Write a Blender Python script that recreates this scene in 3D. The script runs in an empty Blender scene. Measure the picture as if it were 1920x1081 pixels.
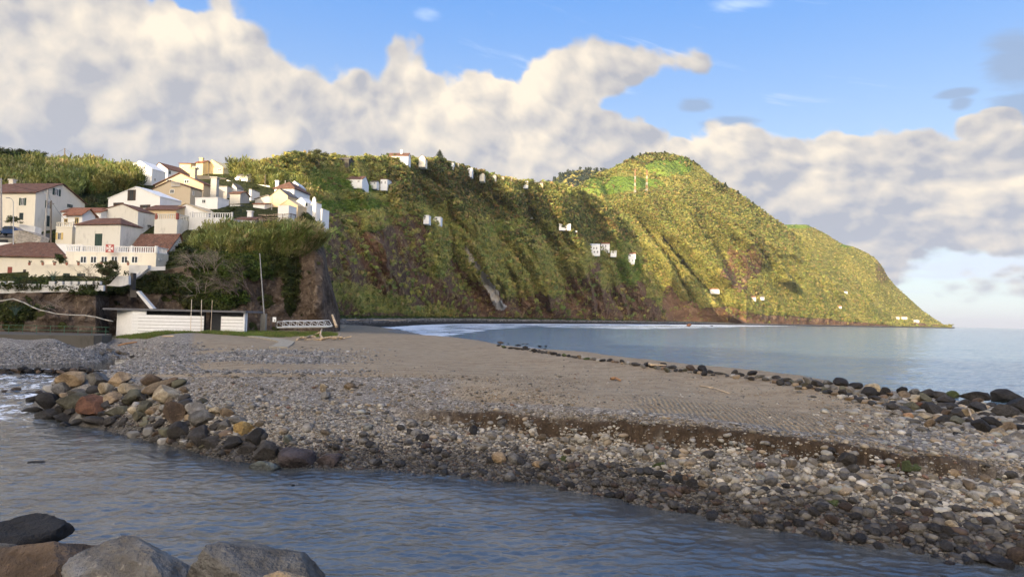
import bpy, math, random
import numpy as np
from mathutils import Vector, Matrix

# ------------------------------------------------------------------ camera
CAMZ, FPX = 6.0, 1280.0
PITCH, ROLL = math.atan(53.5 / 1280.0), 0.022
_u0 = np.array([0, -math.sin(PITCH), math.cos(PITCH)])
FWD = np.array([0, math.cos(PITCH), math.sin(PITCH)])
RGT = math.cos(ROLL) * np.array([1., 0, 0]) + math.sin(ROLL) * _u0
UPV = -math.sin(ROLL) * np.array([1., 0, 0]) + math.cos(ROLL) * _u0

def ray(px, py):
    px = np.asarray(px, float)[..., None]; py = np.asarray(py, float)[..., None]
    return (px - 960) * RGT + (540.5 - py) * UPV + FPX * FWD

def P(px, py, Y=None, z=None):
    d = ray(px, py)
    t = (np.asarray(Y, float) / d[..., 1]) if Y is not None else ((np.asarray(z, float) - CAMZ) / d[..., 2])
    return d * np.asarray(t)[..., None] + np.array([0, 0, CAMZ])

def proj(p):
    q = np.asarray(p, float) - np.array([0, 0, CAMZ])
    w = q @ FWD
    return 960 + FPX * (q @ RGT) / w, 540.5 - FPX * (q @ UPV) / w

sc = bpy.context.scene
camd = bpy.data.cameras.new("camera")
camd.sensor_fit = 'HORIZONTAL'; camd.sensor_width = 36; camd.lens = 24
camd.clip_start = 0.1; camd.clip_end = 120000
cam = bpy.data.objects.new("camera", camd)
m = Matrix.Identity(4)
for i in range(3):
    m[i][0] = RGT[i]; m[i][1] = UPV[i]; m[i][2] = -FWD[i]
m[2][3] = CAMZ
cam.matrix_world = m
sc.collection.objects.link(cam); sc.camera = cam
sc.view_settings.view_transform = 'Standard'; sc.view_settings.look = 'None'
sc.view_settings.exposure = 0.92; sc.view_settings.gamma = 1.0; sc.view_settings.use_curve_mapping = False
sc.cycles.max_bounces = 6; sc.cycles.diffuse_bounces = 3; sc.cycles.glossy_bounces = 3
sc.cycles.transparent_max_bounces = 6; sc.cycles.caustics_reflective = False; sc.cycles.caustics_refractive = False

# ------------------------------------------------------------------ sun
SUN_EL = math.atan(0.205)
SUN_H = np.array([-0.55, -0.835]); SUN_H /= np.linalg.norm(SUN_H)      # horizontal direction towards the sun
sun_dir = Vector((SUN_H[0] * math.cos(SUN_EL), SUN_H[1] * math.cos(SUN_EL), math.sin(SUN_EL)))
sd = bpy.data.lights.new("sun", 'SUN'); sd.energy = 5.0; sd.angle = math.radians(0.5); sd.color = (1.0, 0.80, 0.52)
so = bpy.data.objects.new("sun", sd); so.rotation_euler = sun_dir.to_track_quat('Z', 'Y').to_euler()
sc.collection.objects.link(so)

# ------------------------------------------------------------------ node helper
class NT:
    """tiny wrapper to write node maths as expressions"""
    def __init__(s, tree): s.t = tree
    def n(s, typ, **kw):
        nd = s.t.nodes.new(typ)
        for k, v in kw.items(): setattr(nd, k, v)
        return nd
    def put(s, sock, v):
        if isinstance(v, E): s.t.links.new(v.s, sock)
        elif isinstance(v, bpy.types.NodeSocket): s.t.links.new(v, sock)
        else:
            try: sock.default_value = v
            except Exception: sock.default_value = (v[0], v[1], v[2], 1.0) if len(v) == 3 else v[:3]
    def math(s, op, *a, clamp=False):
        nd = s.n('ShaderNodeMath', operation=op); nd.use_clamp = clamp
        for i, v in enumerate(a): s.put(nd.inputs[i], v)
        return E(s, nd.outputs[0])
    def vmath(s, op, *a):
        nd = s.n('ShaderNodeVectorMath', operation=op)
        for i, v in enumerate(a):
            if op == 'SCALE' and i == 1: s.put(nd.inputs['Scale'], v)
            else: s.put(nd.inputs[i], v)
        return E(s, nd.outputs['Value'] if op in ('DOT_PRODUCT', 'LENGTH', 'DISTANCE') else nd.outputs[0])
    def sstep(s, v, a, b):
        nd = s.n('ShaderNodeMapRange', interpolation_type='SMOOTHSTEP')
        for i, x in enumerate((v, a, b, 0.0, 1.0)): s.put(nd.inputs[i], x)
        return E(s, nd.outputs[0])
    def mix(s, f, a, b, mode='MIX'):
        nd = s.n('ShaderNodeMix', data_type='RGBA', blend_type=mode); nd.clamp_factor = True
        s.put(nd.inputs[0], f); s.put(nd.inputs[6], a); s.put(nd.inputs[7], b)
        return E(s, nd.outputs[2])
    def noise(s, vec, scale, detail=4, rough=0.55, dist=0.0, out=0, lac=2.0):
        nd = s.n('ShaderNodeTexNoise')
        s.put(nd.inputs['Vector'], vec); s.put(nd.inputs['Scale'], scale); s.put(nd.inputs['Detail'], detail)
        s.put(nd.inputs['Roughness'], rough); s.put(nd.inputs['Distortion'], dist)

        return E(s, nd.outputs[out])
    def voro(s, vec, scale, out=0, feature='F1', rand=1.0, detail=0, rough=0.5, smooth=None):
        nd = s.n('ShaderNodeTexVoronoi', feature=feature)
        s.put(nd.inputs['Vector'], vec); s.put(nd.inputs['Scale'], scale); s.put(nd.inputs['Randomness'], rand)
        if detail: s.put(nd.inputs['Detail'], detail); s.put(nd.inputs['Roughness'], rough)
        if smooth is not None: s.put(nd.inputs['Smoothness'], smooth)
        return E(s, nd.outputs[out])
    def attr(s, name, out='Fac'):
        nd = s.n('ShaderNodeAttribute', attribute_name=name)
        return E(s, nd.outputs[out])
    def ramp(s, f, stops):
        nd = s.n('ShaderNodeValToRGB'); cr = nd.color_ramp
        while len(cr.elements) < len(stops): cr.elements.new(0.5)
        for e, (p, c) in zip(cr.elements, stops): e.position = p; e.color = (c[0], c[1], c[2], 1)
        s.put(nd.inputs[0], f); return E(s, nd.outputs[0])
    def bump(s, h, dist=0.1, strength=1.0, normal=None):
        nd = s.n('ShaderNodeBump'); s.put(nd.inputs['Height'], h)
        s.put(nd.inputs['Distance'], dist); s.put(nd.inputs['Strength'], strength)
        if normal is not None: s.put(nd.inputs['Normal'], normal)
        return E(s, nd.outputs[0])
    def pos(s): return E(s, s.n('ShaderNodeNewGeometry').outputs['Position'])
    def obj(s): return E(s, s.n('ShaderNodeTexCoord').outputs['Object'])

class E:
    def __init__(s, nt, sock): s.nt = nt; s.s = sock
    def _o(s, op, b, sw=False): return s.nt.math(op, b, s) if sw else s.nt.math(op, s, b)
    def __add__(s, b): return s._o('ADD', b)
    __radd__ = __add__
    def __sub__(s, b): return s._o('SUBTRACT', b)
    def __rsub__(s, b): return s._o('SUBTRACT', b, True)
    def __mul__(s, b): return s._o('MULTIPLY', b)
    __rmul__ = __mul__
    def __truediv__(s, b): return s._o('DIVIDE', b)
    def clamp(s): return s.nt.math('ADD', s, 0.0, clamp=True)

# ------------------------------------------------------------------ world: Nishita sky with clouds
world = bpy.data.worlds.new("World"); sc.world = world; world.use_nodes = True
wt = world.node_tree; wt.nodes.clear(); N = NT(wt)
SKY_S = 0.11
sky = N.n('ShaderNodeTexSky', sky_type='NISHITA'); sky.sun_disc = False
sky.sun_elevation = SUN_EL + math.radians(6); sky.sun_rotation = math.atan2(SUN_H[0], SUN_H[1])
sky.altitude = 0; sky.air_density = 1.0; sky.dust_density = 0.4; sky.ozone_density = 2.5
tcw = N.n('ShaderNodeTexCoord'); G = tcw.outputs['Generated']
sep = N.n('ShaderNodeSeparateXYZ'); wt.links.new(G, sep.inputs[0])
gx, gy, gz = [E(N, sep.outputs[i]) for i in range(3)]
az = N.math('ARCTAN2', gx, gy) * (180 / math.pi)
el = N.math('ARCSINE', N.math('MAXIMUM', gz, -0.2)) * (180 / math.pi)

def ae(px, py):
    d = ray(px, py); d = d / np.linalg.norm(d)
    return math.degrees(math.atan2(d[0], d[1])), math.degrees(math.asin(d[2]))

def curve(pts, x, lo=-90., hi=90., vlo=-10., vhi=60.):
    nd = N.n('ShaderNodeFloatCurve'); cm = nd.mapping; c = cm.curves[0]
    q = sorted(((a - lo) / (hi - lo), (v - vlo) / (vhi - vlo)) for a, v in pts)
    while len(c.points) < len(q): c.points.new(0.5, 0.5)
    for p, (a, v) in zip(c.points, q): p.location = (min(max(a, 0), 1), v)
    for p in c.points: p.handle_type = 'AUTO_CLAMPED'
    cm.use_clip = False; cm.extend = 'HORIZONTAL'; cm.update()
    N.put(nd.inputs['Value'], ((x - lo) / (hi - lo)).clamp())
    return E(N, nd.outputs[0]) * (vhi - vlo) + vlo

top1 = [(-300, -420), (0, -170), (150, -80), (300, -20), (345, -8), (415, 2), (432, 22), (447, 62), (500, 74), (535, 112), (580, 146), (620, 160),
        (645, 172), (665, 165), (700, 158), (722, 135), (734, 88), (752, 74), (785, 88), (815, 118), (860, 124), (905, 112), (940, 120),
        (980, 104), (1040, 104), (1080, 125), (1105, 170), (1120, 205), (1160, 225), (1210, 238), (1255, 226), (1300, 212), (1400, 214),
        (1450, 225), (1520, 212), (1560, 208), (1600, 225), (1700, 240), (1800, 238), (1920, 242), (2300, 240)]
E1 = curve([ae(*p) for p in top1] + [(-88, 40), (-60, 45), (70, 12), (88, 14)], az)
botR = [(1500, 700), (1640, 640), (1690, 500), (1740, 478), (1800, 500), (1860, 486), (1920, 490), (2100, 500)]
B1 = curve([(a, e) for a, e in (ae(*p) for p in botR)] + [(0, -9), (-60, -9), (60, 3), (88, 2)], az)
ohc = [(1000, 150), (1060, 146), (1120, 138), (1180, 124), (1240, 116), (1290, 118), (1330, 124)]
OC = curve([ae(*p) for p in ohc], az)
OW = curve([(ae(1000, 150)[0], 1.5), (ae(1100, 150)[0], 2.4), (ae(1170, 140)[0], 1.7), (ae(1240, 130)[0], 0.9), (ae(1300, 120)[0], 0.65), (ae(1335, 120)[0], 0.0), (ae(1370, 120)[0], -2.0), (70, -4), (-70, -4), (ae(900, 150)[0], -2)], az)

Gv = N.vmath('MULTIPLY', G, N.vmath('ADD', (1.0, 1.0, 1.0), N.vmath('SCALE', (0.0, 0.0, 0.7), N.sstep(az, -15.0, 45.0))))
warp = N.noise(Gv, 5.0, 3, 0.5, out=1)
Gw = N.vmath('ADD', Gv, N.vmath('SCALE', N.vmath('SUBTRACT', warp, (0.5, 0.5, 0.5)), 0.05))
def billow(v):
    a = N.voro(v, 10.0, feature='F1', detail=2.4, rough=0.5)
    b = N.noise(v, 6.0, 7, 0.58)
    return b * 1.05 - a * 0.62 - 0.2
dl = (RGT * 0.011 - UPV * 0.012)
h0 = billow(Gw); h1 = billow(N.vmath('ADD', Gw, tuple(dl)))
dl2 = (RGT * 0.05 - UPV * 0.04)
hs0 = N.noise(Gw, 3.2, 4, 0.5); hs1 = N.noise(N.vmath('ADD', Gw, tuple(dl2)), 3.2, 4, 0.5)
bil = h0 + 0.36            # about zero mean
d1 = (E1 - el) + bil * 7.0 - 0.4
dB = (el - B1) + bil * 9.0 + (hs0 - 0.5) * 6
dO = OW - N.math('ABSOLUTE', el - OC) + bil * 4.5
soft = N.noise(Gw, 2.2, 2, 0.5)
sw = N.sstep(soft, 0.3, 0.7) * 1.1 + 0.45
m1 = N.sstep(d1 / sw, 0.0, 1.0)
mB = N.sstep(dB, -0.6, 1.4)
mO = N.sstep(dO, 0.0, 0.9)
mask = N.math('MAXIMUM', m1 * mB, mO)
def blob(px, py, rx, ry):
    a, e = ae(px, py); sx, sy = rx / 1280 * 57.3, ry / 1280 * 57.3
    qx = (az - a) / sx; qy = (el - e) / sy
    return N.math('EXPONENT', (qx * qx + qy * qy) * -1.0)
# small separate clouds
wisp = N.noise(N.vmath('MULTIPLY', Gw, (1.0, 1.0, 3.0)), 7.0, 6, 0.6)
dark_s = None
for b in [(1900, 110, 50, 55), (1915, 200, 55, 28), (1305, 198, 34, 14), (1365, 232, 55, 14), (1795, 175, 34, 10), (1800, 195, 20, 14)]:
    v = blob(*b); dark_s = v if dark_s is None else N.math('MAXIMUM', dark_s, v)
mD = N.sstep(dark_s + (wisp - 0.5) * 1.5, 0.30, 0.85) * 0.75
wh = None
for b in [(1390, 8, 80, 16), (800, 26, 40, 18)]:
    v = blob(*b); wh = v if wh is None else N.math('MAXIMUM', wh, v)
mW = N.sstep(wh + (wisp - 0.5) * 2.2, 0.5, 1.4) * 0.35
# low streaks near the horizon on the right
st = N.noise(N.vmath('MULTIPLY', Gw, (1.0, 1.0, 7.0)), 4.0, 6, 0.55)
mS = N.sstep(st + blob(1850, 505, 260, 38) * 0.35, 0.62, 0.80) * 0.8 * N.sstep(el, 1.5, 3.5)
# light on the clouds
lit = (h1 - h0) * 2.3 + (hs1 - hs0) * 1.5
edge = N.sstep(d1, 7.0, 0.0) * 0.16
bright = 0.20 + lit + edge
for w, b in [(.40, (60, 110, 110, 75)), (.34, (390, 70, 110, 50)), (.26, (250, 60, 120, 40)), (.55, (900, 200, 170, 75)), (.38, (1050, 150, 130, 50)),
             (.40, (505, 255, 50, 36)), (.28, (700, 240, 80, 60)), (.20, (1250, 115, 80, 25)), (.26, (1530, 335, 50, 35)), (.12, (1400, 250, 200, 25)),
             (.16, (1750, 350, 200, 30)), (.25, (760, 110, 40, 40)), (.14, (1860, 455, 60, 12)), (-.20, (250, 240, 230, 70)), (-.12, (560, 200, 90, 60)),
             (-.10, (1000, 310, 200, 30)), (-.14, (1500, 400, 250, 50))]:
    bright = bright + blob(*b) * w
bright = bright.clamp()
shade_c = N.mix(N.sstep(el, 2.0, 24.0), (0.255, 0.275, 0.325), (0.265, 0.27, 0.295))
ccol = N.mix(bright, shade_c, (0.57, 0.505, 0.415))
K = 1.0 / SKY_S
def sc3(c, k): return N.vmath('SCALE', c, k)
horizon = N.mix(N.sstep(el, -1.0, 30.0), (0.41, 0.48, 0.51), (0.072, 0.215, 0.53))
skyc = N.mix(0.80, sky.outputs[0], sc3(N.mix(N.sstep(el, -2.0, 9.0), (0.44, 0.505, 0.51), horizon), K))
c = N.mix(mS, skyc, sc3((0.42, 0.47, 0.58) if False else N.mix(0.5, (0.42, 0.47, 0.58), (0.44, 0.50, 0.60)), K))
c = N.mix(mD, c, tuple(v * K for v in (0.19, 0.245, 0.34)))
c = N.mix(mW, c, tuple(v * K for v in (0.80, 0.82, 0.85)))
c = N.mix(mask, c, sc3(ccol, K))
# warm evening glow of the sky around the low sun (behind the viewer)
sd_dot = N.vmath('DOT_PRODUCT', G, (float(SUN_H[0]), float(SUN_H[1]), 0.12))
glow = N.sstep(sd_dot, 0.05, 1.0) * N.sstep(el, 75.0, 8.0)
c = N.mix(glow * 0.85, c, sc3((4.5, 3.75, 2.85), K))
bg = N.n('ShaderNodeBackground'); N.put(bg.inputs[0], c); bg.inputs[1].default_value = SKY_S
wo = N.n('ShaderNodeOutputWorld'); wt.links.new(bg.outputs[0], wo.inputs[0])
world.cycles.sampling_method = 'MANUAL'; world.cycles.sample_map_resolution = 1024
# ------------------------------------------------------------------ numpy noise
_rs = np.random.RandomState(7)
_perm = np.tile(_rs.permutation(256), 3)
_grad = _rs.normal(size=(256, 3)); _grad /= np.linalg.norm(_grad, axis=1)[:, None]

def gnoise(p):
    p = np.asarray(p, float)
    i = np.floor(p).astype(int); f = p - i; i &= 255
    w = f * f * f * (f * (f * 6 - 15) + 10)
    out = 0
    for dx in (0, 1):
        for dy in (0, 1):
            for dz in (0, 1):
                h = _perm[_perm[_perm[i[..., 0] + dx] + i[..., 1] + dy] + i[..., 2] + dz]
                g = _grad[h]
                v = ((f - np.array([dx, dy, dz])) * g).sum(-1)
                wx = w[..., 0] if dx else 1 - w[..., 0]
                wy = w[..., 1] if dy else 1 - w[..., 1]
                wz = w[..., 2] if dz else 1 - w[..., 2]
                out = out + v * wx * wy * wz
    return out * 1.6

def fbm(p, octv=4, rough=0.5, ridged=False):
    a, s, t = 1.0, 0, 0
    p = np.asarray(p, float)
    for k in range(octv):
        n = gnoise(p * (2.03 ** k) + 13.7 * k)
        if ridged: n = 1 - 2 * np.abs(n)
        s = s + a * n; t += a; a *= rough
    return s / t

def sst(x, a, b):
    t = np.clip((np.asarray(x, float) - a) / (b - a), 0, 1); return t * t * (3 - 2 * t)

# ------------------------------------------------------------------ object helpers
C = sc.collection

def tag(o, label=None, cat=None, group=None, kind=None):
    if label: o['label'] = label
    if cat: o['category'] = cat
    if group: o['group'] = group
    if kind: o['kind'] = kind
    return o

def link(name, me, parent=None):
    o = bpy.data.objects.new(name, me); C.objects.link(o)
    if parent is not None: o.parent = parent
    return o

def mesh_np(name, V, Fs, mat=None, smooth=True, attrs=None, cols=None):
    """V (n,3); Fs (m,k) all faces k-sided; attrs dict name->(n,) ; cols dict name->(n,3)"""
    me = bpy.data.meshes.new(name)
    V = np.ascontiguousarray(V, dtype=np.float32); Fs = np.ascontiguousarray(Fs, dtype=np.int32)
    m_, k_ = Fs.shape
    me.vertices.add(len(V)); me.vertices.foreach_set('co', V.ravel())
    me.loops.add(m_ * k_); me.loops.foreach_set('vertex_index', Fs.ravel())
    me.polygons.add(m_); me.polygons.foreach_set('loop_start', np.arange(m_, dtype=np.int32) * k_)
    me.polygons.foreach_set('loop_total', np.full(m_, k_, np.int32))
    me.polygons.foreach_set('use_smooth', np.full(m_, smooth, bool))
    for n_, a in (attrs or {}).items():
        at = me.attributes.new(n_, 'FLOAT', 'POINT'); at.data.foreach_set('value', np.asarray(a, np.float32).ravel())
    for n_, a in (cols or {}).items():
        at = me.attributes.new(n_, 'FLOAT_COLOR', 'POINT')
        q = np.ones((len(V), 4), np.float32); q[:, :3] = a; at.data.foreach_set('color', q.ravel())
    me.update(calc_edges=True)
    if mat: me.materials.append(mat)
    return me

def grid_faces(nr, nc):
    i = np.arange(nr * nc).reshape(nr, nc)
    return np.stack([i[:-1, :-1], i[:-1, 1:], i[1:, 1:], i[1:, :-1]], -1).reshape(-1, 4)

def merge(protoV, protoF, idx, T, Rz, S, lean=None, tint=None):
    """copies of proto meshes (all same face size) -> one mesh. idx proto per copy; T (n,3); Rz (n,); S (n,3)"""
    Vs, Fsx, Cs = [], [], []; off = 0
    for k in range(len(protoV)):
        sel = np.where(idx == k)[0]
        if not len(sel): continue
        pv = protoV[k][None] * S[sel][:, None, :]
        c, s = np.cos(Rz[sel])[:, None], np.sin(Rz[sel])[:, None]
        x = pv[..., 0] * c - pv[..., 1] * s; y = pv[..., 0] * s + pv[..., 1] * c; z = pv[..., 2]
        if lean is not None:
            x = x + z * lean[sel][:, 0:1]; y = y + z * lean[sel][:, 1:2]
        v = np.stack([x, y, z], -1) + T[sel][:, None, :]
        f = protoF[k][None] + (np.arange(len(sel)) * len(protoV[k]))[:, None, None] + off
        Vs.append(v.reshape(-1, 3)); Fsx.append(f.reshape(-1, protoF[k].shape[1])); off += v.shape[0] * v.shape[1]
        if tint is not None: Cs.append(np.repeat(tint[sel], len(protoV[k]), axis=0))
    return np.concatenate(Vs), np.concatenate(Fsx), (np.concatenate(Cs) if tint is not None else None)

def ico(level):
    import bmesh
    bm = bmesh.new(); bmesh.ops.create_icosphere(bm, subdivisions=level, radius=1.0)
    V = np.array([v.co[:] for v in bm.verts]); Fc = np.array([[v.index for v in f.verts] for f in bm.faces]); bm.free()
    return V, Fc
ICO = {k: ico(k) for k in (1, 2, 3, 4)}

def rock_shape(seed, level=3, cuts=0, bumpy=0.15, ridg=0.0):
    r = np.random.RandomState(seed); V, Fc = ICO[level]; V = V.copy()
    for _ in range(cuts):
        n = r.normal(size=3); n /= np.linalg.norm(n); d = r.uniform(0.5, 0.82)
        s = V @ n; over = s > d
        V[over] -= ((s[over] - d) * 0.985)[:, None] * n
    nn = fbm(V * 0.9 + seed * 3.1, 4, 0.55)
    V *= (1 + bumpy * nn)[:, None]
    if ridg: V *= (1 + ridg * fbm(V * 2.6 + seed, 4, 0.6, True))[:, None]
    V /= np.abs(V).max(0)
    return V, Fc

# ------------------------------------------------------------------ materials
MATS = {}
def new_mat(name):
    mt = bpy.data.materials.new(name); mt.use_nodes = True
    mt.node_tree.nodes.clear(); nt = NT(mt.node_tree); MATS[name] = mt
    return mt, nt
def finish(nt, col, rough=0.8, normal=None, spec=0.3, metallic=0.0, trans=None):
    b = nt.n('ShaderNodeBsdfPrincipled'); nt.put(b.inputs['Base Color'], col); nt.put(b.inputs['Roughness'], rough)
    nt.put(b.inputs['Specular IOR Level'], spec); nt.put(b.inputs['Metallic'], metallic)
    if normal is not None: nt.put(b.inputs['Normal'], normal)
    out = nt.n('ShaderNodeOutputMaterial'); sh = b.outputs[0]
    if trans is not None:
        t = nt.n('ShaderNodeBsdfTranslucent'); nt.put(t.inputs[0], col)
        mx = nt.n('ShaderNodeMixShader'); mx.inputs[0].default_value = trans
        nt.t.links.new(sh, mx.inputs[1]); nt.t.links.new(t.outputs[0], mx.inputs[2]); sh = mx.outputs[0]
    nt.t.links.new(sh, out.inputs[0]); return b

def plain(name, col, rough=0.7, metallic=0.0, vary=0.15, scale=3.0, spec=0.3, bmp=0.0):
    if name in MATS: return MATS[name]
    mt, nt = new_mat(name); p = nt.obj()
    n1 = nt.noise(p, scale, 5, 0.6)
    c = nt.mix(nt.sstep(n1, 0.3, 0.7), tuple(v * (1 - vary) for v in col), tuple(min(1, v * (1 + vary)) for v in col))
    finish(nt, c, rough, nt.bump(n1, bmp) if bmp else None, spec, metallic)
    return mt

def foliage_mat(name, trans=0.25):
    mt, nt = new_mat(name)
    c = nt.attr('tint', 'Color'); n1 = nt.noise(nt.pos(), 0.35, 3)
    c = nt.mix(nt.sstep(n1, 0.3, 0.7) * 0.35, c, nt.mix(1.0, c, (0.62, 0.72, 0.5), 'MULTIPLY'))
    finish(nt, c, 0.65, None, 0.2, 0, trans); return mt
M_LEAF = foliage_mat('leaf')

def stone_mat():
    mt, nt = new_mat('stone_tinted')
    p = nt.obj(); c = nt.attr('tint', 'Color')
    n1 = nt.noise(nt.pos(), 9.0, 5, 0.65)
    c = nt.mix(nt.sstep(n1, 0.35, 0.7) * 0.5, c, nt.mix(1.0, c, (0.55, 0.54, 0.52), 'MULTIPLY'))
    n2 = nt.noise(nt.pos(), 40.0, 2, 0.6)
    finish(nt, c, 0.75, nt.bump(n1 + n2 * 0.4, 0.02, 0.8), 0.3); return mt
M_STONE = stone_mat()

def boulder_mat():
    mt, nt = new_mat('boulder_rock')
    oi = nt.n('ShaderNodeObjectInfo'); col = E(nt, oi.outputs['Color']); rnd = E(nt, oi.outputs['Random'])
    p = nt.vmath('ADD', nt.pos(), nt.vmath('SCALE', (31.0, 17.0, 5.0), rnd))
    n1 = nt.noise(p, 1.6, 7, 0.62); n2 = nt.noise(p, 11.0, 5, 0.65); 
    c = nt.mix(nt.sstep(n1, 0.40, 0.62), nt.mix(1.0, col, (0.50, 0.47, 0.44), 'MULTIPLY'), col)
    c = nt.mix(nt.sstep(n2, 0.56, 0.70) * 0.55, c, nt.mix(1.0, col, (1.6, 1.5, 1.35), 'MULTIPLY'))
    c = nt.mix(nt.sstep(n2, 0.46, 0.34) * 0.6, c, nt.mix(1.0, col, (0.35, 0.33, 0.32), 'MULTIPLY'))
    sepz = nt.n('ShaderNodeSeparateXYZ'); nt.put(sepz.inputs[0], nt.pos())
    wet = nt.sstep(E(nt, sepz.outputs[2]) + (n1 - 0.5) * 0.35, 0.42, 0.12)
    c = nt.mix(wet * 0.75, c, nt.mix(1.0, c, (0.22, 0.22, 0.24), 'MULTIPLY'))
    finish(nt, c, 0.85 - wet * 0.45, nt.bump(n1 * 1.5 + n2 * 0.5 + nt.noise(p, 34.0, 3, .6) * 0.12, 0.22, 1.0), 0.35); return mt
M_BOULD = boulder_mat()
# ------------------------------------------------------------------ spit: height model fitted through surveyed points
def interp(tab, x):
    a = np.array(tab, float); return np.interp(x, a[:, 0], a[:, 1])
SC_TOP = [(640, 772), (740, 766), (890, 764), (1000, 768), (1150, 777), (1240, 783), (1340, 796), (1440, 814), (1607, 831), (1705, 851), (1849, 859), (1920, 885), (2100, 905)]
SC_Y = [(640, 31), (740, 30.3), (900, 28.8), (1000, 27.6), (1240, 24.6), (1440, 22.6), (1600, 21.5), (1700, 20.8), (1850, 20.4), (1920, 19.8), (2100, 19.0), (2400, 18)]
SC_H = [(660, 0.0), (740, 0.16), (820, 0.36), (900, 0.50), (1080, .60), (1240, 0.66), (1340, .56), (1500, 0.60), (1620, .46), (1705, 0.50), (1850, 0.36), (1920, 0.16), (2000, 0.0)]
def scarp_term(px, Y, X=None):
    wob = 0.25 * gnoise(np.stack([px / 38, px * 0, px * 0], -1)) + 0.16 * gnoise(np.stack([px / 12, px * 0 + 5, px * 0], -1)) + 0.07 * gnoise(np.stack([px / 4, px * 0 + 9, px * 0], -1))
    sl = 0.24 + 0.22 * np.clip(gnoise(np.stack([px / 70, px * 0 + 2, px * 0], -1)) + .3, 0, 1)
    return interp(SC_H, px) * (sst(Y - interp(SC_Y, px) - wob, -sl, 0.10))

CT = []   # (px, py, z)
water = [(-250, 730), (62, 768), (110, 790), (150, 800), (250, 822), (350, 845), (470, 872), (600, 885), (700, 892), (850, 905), (1000, 925), (1150, 950),
         (1300, 984), (1500, 1023), (1700, 1062), (1900, 1102), (2150, 1150), (2500, 1220)]
for a, b in water[1:]: CT.append((a, b, 0.0))
for a, b in water[1:]: CT.append((a, b + 28, -0.6)); CT.append((a, b + 110, -1.5)) if a > 300 else None
CT += [(-300, 900, -1.5), (-100, 760, -1.0), (0, 800, -1.2), (100, 850, -1.4), (20, 740, -0.5), (-200, 700, -.2), (0, 715, 0.0), (80, 705, 0.1), (50, 725, -.2)]
CT += [(72, 748, .1), (85, 735, .15), (110, 715, .2), (140, 699, .35), (170, 689, .8)]
CT += [(-200, 687, .75), (0, 692, .75), (80, 691, .75), (130, 689, .8), (60, 672, .3), (-200, 670, .3), (0, 668, .3), (140, 676, .4), (200, 676, .75)]
CT += [(215, 684, 1.05), (240, 678, 1.1), (243, 671, 1.15), (215, 666, 1.1), (160, 664, 1.1), (100, 660, 1.1), (60, 656, 1.1), (0, 655, .6), (-100, 655, .4)]
CT += [(170, 704, 1.75), (230, 704, 2.0), (300, 704, 2.2), (350, 706, 2.4), (130, 712, 1.3), (200, 735, 1.4), (280, 745, 1.45), (180, 765, .75), (300, 790, .8)]
CT += [(260, 690, 1.9), (320, 690, 2.3), (300, 660, 2.2), (380, 655, 2.6), (300, 641, 2.75), (180, 646, 2.3), (110, 645, 2.1), (200, 633, 2.95), (100, 633, 2.9), (300, 627, 3.0), (0, 632, 2.9), (-200, 628, 2.9)]
for a in (450, 600): CT += [(a, 690, 2.75), (a, 660, 2.85), (a, 634, 2.95), (a, 624, 3.05)]
CT += [(450, 705, 2.6), (550, 706, 2.62), (650, 707, 2.65), (750, 710, 2.68), (850, 718, 2.66), (950, 735, 2.6), (1050, 750, 2.55)]
CT += [(420, 735, 2.0), (520, 740, 1.95), (620, 745, 1.95), (720, 742, 2.1), (800, 742, 2.25)]
CT += [(400, 800, 1.0), (500, 800, 1.2), (600, 790, 1.45), (700, 780, 1.6)]
CT += [(750, 690, 2.85), (750, 650, 2.9), (720, 625, 2.5), (900, 690, 2.8), (1000, 720, 2.7), (1000, 690, 2.8), (1150, 740, 2.6), (1150, 710, 2.7), (1300, 760, 2.5), (1300, 725, 2.6),
       (1450, 790, 2.35), (1450, 745, 2.5), (1600, 815, 2.25), (1600, 770, 2.4), (1750, 840, 2.2), (1750, 790, 2.35), (1900, 862, 2.1), (1900, 810, 2.3), (2150, 880, 2.0), (2150, 820, 2.2), (850, 660, 2.6), (620, 612, 3.1), (560, 606, 3.3), (450, 612, 3.2)]
seaedge = [(640, 610, 2.9), (700, 613, 2.0), (760, 620, 1.4), (850, 635, 1.5), (940, 649, 1.6), (1050, 666, 1.8), (1150, 679, 2.0), (1250, 693, 2.1), (1350, 703, 2.2), (1450, 711, 2.25),
           (1550, 724, 2.3), (1650, 739, 2.3), (1750, 752, 2.3), (1850, 764, 2.3), (1950, 775, 2.3), (2150, 795, 2.3), (2500, 830, 2.3)]
CT += seaedge
for a in range(760, 2101, 80):      # lip and foot of the cut bank
    hz_ = 594 + (a - 960) * ROLL; yy = interp(SC_Y, a); zz = CAMZ - (interp(SC_TOP, a) - hz_) / FPX * yy; hh_ = interp(SC_H, a)
    for dY, zv in ((.35, zz), (1.3, zz + .05), (-.45, zz - hh_), ):
        CT.append((a, hz_ + (CAMZ - zv) / (yy + dY) * FPX, zv))
XYZ = []
for a, b, z in CT:
    q = P(a, b, z=z); XYZ.append((float(a), q[1], z))
for a, b, z in seaedge[1:]:
    Y = P(a, b, z=z)[1]; XYZ.append((a, Y * 1.10 + 1.2, 0.1)); XYZ.append((a, Y * 1.25 + 3, -1.2)); XYZ.append((a, Y * 1.8 + 8, -3))
XYZ = np.array([q for q in XYZ if q[1] < 330])
# px at horizon level acts as the azimuth coordinate
def azc(x, y): return 960 + FPX * x / y
def _uv(px, Y): return np.stack([px / 260.0, np.log(Y) * 2.6], -1)
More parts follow.
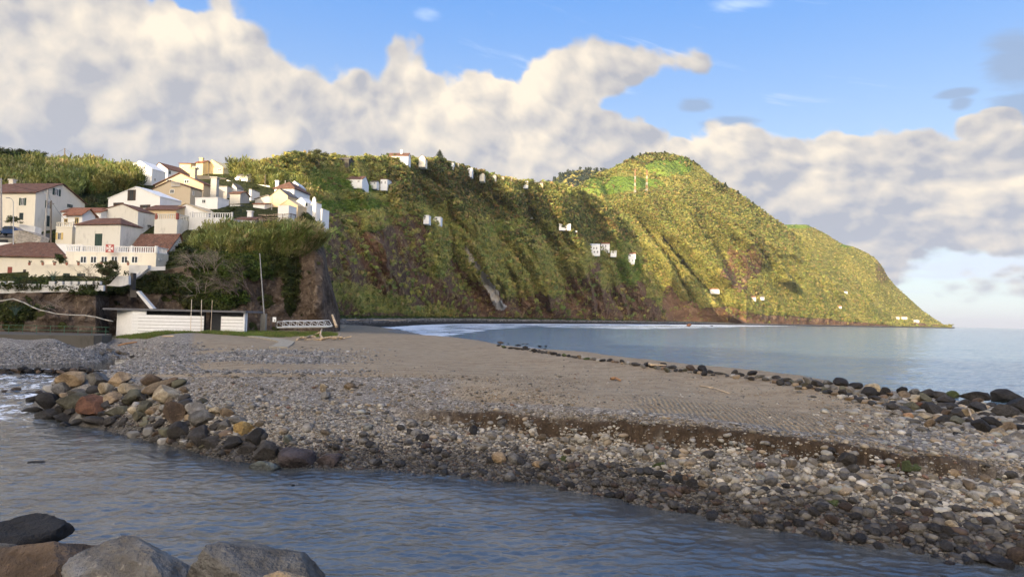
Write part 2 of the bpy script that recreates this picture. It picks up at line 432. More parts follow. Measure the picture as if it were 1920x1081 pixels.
# recompute azimuth coordinate exactly
_c = P(XYZ[:, 0], np.full(len(XYZ), 600.0), Y=XYZ[:, 1]); 
for k, (a, b, z) in enumerate(CT):
    pass
_az = []
_kk = 0
for a, b, z in CT:
    q = P(a, b, z=z)
    if q[1] < 330: _az.append(azc(q[0], q[1]))
for a, b, z in seaedge[1:]:
    q = P(a, b, z=z)
    for yy in (q[1] * 1.10 + 1.2, q[1] * 1.25 + 3, q[1] * 1.8 + 8):
        if yy < 330: _az.append(azc(q[0], q[1]))
XYZ[:, 0] = _az
zt = XYZ[:, 2] - scarp_term(XYZ[:, 0], XYZ[:, 1])
ctrl = _uv(XYZ[:, 0], XYZ[:, 1])
def _phi(r2): return 0.5 * r2 * np.log(r2 + 1e-9)
n_ = len(ctrl)
A = np.zeros((n_ + 3, n_ + 3))
A[:n_, :n_] = _phi(((ctrl[:, None] - ctrl[None]) ** 2).sum(-1)) + np.eye(n_) * 0.004
A[:n_, n_] = 1; A[:n_, n_ + 1:] = ctrl; A[n_, :n_] = 1; A[n_ + 1:, :n_] = ctrl.T
sol = np.linalg.solve(A, np.concatenate([zt, [0, 0, 0]]))
def tps(px, Y):
    uv = _uv(px, Y); sh = uv.shape[:-1]; uv = uv.reshape(-1, 2); out = np.zeros(len(uv))
    for i in range(0, len(uv), 20000):
        q = uv[i:i + 20000]
        out[i:i + 20000] = _phi(((q[:, None] - ctrl[None]) ** 2).sum(-1)) @ sol[:n_] + sol[n_] + q @ sol[n_ + 1:]
    return out.reshape(sh)
AZ0, AZ1, NA = -420.0, 2450.0, 1150
LY0, LY1, NY = math.log(11.0), math.log(300.0), 720
azs = np.linspace(AZ0, AZ1, NA); lys = np.linspace(LY0, LY1, NY)
_a2, _l2 = np.meshgrid(np.linspace(AZ0, AZ1, 240), np.linspace(LY0, LY1, 200))
Zc = tps(_a2, np.exp(_l2))
def bil2(Zg, a, l):
    nr, ncc = Zg.shape
    u = np.clip((a - AZ0) / (AZ1 - AZ0) * (ncc - 1), 0, ncc - 1.001); v = np.clip((l - LY0) / (LY1 - LY0) * (nr - 1), 0, nr - 1.001)
    i, j = v.astype(int), u.astype(int); fv, fu = v - i, u - j
    return (Zg[i, j] * (1 - fu) + Zg[i, j + 1] * fu) * (1 - fv) + (Zg[i + 1, j] * (1 - fu) + Zg[i + 1, j + 1] * fu) * fv
GA, GL = np.meshgrid(azs, lys); GY = np.exp(GL); GX = (GA - 960) / FPX * GY
GZ = bil2(Zc, GA, GL)
_pp = np.stack([GX, GY, GX * 0], -1)
GZ = GZ + fbm(_pp / 3.5, 4) * 0.10 + fbm(_pp / 0.6, 3) * 0.035 * sst(GY, 90, 40)
GZ = GZ + scarp_term(GA, GY)
# bulldozed second ledge roughness and dozer ruts
rut = sst(GA, 1120, 1250) * sst(GA, 1760, 1600) * sst(GY, interp(SC_Y, GA).min() + 0, 23) 
_gpx, _gpy = proj(np.stack([GX, GY, GZ], -1))
track = sst(_gpx, 1130, 1230) * sst(_gpx, 1760, 1640)
tc = 768 + (_gpx - 1250) * 0.115
track = track * sst(np.abs(_gpy - tc), 30, 14) * sst(GY - interp(SC_Y, GA), .6, 1.4)
GZ = GZ + track * 0.035 * np.sin(GY * 5.0 + 0.6 * gnoise(np.stack([GX / 6, GY / 6, GX * 0], -1)))
def ground_z(x, y):
    return bil2(GZ, azc(x, y), np.log(np.maximum(y, 1)))
def ground_hit(px, py):
    """first hit of photo ray with the spit ground"""
    px = np.atleast_1d(np.asarray(px, float)); py = np.atleast_1d(np.asarray(py, float))
    d = ray(px, py); res = np.full((len(px), 3), np.nan); done = np.zeros(len(px), bool)
    Ys = np.exp(np.linspace(LY0, LY1, 900)); prev = None
    for Y in Ys:
        t = Y / d[:, 1]; p = d * t[:, None] + np.array([0, 0, CAMZ]); g = np.maximum(ground_z(p[:, 0], p[:, 1]), -0.05)
        new = (~done) & (p[:, 2] <= g); res[new] = p[new]; done |= new
    return res

sd_ = GY - interp(SC_Y, GA)
dark = sst(interp(SC_H, GA), .1, .5) * sst(sd_, 0.35, 0.1) * sst(sd_ + 0.45 * fbm(_pp / .7, 3) - .55 * gnoise(np.stack([GA / 55, GA * 0, GA * 0 + 3], -1)), -.70, -.25)
wet = sst(GZ + 0.25 * fbm(_pp / 2.5, 3), 0.75, 0.35)
# packed brown driving surface of the plateau
brown = sst(GZ, 1.7, 2.2) * sst(sd_, 0.5, 2.5)
gr1 = sst(_gpy, 648, 660) * sst(_gpy, 706, 694) * sst(_gpx, 760, 560) * sst(fbm(np.stack([GX / 9, GY / 5, GX * 0], -1), 3), -.35, .1) * sst(np.abs(_gpy - 688 + (_gpx - 400) * 0.00), 3, 9)
gr2 = sst(_gpx, 400, 330) * sst(_gpy, 700, 640) * 0.9
gr3 = sst(_gpx, 1560, 1760) * 0.85
gr4 = sst(_gpx, 1000, 700) * sst(_gpy, 700, 712)
brown = brown * (1 - np.clip(gr1 * .8 + gr2 + gr3 + gr4, 0, 1))
brown = np.where(_gpx < 60, 0, brown)

mt, nt = new_mat('gravel_ground')
p = nt.pos(); v1 = nt.voro(p, 7.0, out=1); v1d = nt.voro(p, 7.0, out=0); v2 = nt.voro(p, 22.0, out=1); v2d = nt.voro(p, 22.0, out=0)
nb = nt.noise(p, 0.35, 5); nf = nt.noise(p, 3.0, 8, 0.7); nff = nt.noise(p, 25.0, 4, 0.7)
sx = nt.n('ShaderNodeSeparateColor'); nt.put(sx.inputs[0], v1); r1 = E(nt, sx.outputs[0]); r1b = E(nt, sx.outputs[1])
sx2 = nt.n('ShaderNodeSeparateColor'); nt.put(sx2.inputs[0], v2); r2 = E(nt, sx2.outputs[0])
peb = nt.ramp(r1, [(0, (.055, .05, .045)), (.3, (.13, .12, .11)), (.6, (.24, .21, .17)), (.85, (.34, .31, .27)), (1, (.5, .47, .42))])
peb2 = nt.ramp(r2, [(0, (.07, .065, .055)), (.4, (.16, .14, .12)), (.75, (.26, .23, .19)), (1, (.42, .39, .34))])
peb = nt.mix(nt.sstep(nf, 0.42, 0.58), peb, peb2)
sand = nt.ramp(nt.noise(p, 1.2, 6, 0.65), [(0.3, (.195, .142, .088)), (.5, (.262, .202, .130)), (.7, (.325, .262, .180))])
stripe = nt.noise(nt.vmath('MULTIPLY', p, (0.12, 1.3, 1.0)), 1.0, 5, 0.6)
sand = nt.mix(nt.sstep(stripe, 0.48, 0.62) * 0.5, sand, (.32, .265, .185))
sand = nt.mix(nt.sstep(r2, 0.80, 0.9) * nt.sstep(nff, .45, .6) * 0.8, sand, (.36, .33, .28))
sand = nt.mix(nt.sstep(nf, 0.60, 0.70) * 0.7, sand, peb2)
br = nt.attr('brown'); c = nt.mix(nt.sstep(br + (nf - 0.5) * 0.7, 0.35, 0.6), peb, sand)
soil = nt.mix(nt.sstep(nf, .4, .6), (.032, .022, .014), (.062, .043, .028))
soil = nt.mix(nt.sstep(r2, .985, .995) * nt.sstep(nf, .45, .6), soil, (.24, .21, .165))
c = nt.mix(nt.attr('dark'), c, soil)
we = nt.attr('wet'); c = nt.mix(we * 0.85, c, nt.mix(1.0, c, (0.22, 0.23, 0.25), 'MULTIPLY'))
h = (1.0 - v1d) * 0.6 + (1.0 - v2d) * 0.35 + nf * 0.9 + nff * 0.15
tk = nt.n('ShaderNodeTexWave', wave_type='BANDS', bands_direction='X'); nt.put(tk.inputs['Vector'], p); nt.put(tk.inputs['Scale'], 1.5)
nt.put(tk.inputs['Distortion'], 2.0); nt.put(tk.inputs['Detail Scale'], 1.2); nt.put(tk.inputs['Detail'], 2.0)
twv = E(nt, tk.outputs[1]); tr = nt.attr('track')
h = h + twv * tr * 1.3
c = nt.mix(tr * nt.sstep(twv, .5, .2) * 0.3, c, nt.mix(1.0, c, (.55, .52, .48), 'MULTIPLY'))
finish(nt, c, 0.9 - we * 0.5, nt.bump(h, 0.07, 0.9), 0.25)
keep = grid_faces(NY, NA)
spit = link('gravel_bank', mesh_np('gravel_bank', np.stack([GX, GY, GZ], -1).reshape(-1, 3), keep, mt, True,
            {'dark': dark, 'wet': wet, 'brown': brown, 'track': track}))
tag(spit, kind='structure'); spit.name = 'ground'

# ------------------------------------------------------------------ sea floor / far ground sheet
mt, nt = new_mat('seabed'); finish(nt, nt.mix(nt.noise(nt.pos(), .2, 3), (.05, .05, .045), (.09, .085, .07)), 0.9)
R_ = 60000.0
me = bpy.data.meshes.new('seabed'); me.from_pydata([(-R_, -R_, -4.5), (R_, -R_, -4.5), (R_, R_, -4.5), (-R_, R_, -4.5)], [], [(0, 1, 2, 3)]); me.materials.append(mt)
tag(link('seabed', me), kind='structure')

# ------------------------------------------------------------------ water
def water_mat(name, deep, shallow, s1, s2, amp, foamcol=(.80, .84, .88), rough=0.06, aniso=(1, 1, 1), ior=1.42, fsc=2.7):
    mt, nt = new_mat(name); p = nt.vmath('MULTIPLY', nt.pos(), aniso)
    n1 = nt.noise(p, s1, 4, 0.6, 0.6); n2 = nt.noise(p, s2, 4, 0.6, 0.4); n3 = nt.noise(p, s1 * 0.22, 3, 0.5)
    fo = nt.attr('foam'); fn = nt.noise(nt.vmath('MULTIPLY', nt.pos(), aniso), fsc, 6, 0.7, 0.8)
    f = nt.sstep(fo + (fn - 0.5) * 2.2, 0.45, 0.85)
    base = nt.mix(nt.sstep(n3, .4, .6), deep, shallow)
    c = nt.mix(f, base, foamcol)
    b = finish(nt, c, f * 0.5 + rough, nt.bump(n1 * 1.0 + n2 * 0.45, amp, 1.0), 0.5)
    b.inputs['IOR'].default_value = ior
    return mt
M_SEA = water_mat('sea_water', (.12, .20, .28), (.16, .23, .29), 0.5, 2.2, 0.5, rough=0.08, aniso=(0.5, 1.25, 1), ior=1.5, fsc=0.10)
M_RIV = water_mat('river_water', (.042, .050, .058), (.080, .084, .082), 2.2, 9.0, 0.024, rough=0.02, aniso=(0.7, 1.2, 1), ior=1.7)
M_POOL = water_mat('pool_water', (.03, .028, .02), (.035, .032, .024), 0.8, 4.0, 0.012, rough=0.03)

# sea: from beyond the spit to the horizon; azimuth x log-distance grid
SA = np.linspace(560, 2700, 1100); SL = np.concatenate([np.linspace(math.log(33), math.log(2500), 420), np.linspace(math.log(2600), math.log(58000), 40)])
A2, L2 = np.meshgrid(SA, SL); SY = np.exp(L2); SX = (A2 - 960) / FPX * SY
spx, spy = proj(np.stack([SX, SY, SX * 0], -1))
ftop = [(700, 616), (730, 615.5), (850, 606), (960, 605.5), (1200, 606.5), (1400, 608), (1560, 609)]
fbot = [(700, 617), (745, 617), (790, 630), (850, 629), (895, 623), (930, 617.5), (1000, 613.5), (1100, 615.5), (1200, 617.5), (1300, 616.0), (1440, 612.5), (1560, 610.2), (1640, 609.6)]
foam = sst(spy, interp(fbot, spx) + 2.0, interp(fbot, spx) - 2.5) * sst(spx, 1640, 1500) * (.62 + .5 * sst(spy, interp(ftop, spx) + 3.5, interp(ftop, spx) + 1) + .3 * gnoise(np.stack([SX / 30, SY / 16, SX * 0], -1)))
foam = np.maximum(foam, 0.75 * sst(spx, 730, 760) * sst(spx, 900, 820) * sst(spy, 634, 629))
sedge = [(640, 610), (700, 613), (760, 620), (850, 635), (940, 649), (1050, 666), (1150, 679), (1250, 693), (1350, 703), (1450, 711)]
dse = interp(sedge, spx) - spy
foam = np.maximum(foam, 0.62 * sst(dse, 16, 3) * sst(spx, 880, 1010) * sst(spx, 1330, 1150))
foam = np.where(spx < 1700, foam, 0) * sst(spy, interp(ftop, spx) - 4, interp(ftop, spx) - 1)
sea_v = np.stack([SX, SY, 0.10 * fbm(np.stack([SX / 4.0, SY / 2.2, SX * 0], -1), 4, .55, True) * sst(SY, 500, 150) + 0.10 * fbm(np.stack([SX / 14, SY / 9, SX * 0], -1), 2) * sst(SY, 1500, 200)], -1)
keepf = grid_faces(*SX.shape)
_cx, _cy = SX.ravel()[keepf[:, 0]], SY.ravel()[keepf[:, 0]]
keepf = keepf[(azc(_cx, _cy) > 1500) | (_cy > 42)]
sea = link('sea', mesh_np('sea', sea_v.reshape(-1, 3), keepf, M_SEA, True, {'foam': foam})); tag(sea, kind='structure')

# river: below the weir it comes down a short rapid, then runs flat along the spit
def river_z(x, y):
    z = 0.62 * sst(y, 44.0, 54.0) * sst(x, -8, -22)
    return z
RX = np.linspace(-75, 26, 900); RYl = np.exp(np.linspace(math.log(3.0), math.log(56.2), 900))
RXg, RYg = np.meshgrid(RX, RYl)
RXg = RXg * np.clip(RYg / 30.0, 0.28, 1.0) + 0.0
az_r = azc(RXg, RYg)
rz = river_z(RXg, RYg)
rap = sst(az_r, 240, 60) * sst(RYg, 30, 38)
pw = np.stack([RXg * 0.8, RYg * 1.3, RXg * 0], -1)
rz = rz + 0.055 * fbm(pw / 0.75, 4, 0.6, True) + 0.030 * fbm(pw / 2.6, 2) + rap * (0.10 * fbm(pw / 1.1, 4, 0.6) + 0.03)
rpx, rpy = proj(np.stack([RXg, RYg, rz], -1))
ffm = rap * (0.46 + 0.9 * fbm(np.stack([RXg / 1.5, RYg / 2.2, RXg * 0 + 3], -1), 4, 0.6))
ffm = np.maximum(ffm, 0.9 * sst(rpx, 175, 120) * sst(np.abs(rpy - 707 - 3 * np.sin(rpx / 14.)), 9, 3) * (0.5 + fbm(np.stack([RXg / 1.2, RYg / 1.2, RXg * 0], -1), 3)))
riv = link('river', mesh_np('river', np.stack([RXg, RYg, rz], -1).reshape(-1, 3), grid_faces(900, 900), M_RIV, True, {'foam': ffm})); tag(riv, kind='structure')
# pool above the weir
PXg, PYg = np.meshgrid(np.linspace(-110, -31, 160), np.linspace(54.6, 80, 90))
pl = link('pond', mesh_np('pond', np.stack([PXg, PYg, 1.02 + 0.01 * fbm(np.stack([PXg, PYg, PXg * 0], -1), 2)], -1).reshape(-1, 3), grid_faces(90, 160), M_POOL, True,
          {'foam': 0.5 * sst(PYg, 56.2, 55.2)})); tag(pl, kind='structure')
# ------------------------------------------------------------------ hills
def rows_to_grid(pxs, rows, nu, nv, smooth=True):
    """rows: list of (py table or ('z', value), Y table), each sampled over photo columns; returns (nv,nu,3) points + column/row params"""
    u = np.linspace(pxs[0], pxs[1], nu); K = []
    for a, b in rows:
        Y = interp(b, u)
        if isinstance(a, tuple) and a[0] == 'z':
            z = interp(a[1], u) if isinstance(a[1], list) else np.full(nu, float(a[1]))
            py = 540.5 + 53.5 + (u - 960) * ROLL - (z - CAMZ) / Y * FPX
            q = P(u, py, Y=Y); q[:, 2] = z
        else:
            q = P(u, interp(a, u), Y=Y)
        K.append(q)
    K = np.array(K); n = len(rows)
    t = np.linspace(0, n - 1, nv); i = np.clip(t.astype(int), 0, n - 2); f = (t - i)[:, None, None]
    p0 = K[np.maximum(i - 1, 0)]; p1 = K[i]; p2 = K[i + 1]; p3 = K[np.minimum(i + 2, n - 1)]
    G_ = p1 * (1 - f) + p2 * f
    if smooth:
        cr = 0.5 * (2 * p1 + (p2 - p0) * f + (2 * p0 - 5 * p1 + 4 * p2 - p3) * f * f + (3 * p1 - p0 - 3 * p2 + p3) * f ** 3)
        G_ = G_ * 0.35 + cr * 0.65
    U, T = np.meshgrid(u, t)
    return G_, U, T

def along_view(G_, d):
    """move points along the horizontal line to the camera by d metres, keeping elevation angle (spurs and gullies)"""
    q = G_ - np.array([0, 0, CAMZ]); r = np.linalg.norm(q[..., :2], axis=-1)
    return q * ((r - d) / r)[..., None] + np.array([0, 0, CAMZ])

def saw(u, sharp=0.72):
    """asymmetric ridge profile: slow rise on the left, quick fall on the right; range 0..1"""
    f = u - np.floor(u)
    return np.where(f < sharp, f / sharp, (1 - f) / (1 - sharp))

def normals(G_):
    a = np.gradient(G_, axis=1); b = np.gradient(G_, axis=0); n = np.cross(a, b)
    n /= np.linalg.norm(n, axis=-1)[..., None] + 1e-9
    return n

# materials for slopes
def slope_mat(name, fine, coarse, rockA, rockB, rockC, greenA, greenB, bscale, clump=1.0):
    mt, nt = new_mat(name); p = nt.pos()
    n1 = nt.noise(p, coarse, 6, 0.6); n2 = nt.noise(p, fine, 6, 0.65); st = nt.noise(nt.vmath('MULTIPLY', p, (1, 1, 3.5)), coarse * 2.2, 7, 0.65, 0.4)
    rk = nt.mix(nt.sstep(st, .38, .60), rockA, rockB); rk = nt.mix(nt.sstep(n2, .50, .66), rk, rockC)
    rk = nt.mix(nt.sstep(n1, .56, .66) * .6, rk, tuple(v * .45 for v in rockA))
    cr_ = nt.voro(nt.vmath('MULTIPLY', p, (1, 1, .55)), coarse * 3.0, feature='DISTANCE_TO_EDGE')
    rk = nt.mix(nt.sstep(cr_, .06, .0) * .35 * nt.sstep(n1, .45, .6), rk, tuple(v * .3 for v in rockA))
    pw_ = nt.vmath('ADD', p, nt.vmath('SCALE', nt.noise(p, clump * .6, 2, out=1), 3.0 / clump * .3))
    vd = nt.voro(pw_, clump, detail=1.0, rough=.6); vc = nt.voro(pw_, clump, out=1)
    sc_c = nt.n('ShaderNodeSeparateColor'); nt.put(sc_c.inputs[0], vc); rc = E(nt, sc_c.outputs[0])
    gn = nt.mix(nt.sstep(n1 + (n2 - .5) * .5, .38, .62), greenA, greenB)
    gn = nt.mix(nt.sstep(rc, .55, 1.0) * .40, gn, nt.mix(1.0, gn, (.50, .62, .55), 'MULTIPLY'))
    gn = nt.mix(nt.sstep(rc, .30, .0) * .35, gn, nt.mix(1.0, gn, (1.35, 1.22, 1.1), 'MULTIPLY'))
    rockf = nt.sstep(nt.attr('rock') + (n2 - .5) * 1.1, .38, .58)
    c = nt.mix(rockf, gn, rk)
    c = nt.mix(nt.sstep(nt.attr('field') + (n2 - .5) * .5, .4, .6), c, nt.mix(nt.sstep(n1, .4, .6), (.12, .19, .035), (.20, .27, .055)))
    c = nt.mix(nt.sstep(nt.attr('pale') + (n2 - .5) * 1.2, .45, .7), c, (.50, .46, .40))
    h = n2 + n1 * 1.2 + st * 0.8 - vd * 0.8 * (1.0 - rockf) - nt.sstep(cr_, .10, .0) * .12
    finish(nt, c, .95, nt.bump(h, bscale, 1.0), .1); return mt
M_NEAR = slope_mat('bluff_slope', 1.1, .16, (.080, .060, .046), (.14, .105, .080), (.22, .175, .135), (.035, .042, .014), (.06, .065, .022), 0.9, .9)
M_MID = slope_mat('cliff_slope', .22, .035, (.105, .066, .042), (.18, .10, .062), (.24, .155, .10), (.17, .175, .05), (.33, .285, .085), 4.0, .28)
M_FAR = slope_mat('mountain_slope', .07, .010, (.15, .09, .06), (.24, .14, .085), (.28, .19, .12), (.19, .195, .05), (.33, .29, .085), 11.0, .10)

PATHS = {}
def hill(name, G_, mat, attrs, kind='structure'):
    nv, nu = G_.shape[:2]
    o = link(name, mesh_np(name, G_.reshape(-1, 3), grid_faces(nv, nu), mat, True, attrs)); tag(o, kind=kind); return o

def back_rows(G_, drop, away, n=6):
    """let the surface fall away behind its crest"""
    top = G_[-1]; q = top - np.array([0, 0, CAMZ]); r = np.linalg.norm(q[:, :2], axis=-1)[:, None]
    out = []
    for k in range(1, n + 1):
        f = k / n; p = top + q / r * away * f; p = p.copy(); p[:, 2] = top[:, 2] - drop * f * f - 0.0
        out.append(p)
    return np.concatenate([G_, np.array(out)], 0)

# ---- beach under the cliffs
bY = [(390, 228), (560, 185), (600, 190), (640, 250), (700, 300), (760, 370), (850, 500), (960, 600), (1080, 740), (1200, 930), (1400, 1330), (1600, 1900), (1780, 2600)]
bw = [(a, b * 1.0) for a, b in bY]
beachG, U, T = rows_to_grid((600, 1790), [
    (('z', -3.0), [(a, b * .90 - 10) for a, b in bY]),
    (('z', 0.0), bw),
    (('z', 1.3), [(a, b * 1.012 + 3) for a, b in bY]),
    (('z', 2.8), [(a, b * 1.02 + 8) for a, b in bY]),
    (('z', 3.3), [(a, b * 1.035 + 14) for a, b in bY]),
    (('z', 5.0), [(a, b * 1.06 + 26) for a, b in bY])], 620, 60)
beachG[..., 2] += 0.35 * fbm(beachG / 9.0, 3) * sst(beachG[..., 2], 0, 1)
mt, nt = new_mat('cobble_beach'); p = nt.pos()
v = nt.voro(p, 1.6, out=1); s_ = nt.n('ShaderNodeSeparateColor'); nt.put(s_.inputs[0], v)
c = nt.ramp(E(nt, s_.outputs[0]), [(0, (.04, .04, .042)), (.55, (.09, .085, .08)), (.85, (.20, .18, .16)), (1, (.36, .34, .31))])
sz = nt.n('ShaderNodeSeparateXYZ'); nt.put(sz.inputs[0], p)
wz = nt.sstep(E(nt, sz.outputs[2]) + (nt.noise(p, .3, 3) - .5) * 1.2, 2.7, 1.2)
c = nt.mix(wz, c, (.022, .023, .026))
c = nt.mix(nt.sstep(E(nt, sz.outputs[2]) + (nt.noise(p, .12, 4) - .5) * 3, 3.2, 4.6), c, (.06, .075, .025))
finish(nt, c, .85, nt.bump(nt.voro(p, 1.6), .25, -1.0), .2)
bo = hill('beach', beachG, mt, {})

# ---- cliff hill (main, in the middle of the picture)
cr_B = [(400, 318), (420, 314), (450, 309), (480, 304), (520, 300), (552, 291), (600, 293), (650, 297), (700, 297), (740, 298), (800, 300), (825, 303), (850, 311), (900, 325), (960, 338), (1020, 346), (1060, 349), (1100, 362),
        (1128, 378), (1150, 398), (1172, 420), (1190, 446), (1206, 488), (1218, 520), (1232, 556), (1242, 585), (1250, 604)]
cr_BY = [(420, 285), (500, 310), (560, 335), (660, 430), (740, 500), (825, 590), (900, 680), (1000, 810), (1060, 900), (1128, 1020), (1190, 1050), (1218, 1030), (1250, 1000)]
Bb = [(a, b * 1.055 + 22) for a, b in bY]
def lerp_tab(t1, t2, f, xs): return [(x, interp(t1, x) * (1 - f) + interp(t2, x) * f) for x in xs]
xsB = list(range(400, 1251, 10))
YbB = [(x, interp(Bb, x)) for x in xsB]; YcB = [(x, interp(cr_BY, x)) for x in xsB]
base_py = [(x, 594 + (x - 960) * ROLL + (6 - 4.0) / interp(Bb, x) * 1280) for x in xsB]
def rowB(fpy, fY, offs=None):
    py = [(x, interp(base_py, x) * (1 - fpy) + min(interp(cr_B, x), interp(base_py, x) - 1) * fpy + (interp(offs, x) if offs else 0)) for x in xsB]
    Y = [(x, interp(YbB, x) * (1 - fY) + max(interp(YcB, x), interp(YbB, x) + 6) * fY) for x in xsB]
    return py, Y
rB = [(('z', -6.0), YbB), rowB(0.0, 0.0), rowB(.22, .05), rowB(.42, .14), rowB(.60, .34), rowB(.68, .52), rowB(.80, .70), rowB(.92, .88), rowB(1.0, 1.0)]
Gb, UB, TB = rows_to_grid((400, 1250), rB, 900, 330)
qpx, qpy = proj(Gb)
depthS = Gb[..., 1]
amp = depthS * 0.058 * sst(TB, .8, 2.2) * sst(TB, 8.0, 6.6)
edge = sst(UB, 1250, 1170) * sst(UB, 600, 660)
uu = (qpx - .42 * (qpy - 420)) / 92.0 + 0.30 * gnoise(np.stack([qpx / 120, qpy / 80, qpx * 0], -1)) + .05
uu2 = (qpx - .55 * (qpy - 420)) / 37.0 + 0.5 * gnoise(np.stack([qpx / 60, qpy / 50, qpx * 0 + 9], -1))
d = amp * (saw(uu) - .4) * 1.5 * edge + amp * .36 * (saw(uu2) - .5) * edge
rv = [(740, 330), (830, 345), (930, 385), (1000, 418), (1060, 470)]   # wooded ravine below the crest
q = qpy - interp([(a, b) for a, b in rv], qpx)
d -= depthS * 0.035 * np.exp(-(q / 26.) ** 2) * sst(qpx, 735, 800) * sst(qpx, 1080, 1000)
d += depthS * .010 * fbm(Gb / 38., 4, .6) * sst(TB, .9, 1.6)
d += depthS * .006 * fbm(Gb / 11., 3, .6, True) * sst(TB, 4.2, 2.5)
def gully(qx, qy, line, A_, wl=34., wr=30.):
    a = np.array(line, float); t = qx - np.interp(qy, a[:, 1], a[:, 0]) - 4 * gnoise(np.stack([qx / 14, qy / 14, qx * 0], -1)); en = sst(qy, a[0, 1] - 8, a[0, 1] + 25) * sst(qy, a[-1, 1] + 12, a[-1, 1] - 14)
    f = np.where(t < 0, np.clip(1 + t / wl, 0, 1), np.where(t < 5, 1 - 1.7 * t / 5, -.7 * np.clip(1 - (t - 5) / wr, 0, 1)))
    return A_ * f * en
for ln in ([(845, 415), (905, 480), (945, 575)], [(1005, 440), (1045, 520), (1062, 592)], [(1085, 478), (1108, 540), (1118, 596)], [(950, 470), (985, 520), (1010, 590)], [(690, 395), (722, 470), (740, 560)], [(1140, 490), (1165, 540), (1180, 596)], [(780, 330), (850, 372), (900, 440)]):
    d += gully(qpx, qpy, ln, depthS * .028)
Gb = along_view(Gb, d)
Gb[..., 2] += 1.6 * fbm(Gb / 16., 4) * sst(TB, 7.9, 7.2) * sst(TB, 1, 2)
# rock mask
lowB = [(560, 400), (620, 395), (650, 430), (700, 430), (745, 425), (800, 470), (850, 520), (880, 515), (930, 560), (1000, 555), (1060, 560), (1090, 540), (1120, 500), (1160, 530), (1190, 545), (1250, 560)]
nbB = fbm(np.stack([qpx / 60, qpy / 42, qpx * 0], -1), 4)
rockB = sst(qpy - interp(lowB, qpx) + nbB * 55, -12, 14)
for (a, b, rx, ry, s_) in [(765, 450, 55, 60, 1.0), (740, 420, 26, 22, .8), (800, 520, 70, 50, .9), (880, 520, 40, 30, .8), (1090, 560, 45, 45, .9), (655, 420, 26, 28, .8), (1152, 545, 30, 50, .6), (1122, 425, 10, 16, 1.0), (1200, 560, 12, 50, 1)]:
    e_ = ((qpx - a) / rx) ** 2 + ((qpy - b) / ry) ** 2
    rockB = np.maximum(rockB, s_ * sst(e_ + nbB * 1.2, 1.2, .6))
for (a, b, rx, ry, s_) in [(900, 470, 45, 60, .9), (820, 470, 22, 60, .7), (640, 550, 60, 20, .4), (720, 570, 60, 18, .8), (800, 585, 70, 10, .8), (1145, 500, 25, 50, .5)]:
    e_ = ((qpx - a) / rx) ** 2 + ((qpy - b) / ry) ** 2
    rockB = rockB * (1 - s_ * sst(e_ + nbB, 1.2, .5))
rockB *= sst(TB, 6.0, 5.2)
wl = [(460, 870), (500, 893), (540, 913), (580, 937)]
wx = np.interp(qpy, [455, 470, 500, 520, 545, 580], [868, 876, 892, 908, 922, 940])
ww = np.interp(qpy, [455, 475, 530, 580], [3, 8, 12, 11])
paleB = sst(np.abs(qpx - wx) + 7 * fbm(np.stack([qpx / 9, qpy / 9, qpx * 0], -1), 3), ww + 2, ww - 5) * sst(qpy, 452, 462) * sst(qpy, 590, 575)
fieldB = np.zeros_like(qpx)
for (a, b, rx, ry, s_) in [(640, 352, 100, 14, 1), (590, 335, 70, 16, .8), (650, 386, 80, 14, 1), (920, 392, 60, 9, .7), (960, 430, 60, 22, .7), (1180, 505, 26, 30, .8), (1160, 455, 40, 12, .6), (1150, 470, 20, 20, .4)]:
    e_ = ((qpx - a) / rx) ** 2 + ((qpy - b) / ry) ** 2
    fieldB = np.maximum(fieldB, s_ * sst(e_ + .9 * nbB, 1.2, .8))
GbF = back_rows(Gb, 60, 130)
def ext(a, n=6): return np.concatenate([a, np.repeat(a[-1:], n, 0)], 0)
hB = hill('cliff_hill', GbF, M_MID, {'rock': ext(rockB), 'pale': ext(paleB), 'field': ext(fieldB)})

# ---- mountain / headland
xsC = list(range(960, 1790, 10))
cr_C = [(960, 372), (1040, 350), (1085, 352), (1100, 338), (1120, 326), (1140, 318), (1170, 304), (1195, 294), (1215, 289), (1250, 287), (1285, 294), (1305, 306), (1330, 326), (1350, 342), (1375, 356), (1400, 373), (1425, 391), (1450, 409),
        (1472, 424), (1500, 446), (1530, 468), (1560, 494), (1600, 530), (1640, 566), (1680, 593), (1700, 603), (1780, 610)]
cr_CY = [(960, 1500), (1085, 1600), (1140, 1700), (1250, 1800), (1330, 1850), (1400, 1930), (1472, 2100), (1560, 2250), (1640, 2380), (1700, 2480), (1780, 2700)]
Cb = [(a, b * 1.03 + 20) for a, b in [(960, 1250), (1080, 1260), (1200, 1230), (1290, 1240), (1400, 1340), (1500, 1620), (1600, 1910), (1700, 2270), (1790, 2640)]]
basC = [(x, 594 + (x - 960) * ROLL + 2 / interp(Cb, x) * 1280) for x in xsC]
def rowC(fpy, fY, rel=None):
    py = [(x, interp(basC, x) * (1 - fpy) + min(interp(cr_C, x), interp(basC, x) - 1) * fpy) for x in xsC]
    Y = [(x, interp(Cb, x) * (1 - fY) + max(interp(cr_CY, x), interp(Cb, x) + 15) * fY) for x in xsC]
    return py, Y
rC = [(('z', -6.0), [(x, interp(Cb, x)) for x in xsC]), rowC(0, 0), rowC(.10, .02), rowC(.26, .14), rowC(.50, .30), rowC(.74, .46), rowC(.80, .66), rowC(.92, .88), rowC(1, 1)]
Gc, UC, TC = rows_to_grid((960, 1785), rC, 900, 330)
cpx, cpy = proj(Gc); dS = Gc[..., 1]
edge = sst(UC, 1785, 1640)
am = dS * .022 * sst(TC, 1.6, 3.0) * sst(TC, 7.9, 6.4)
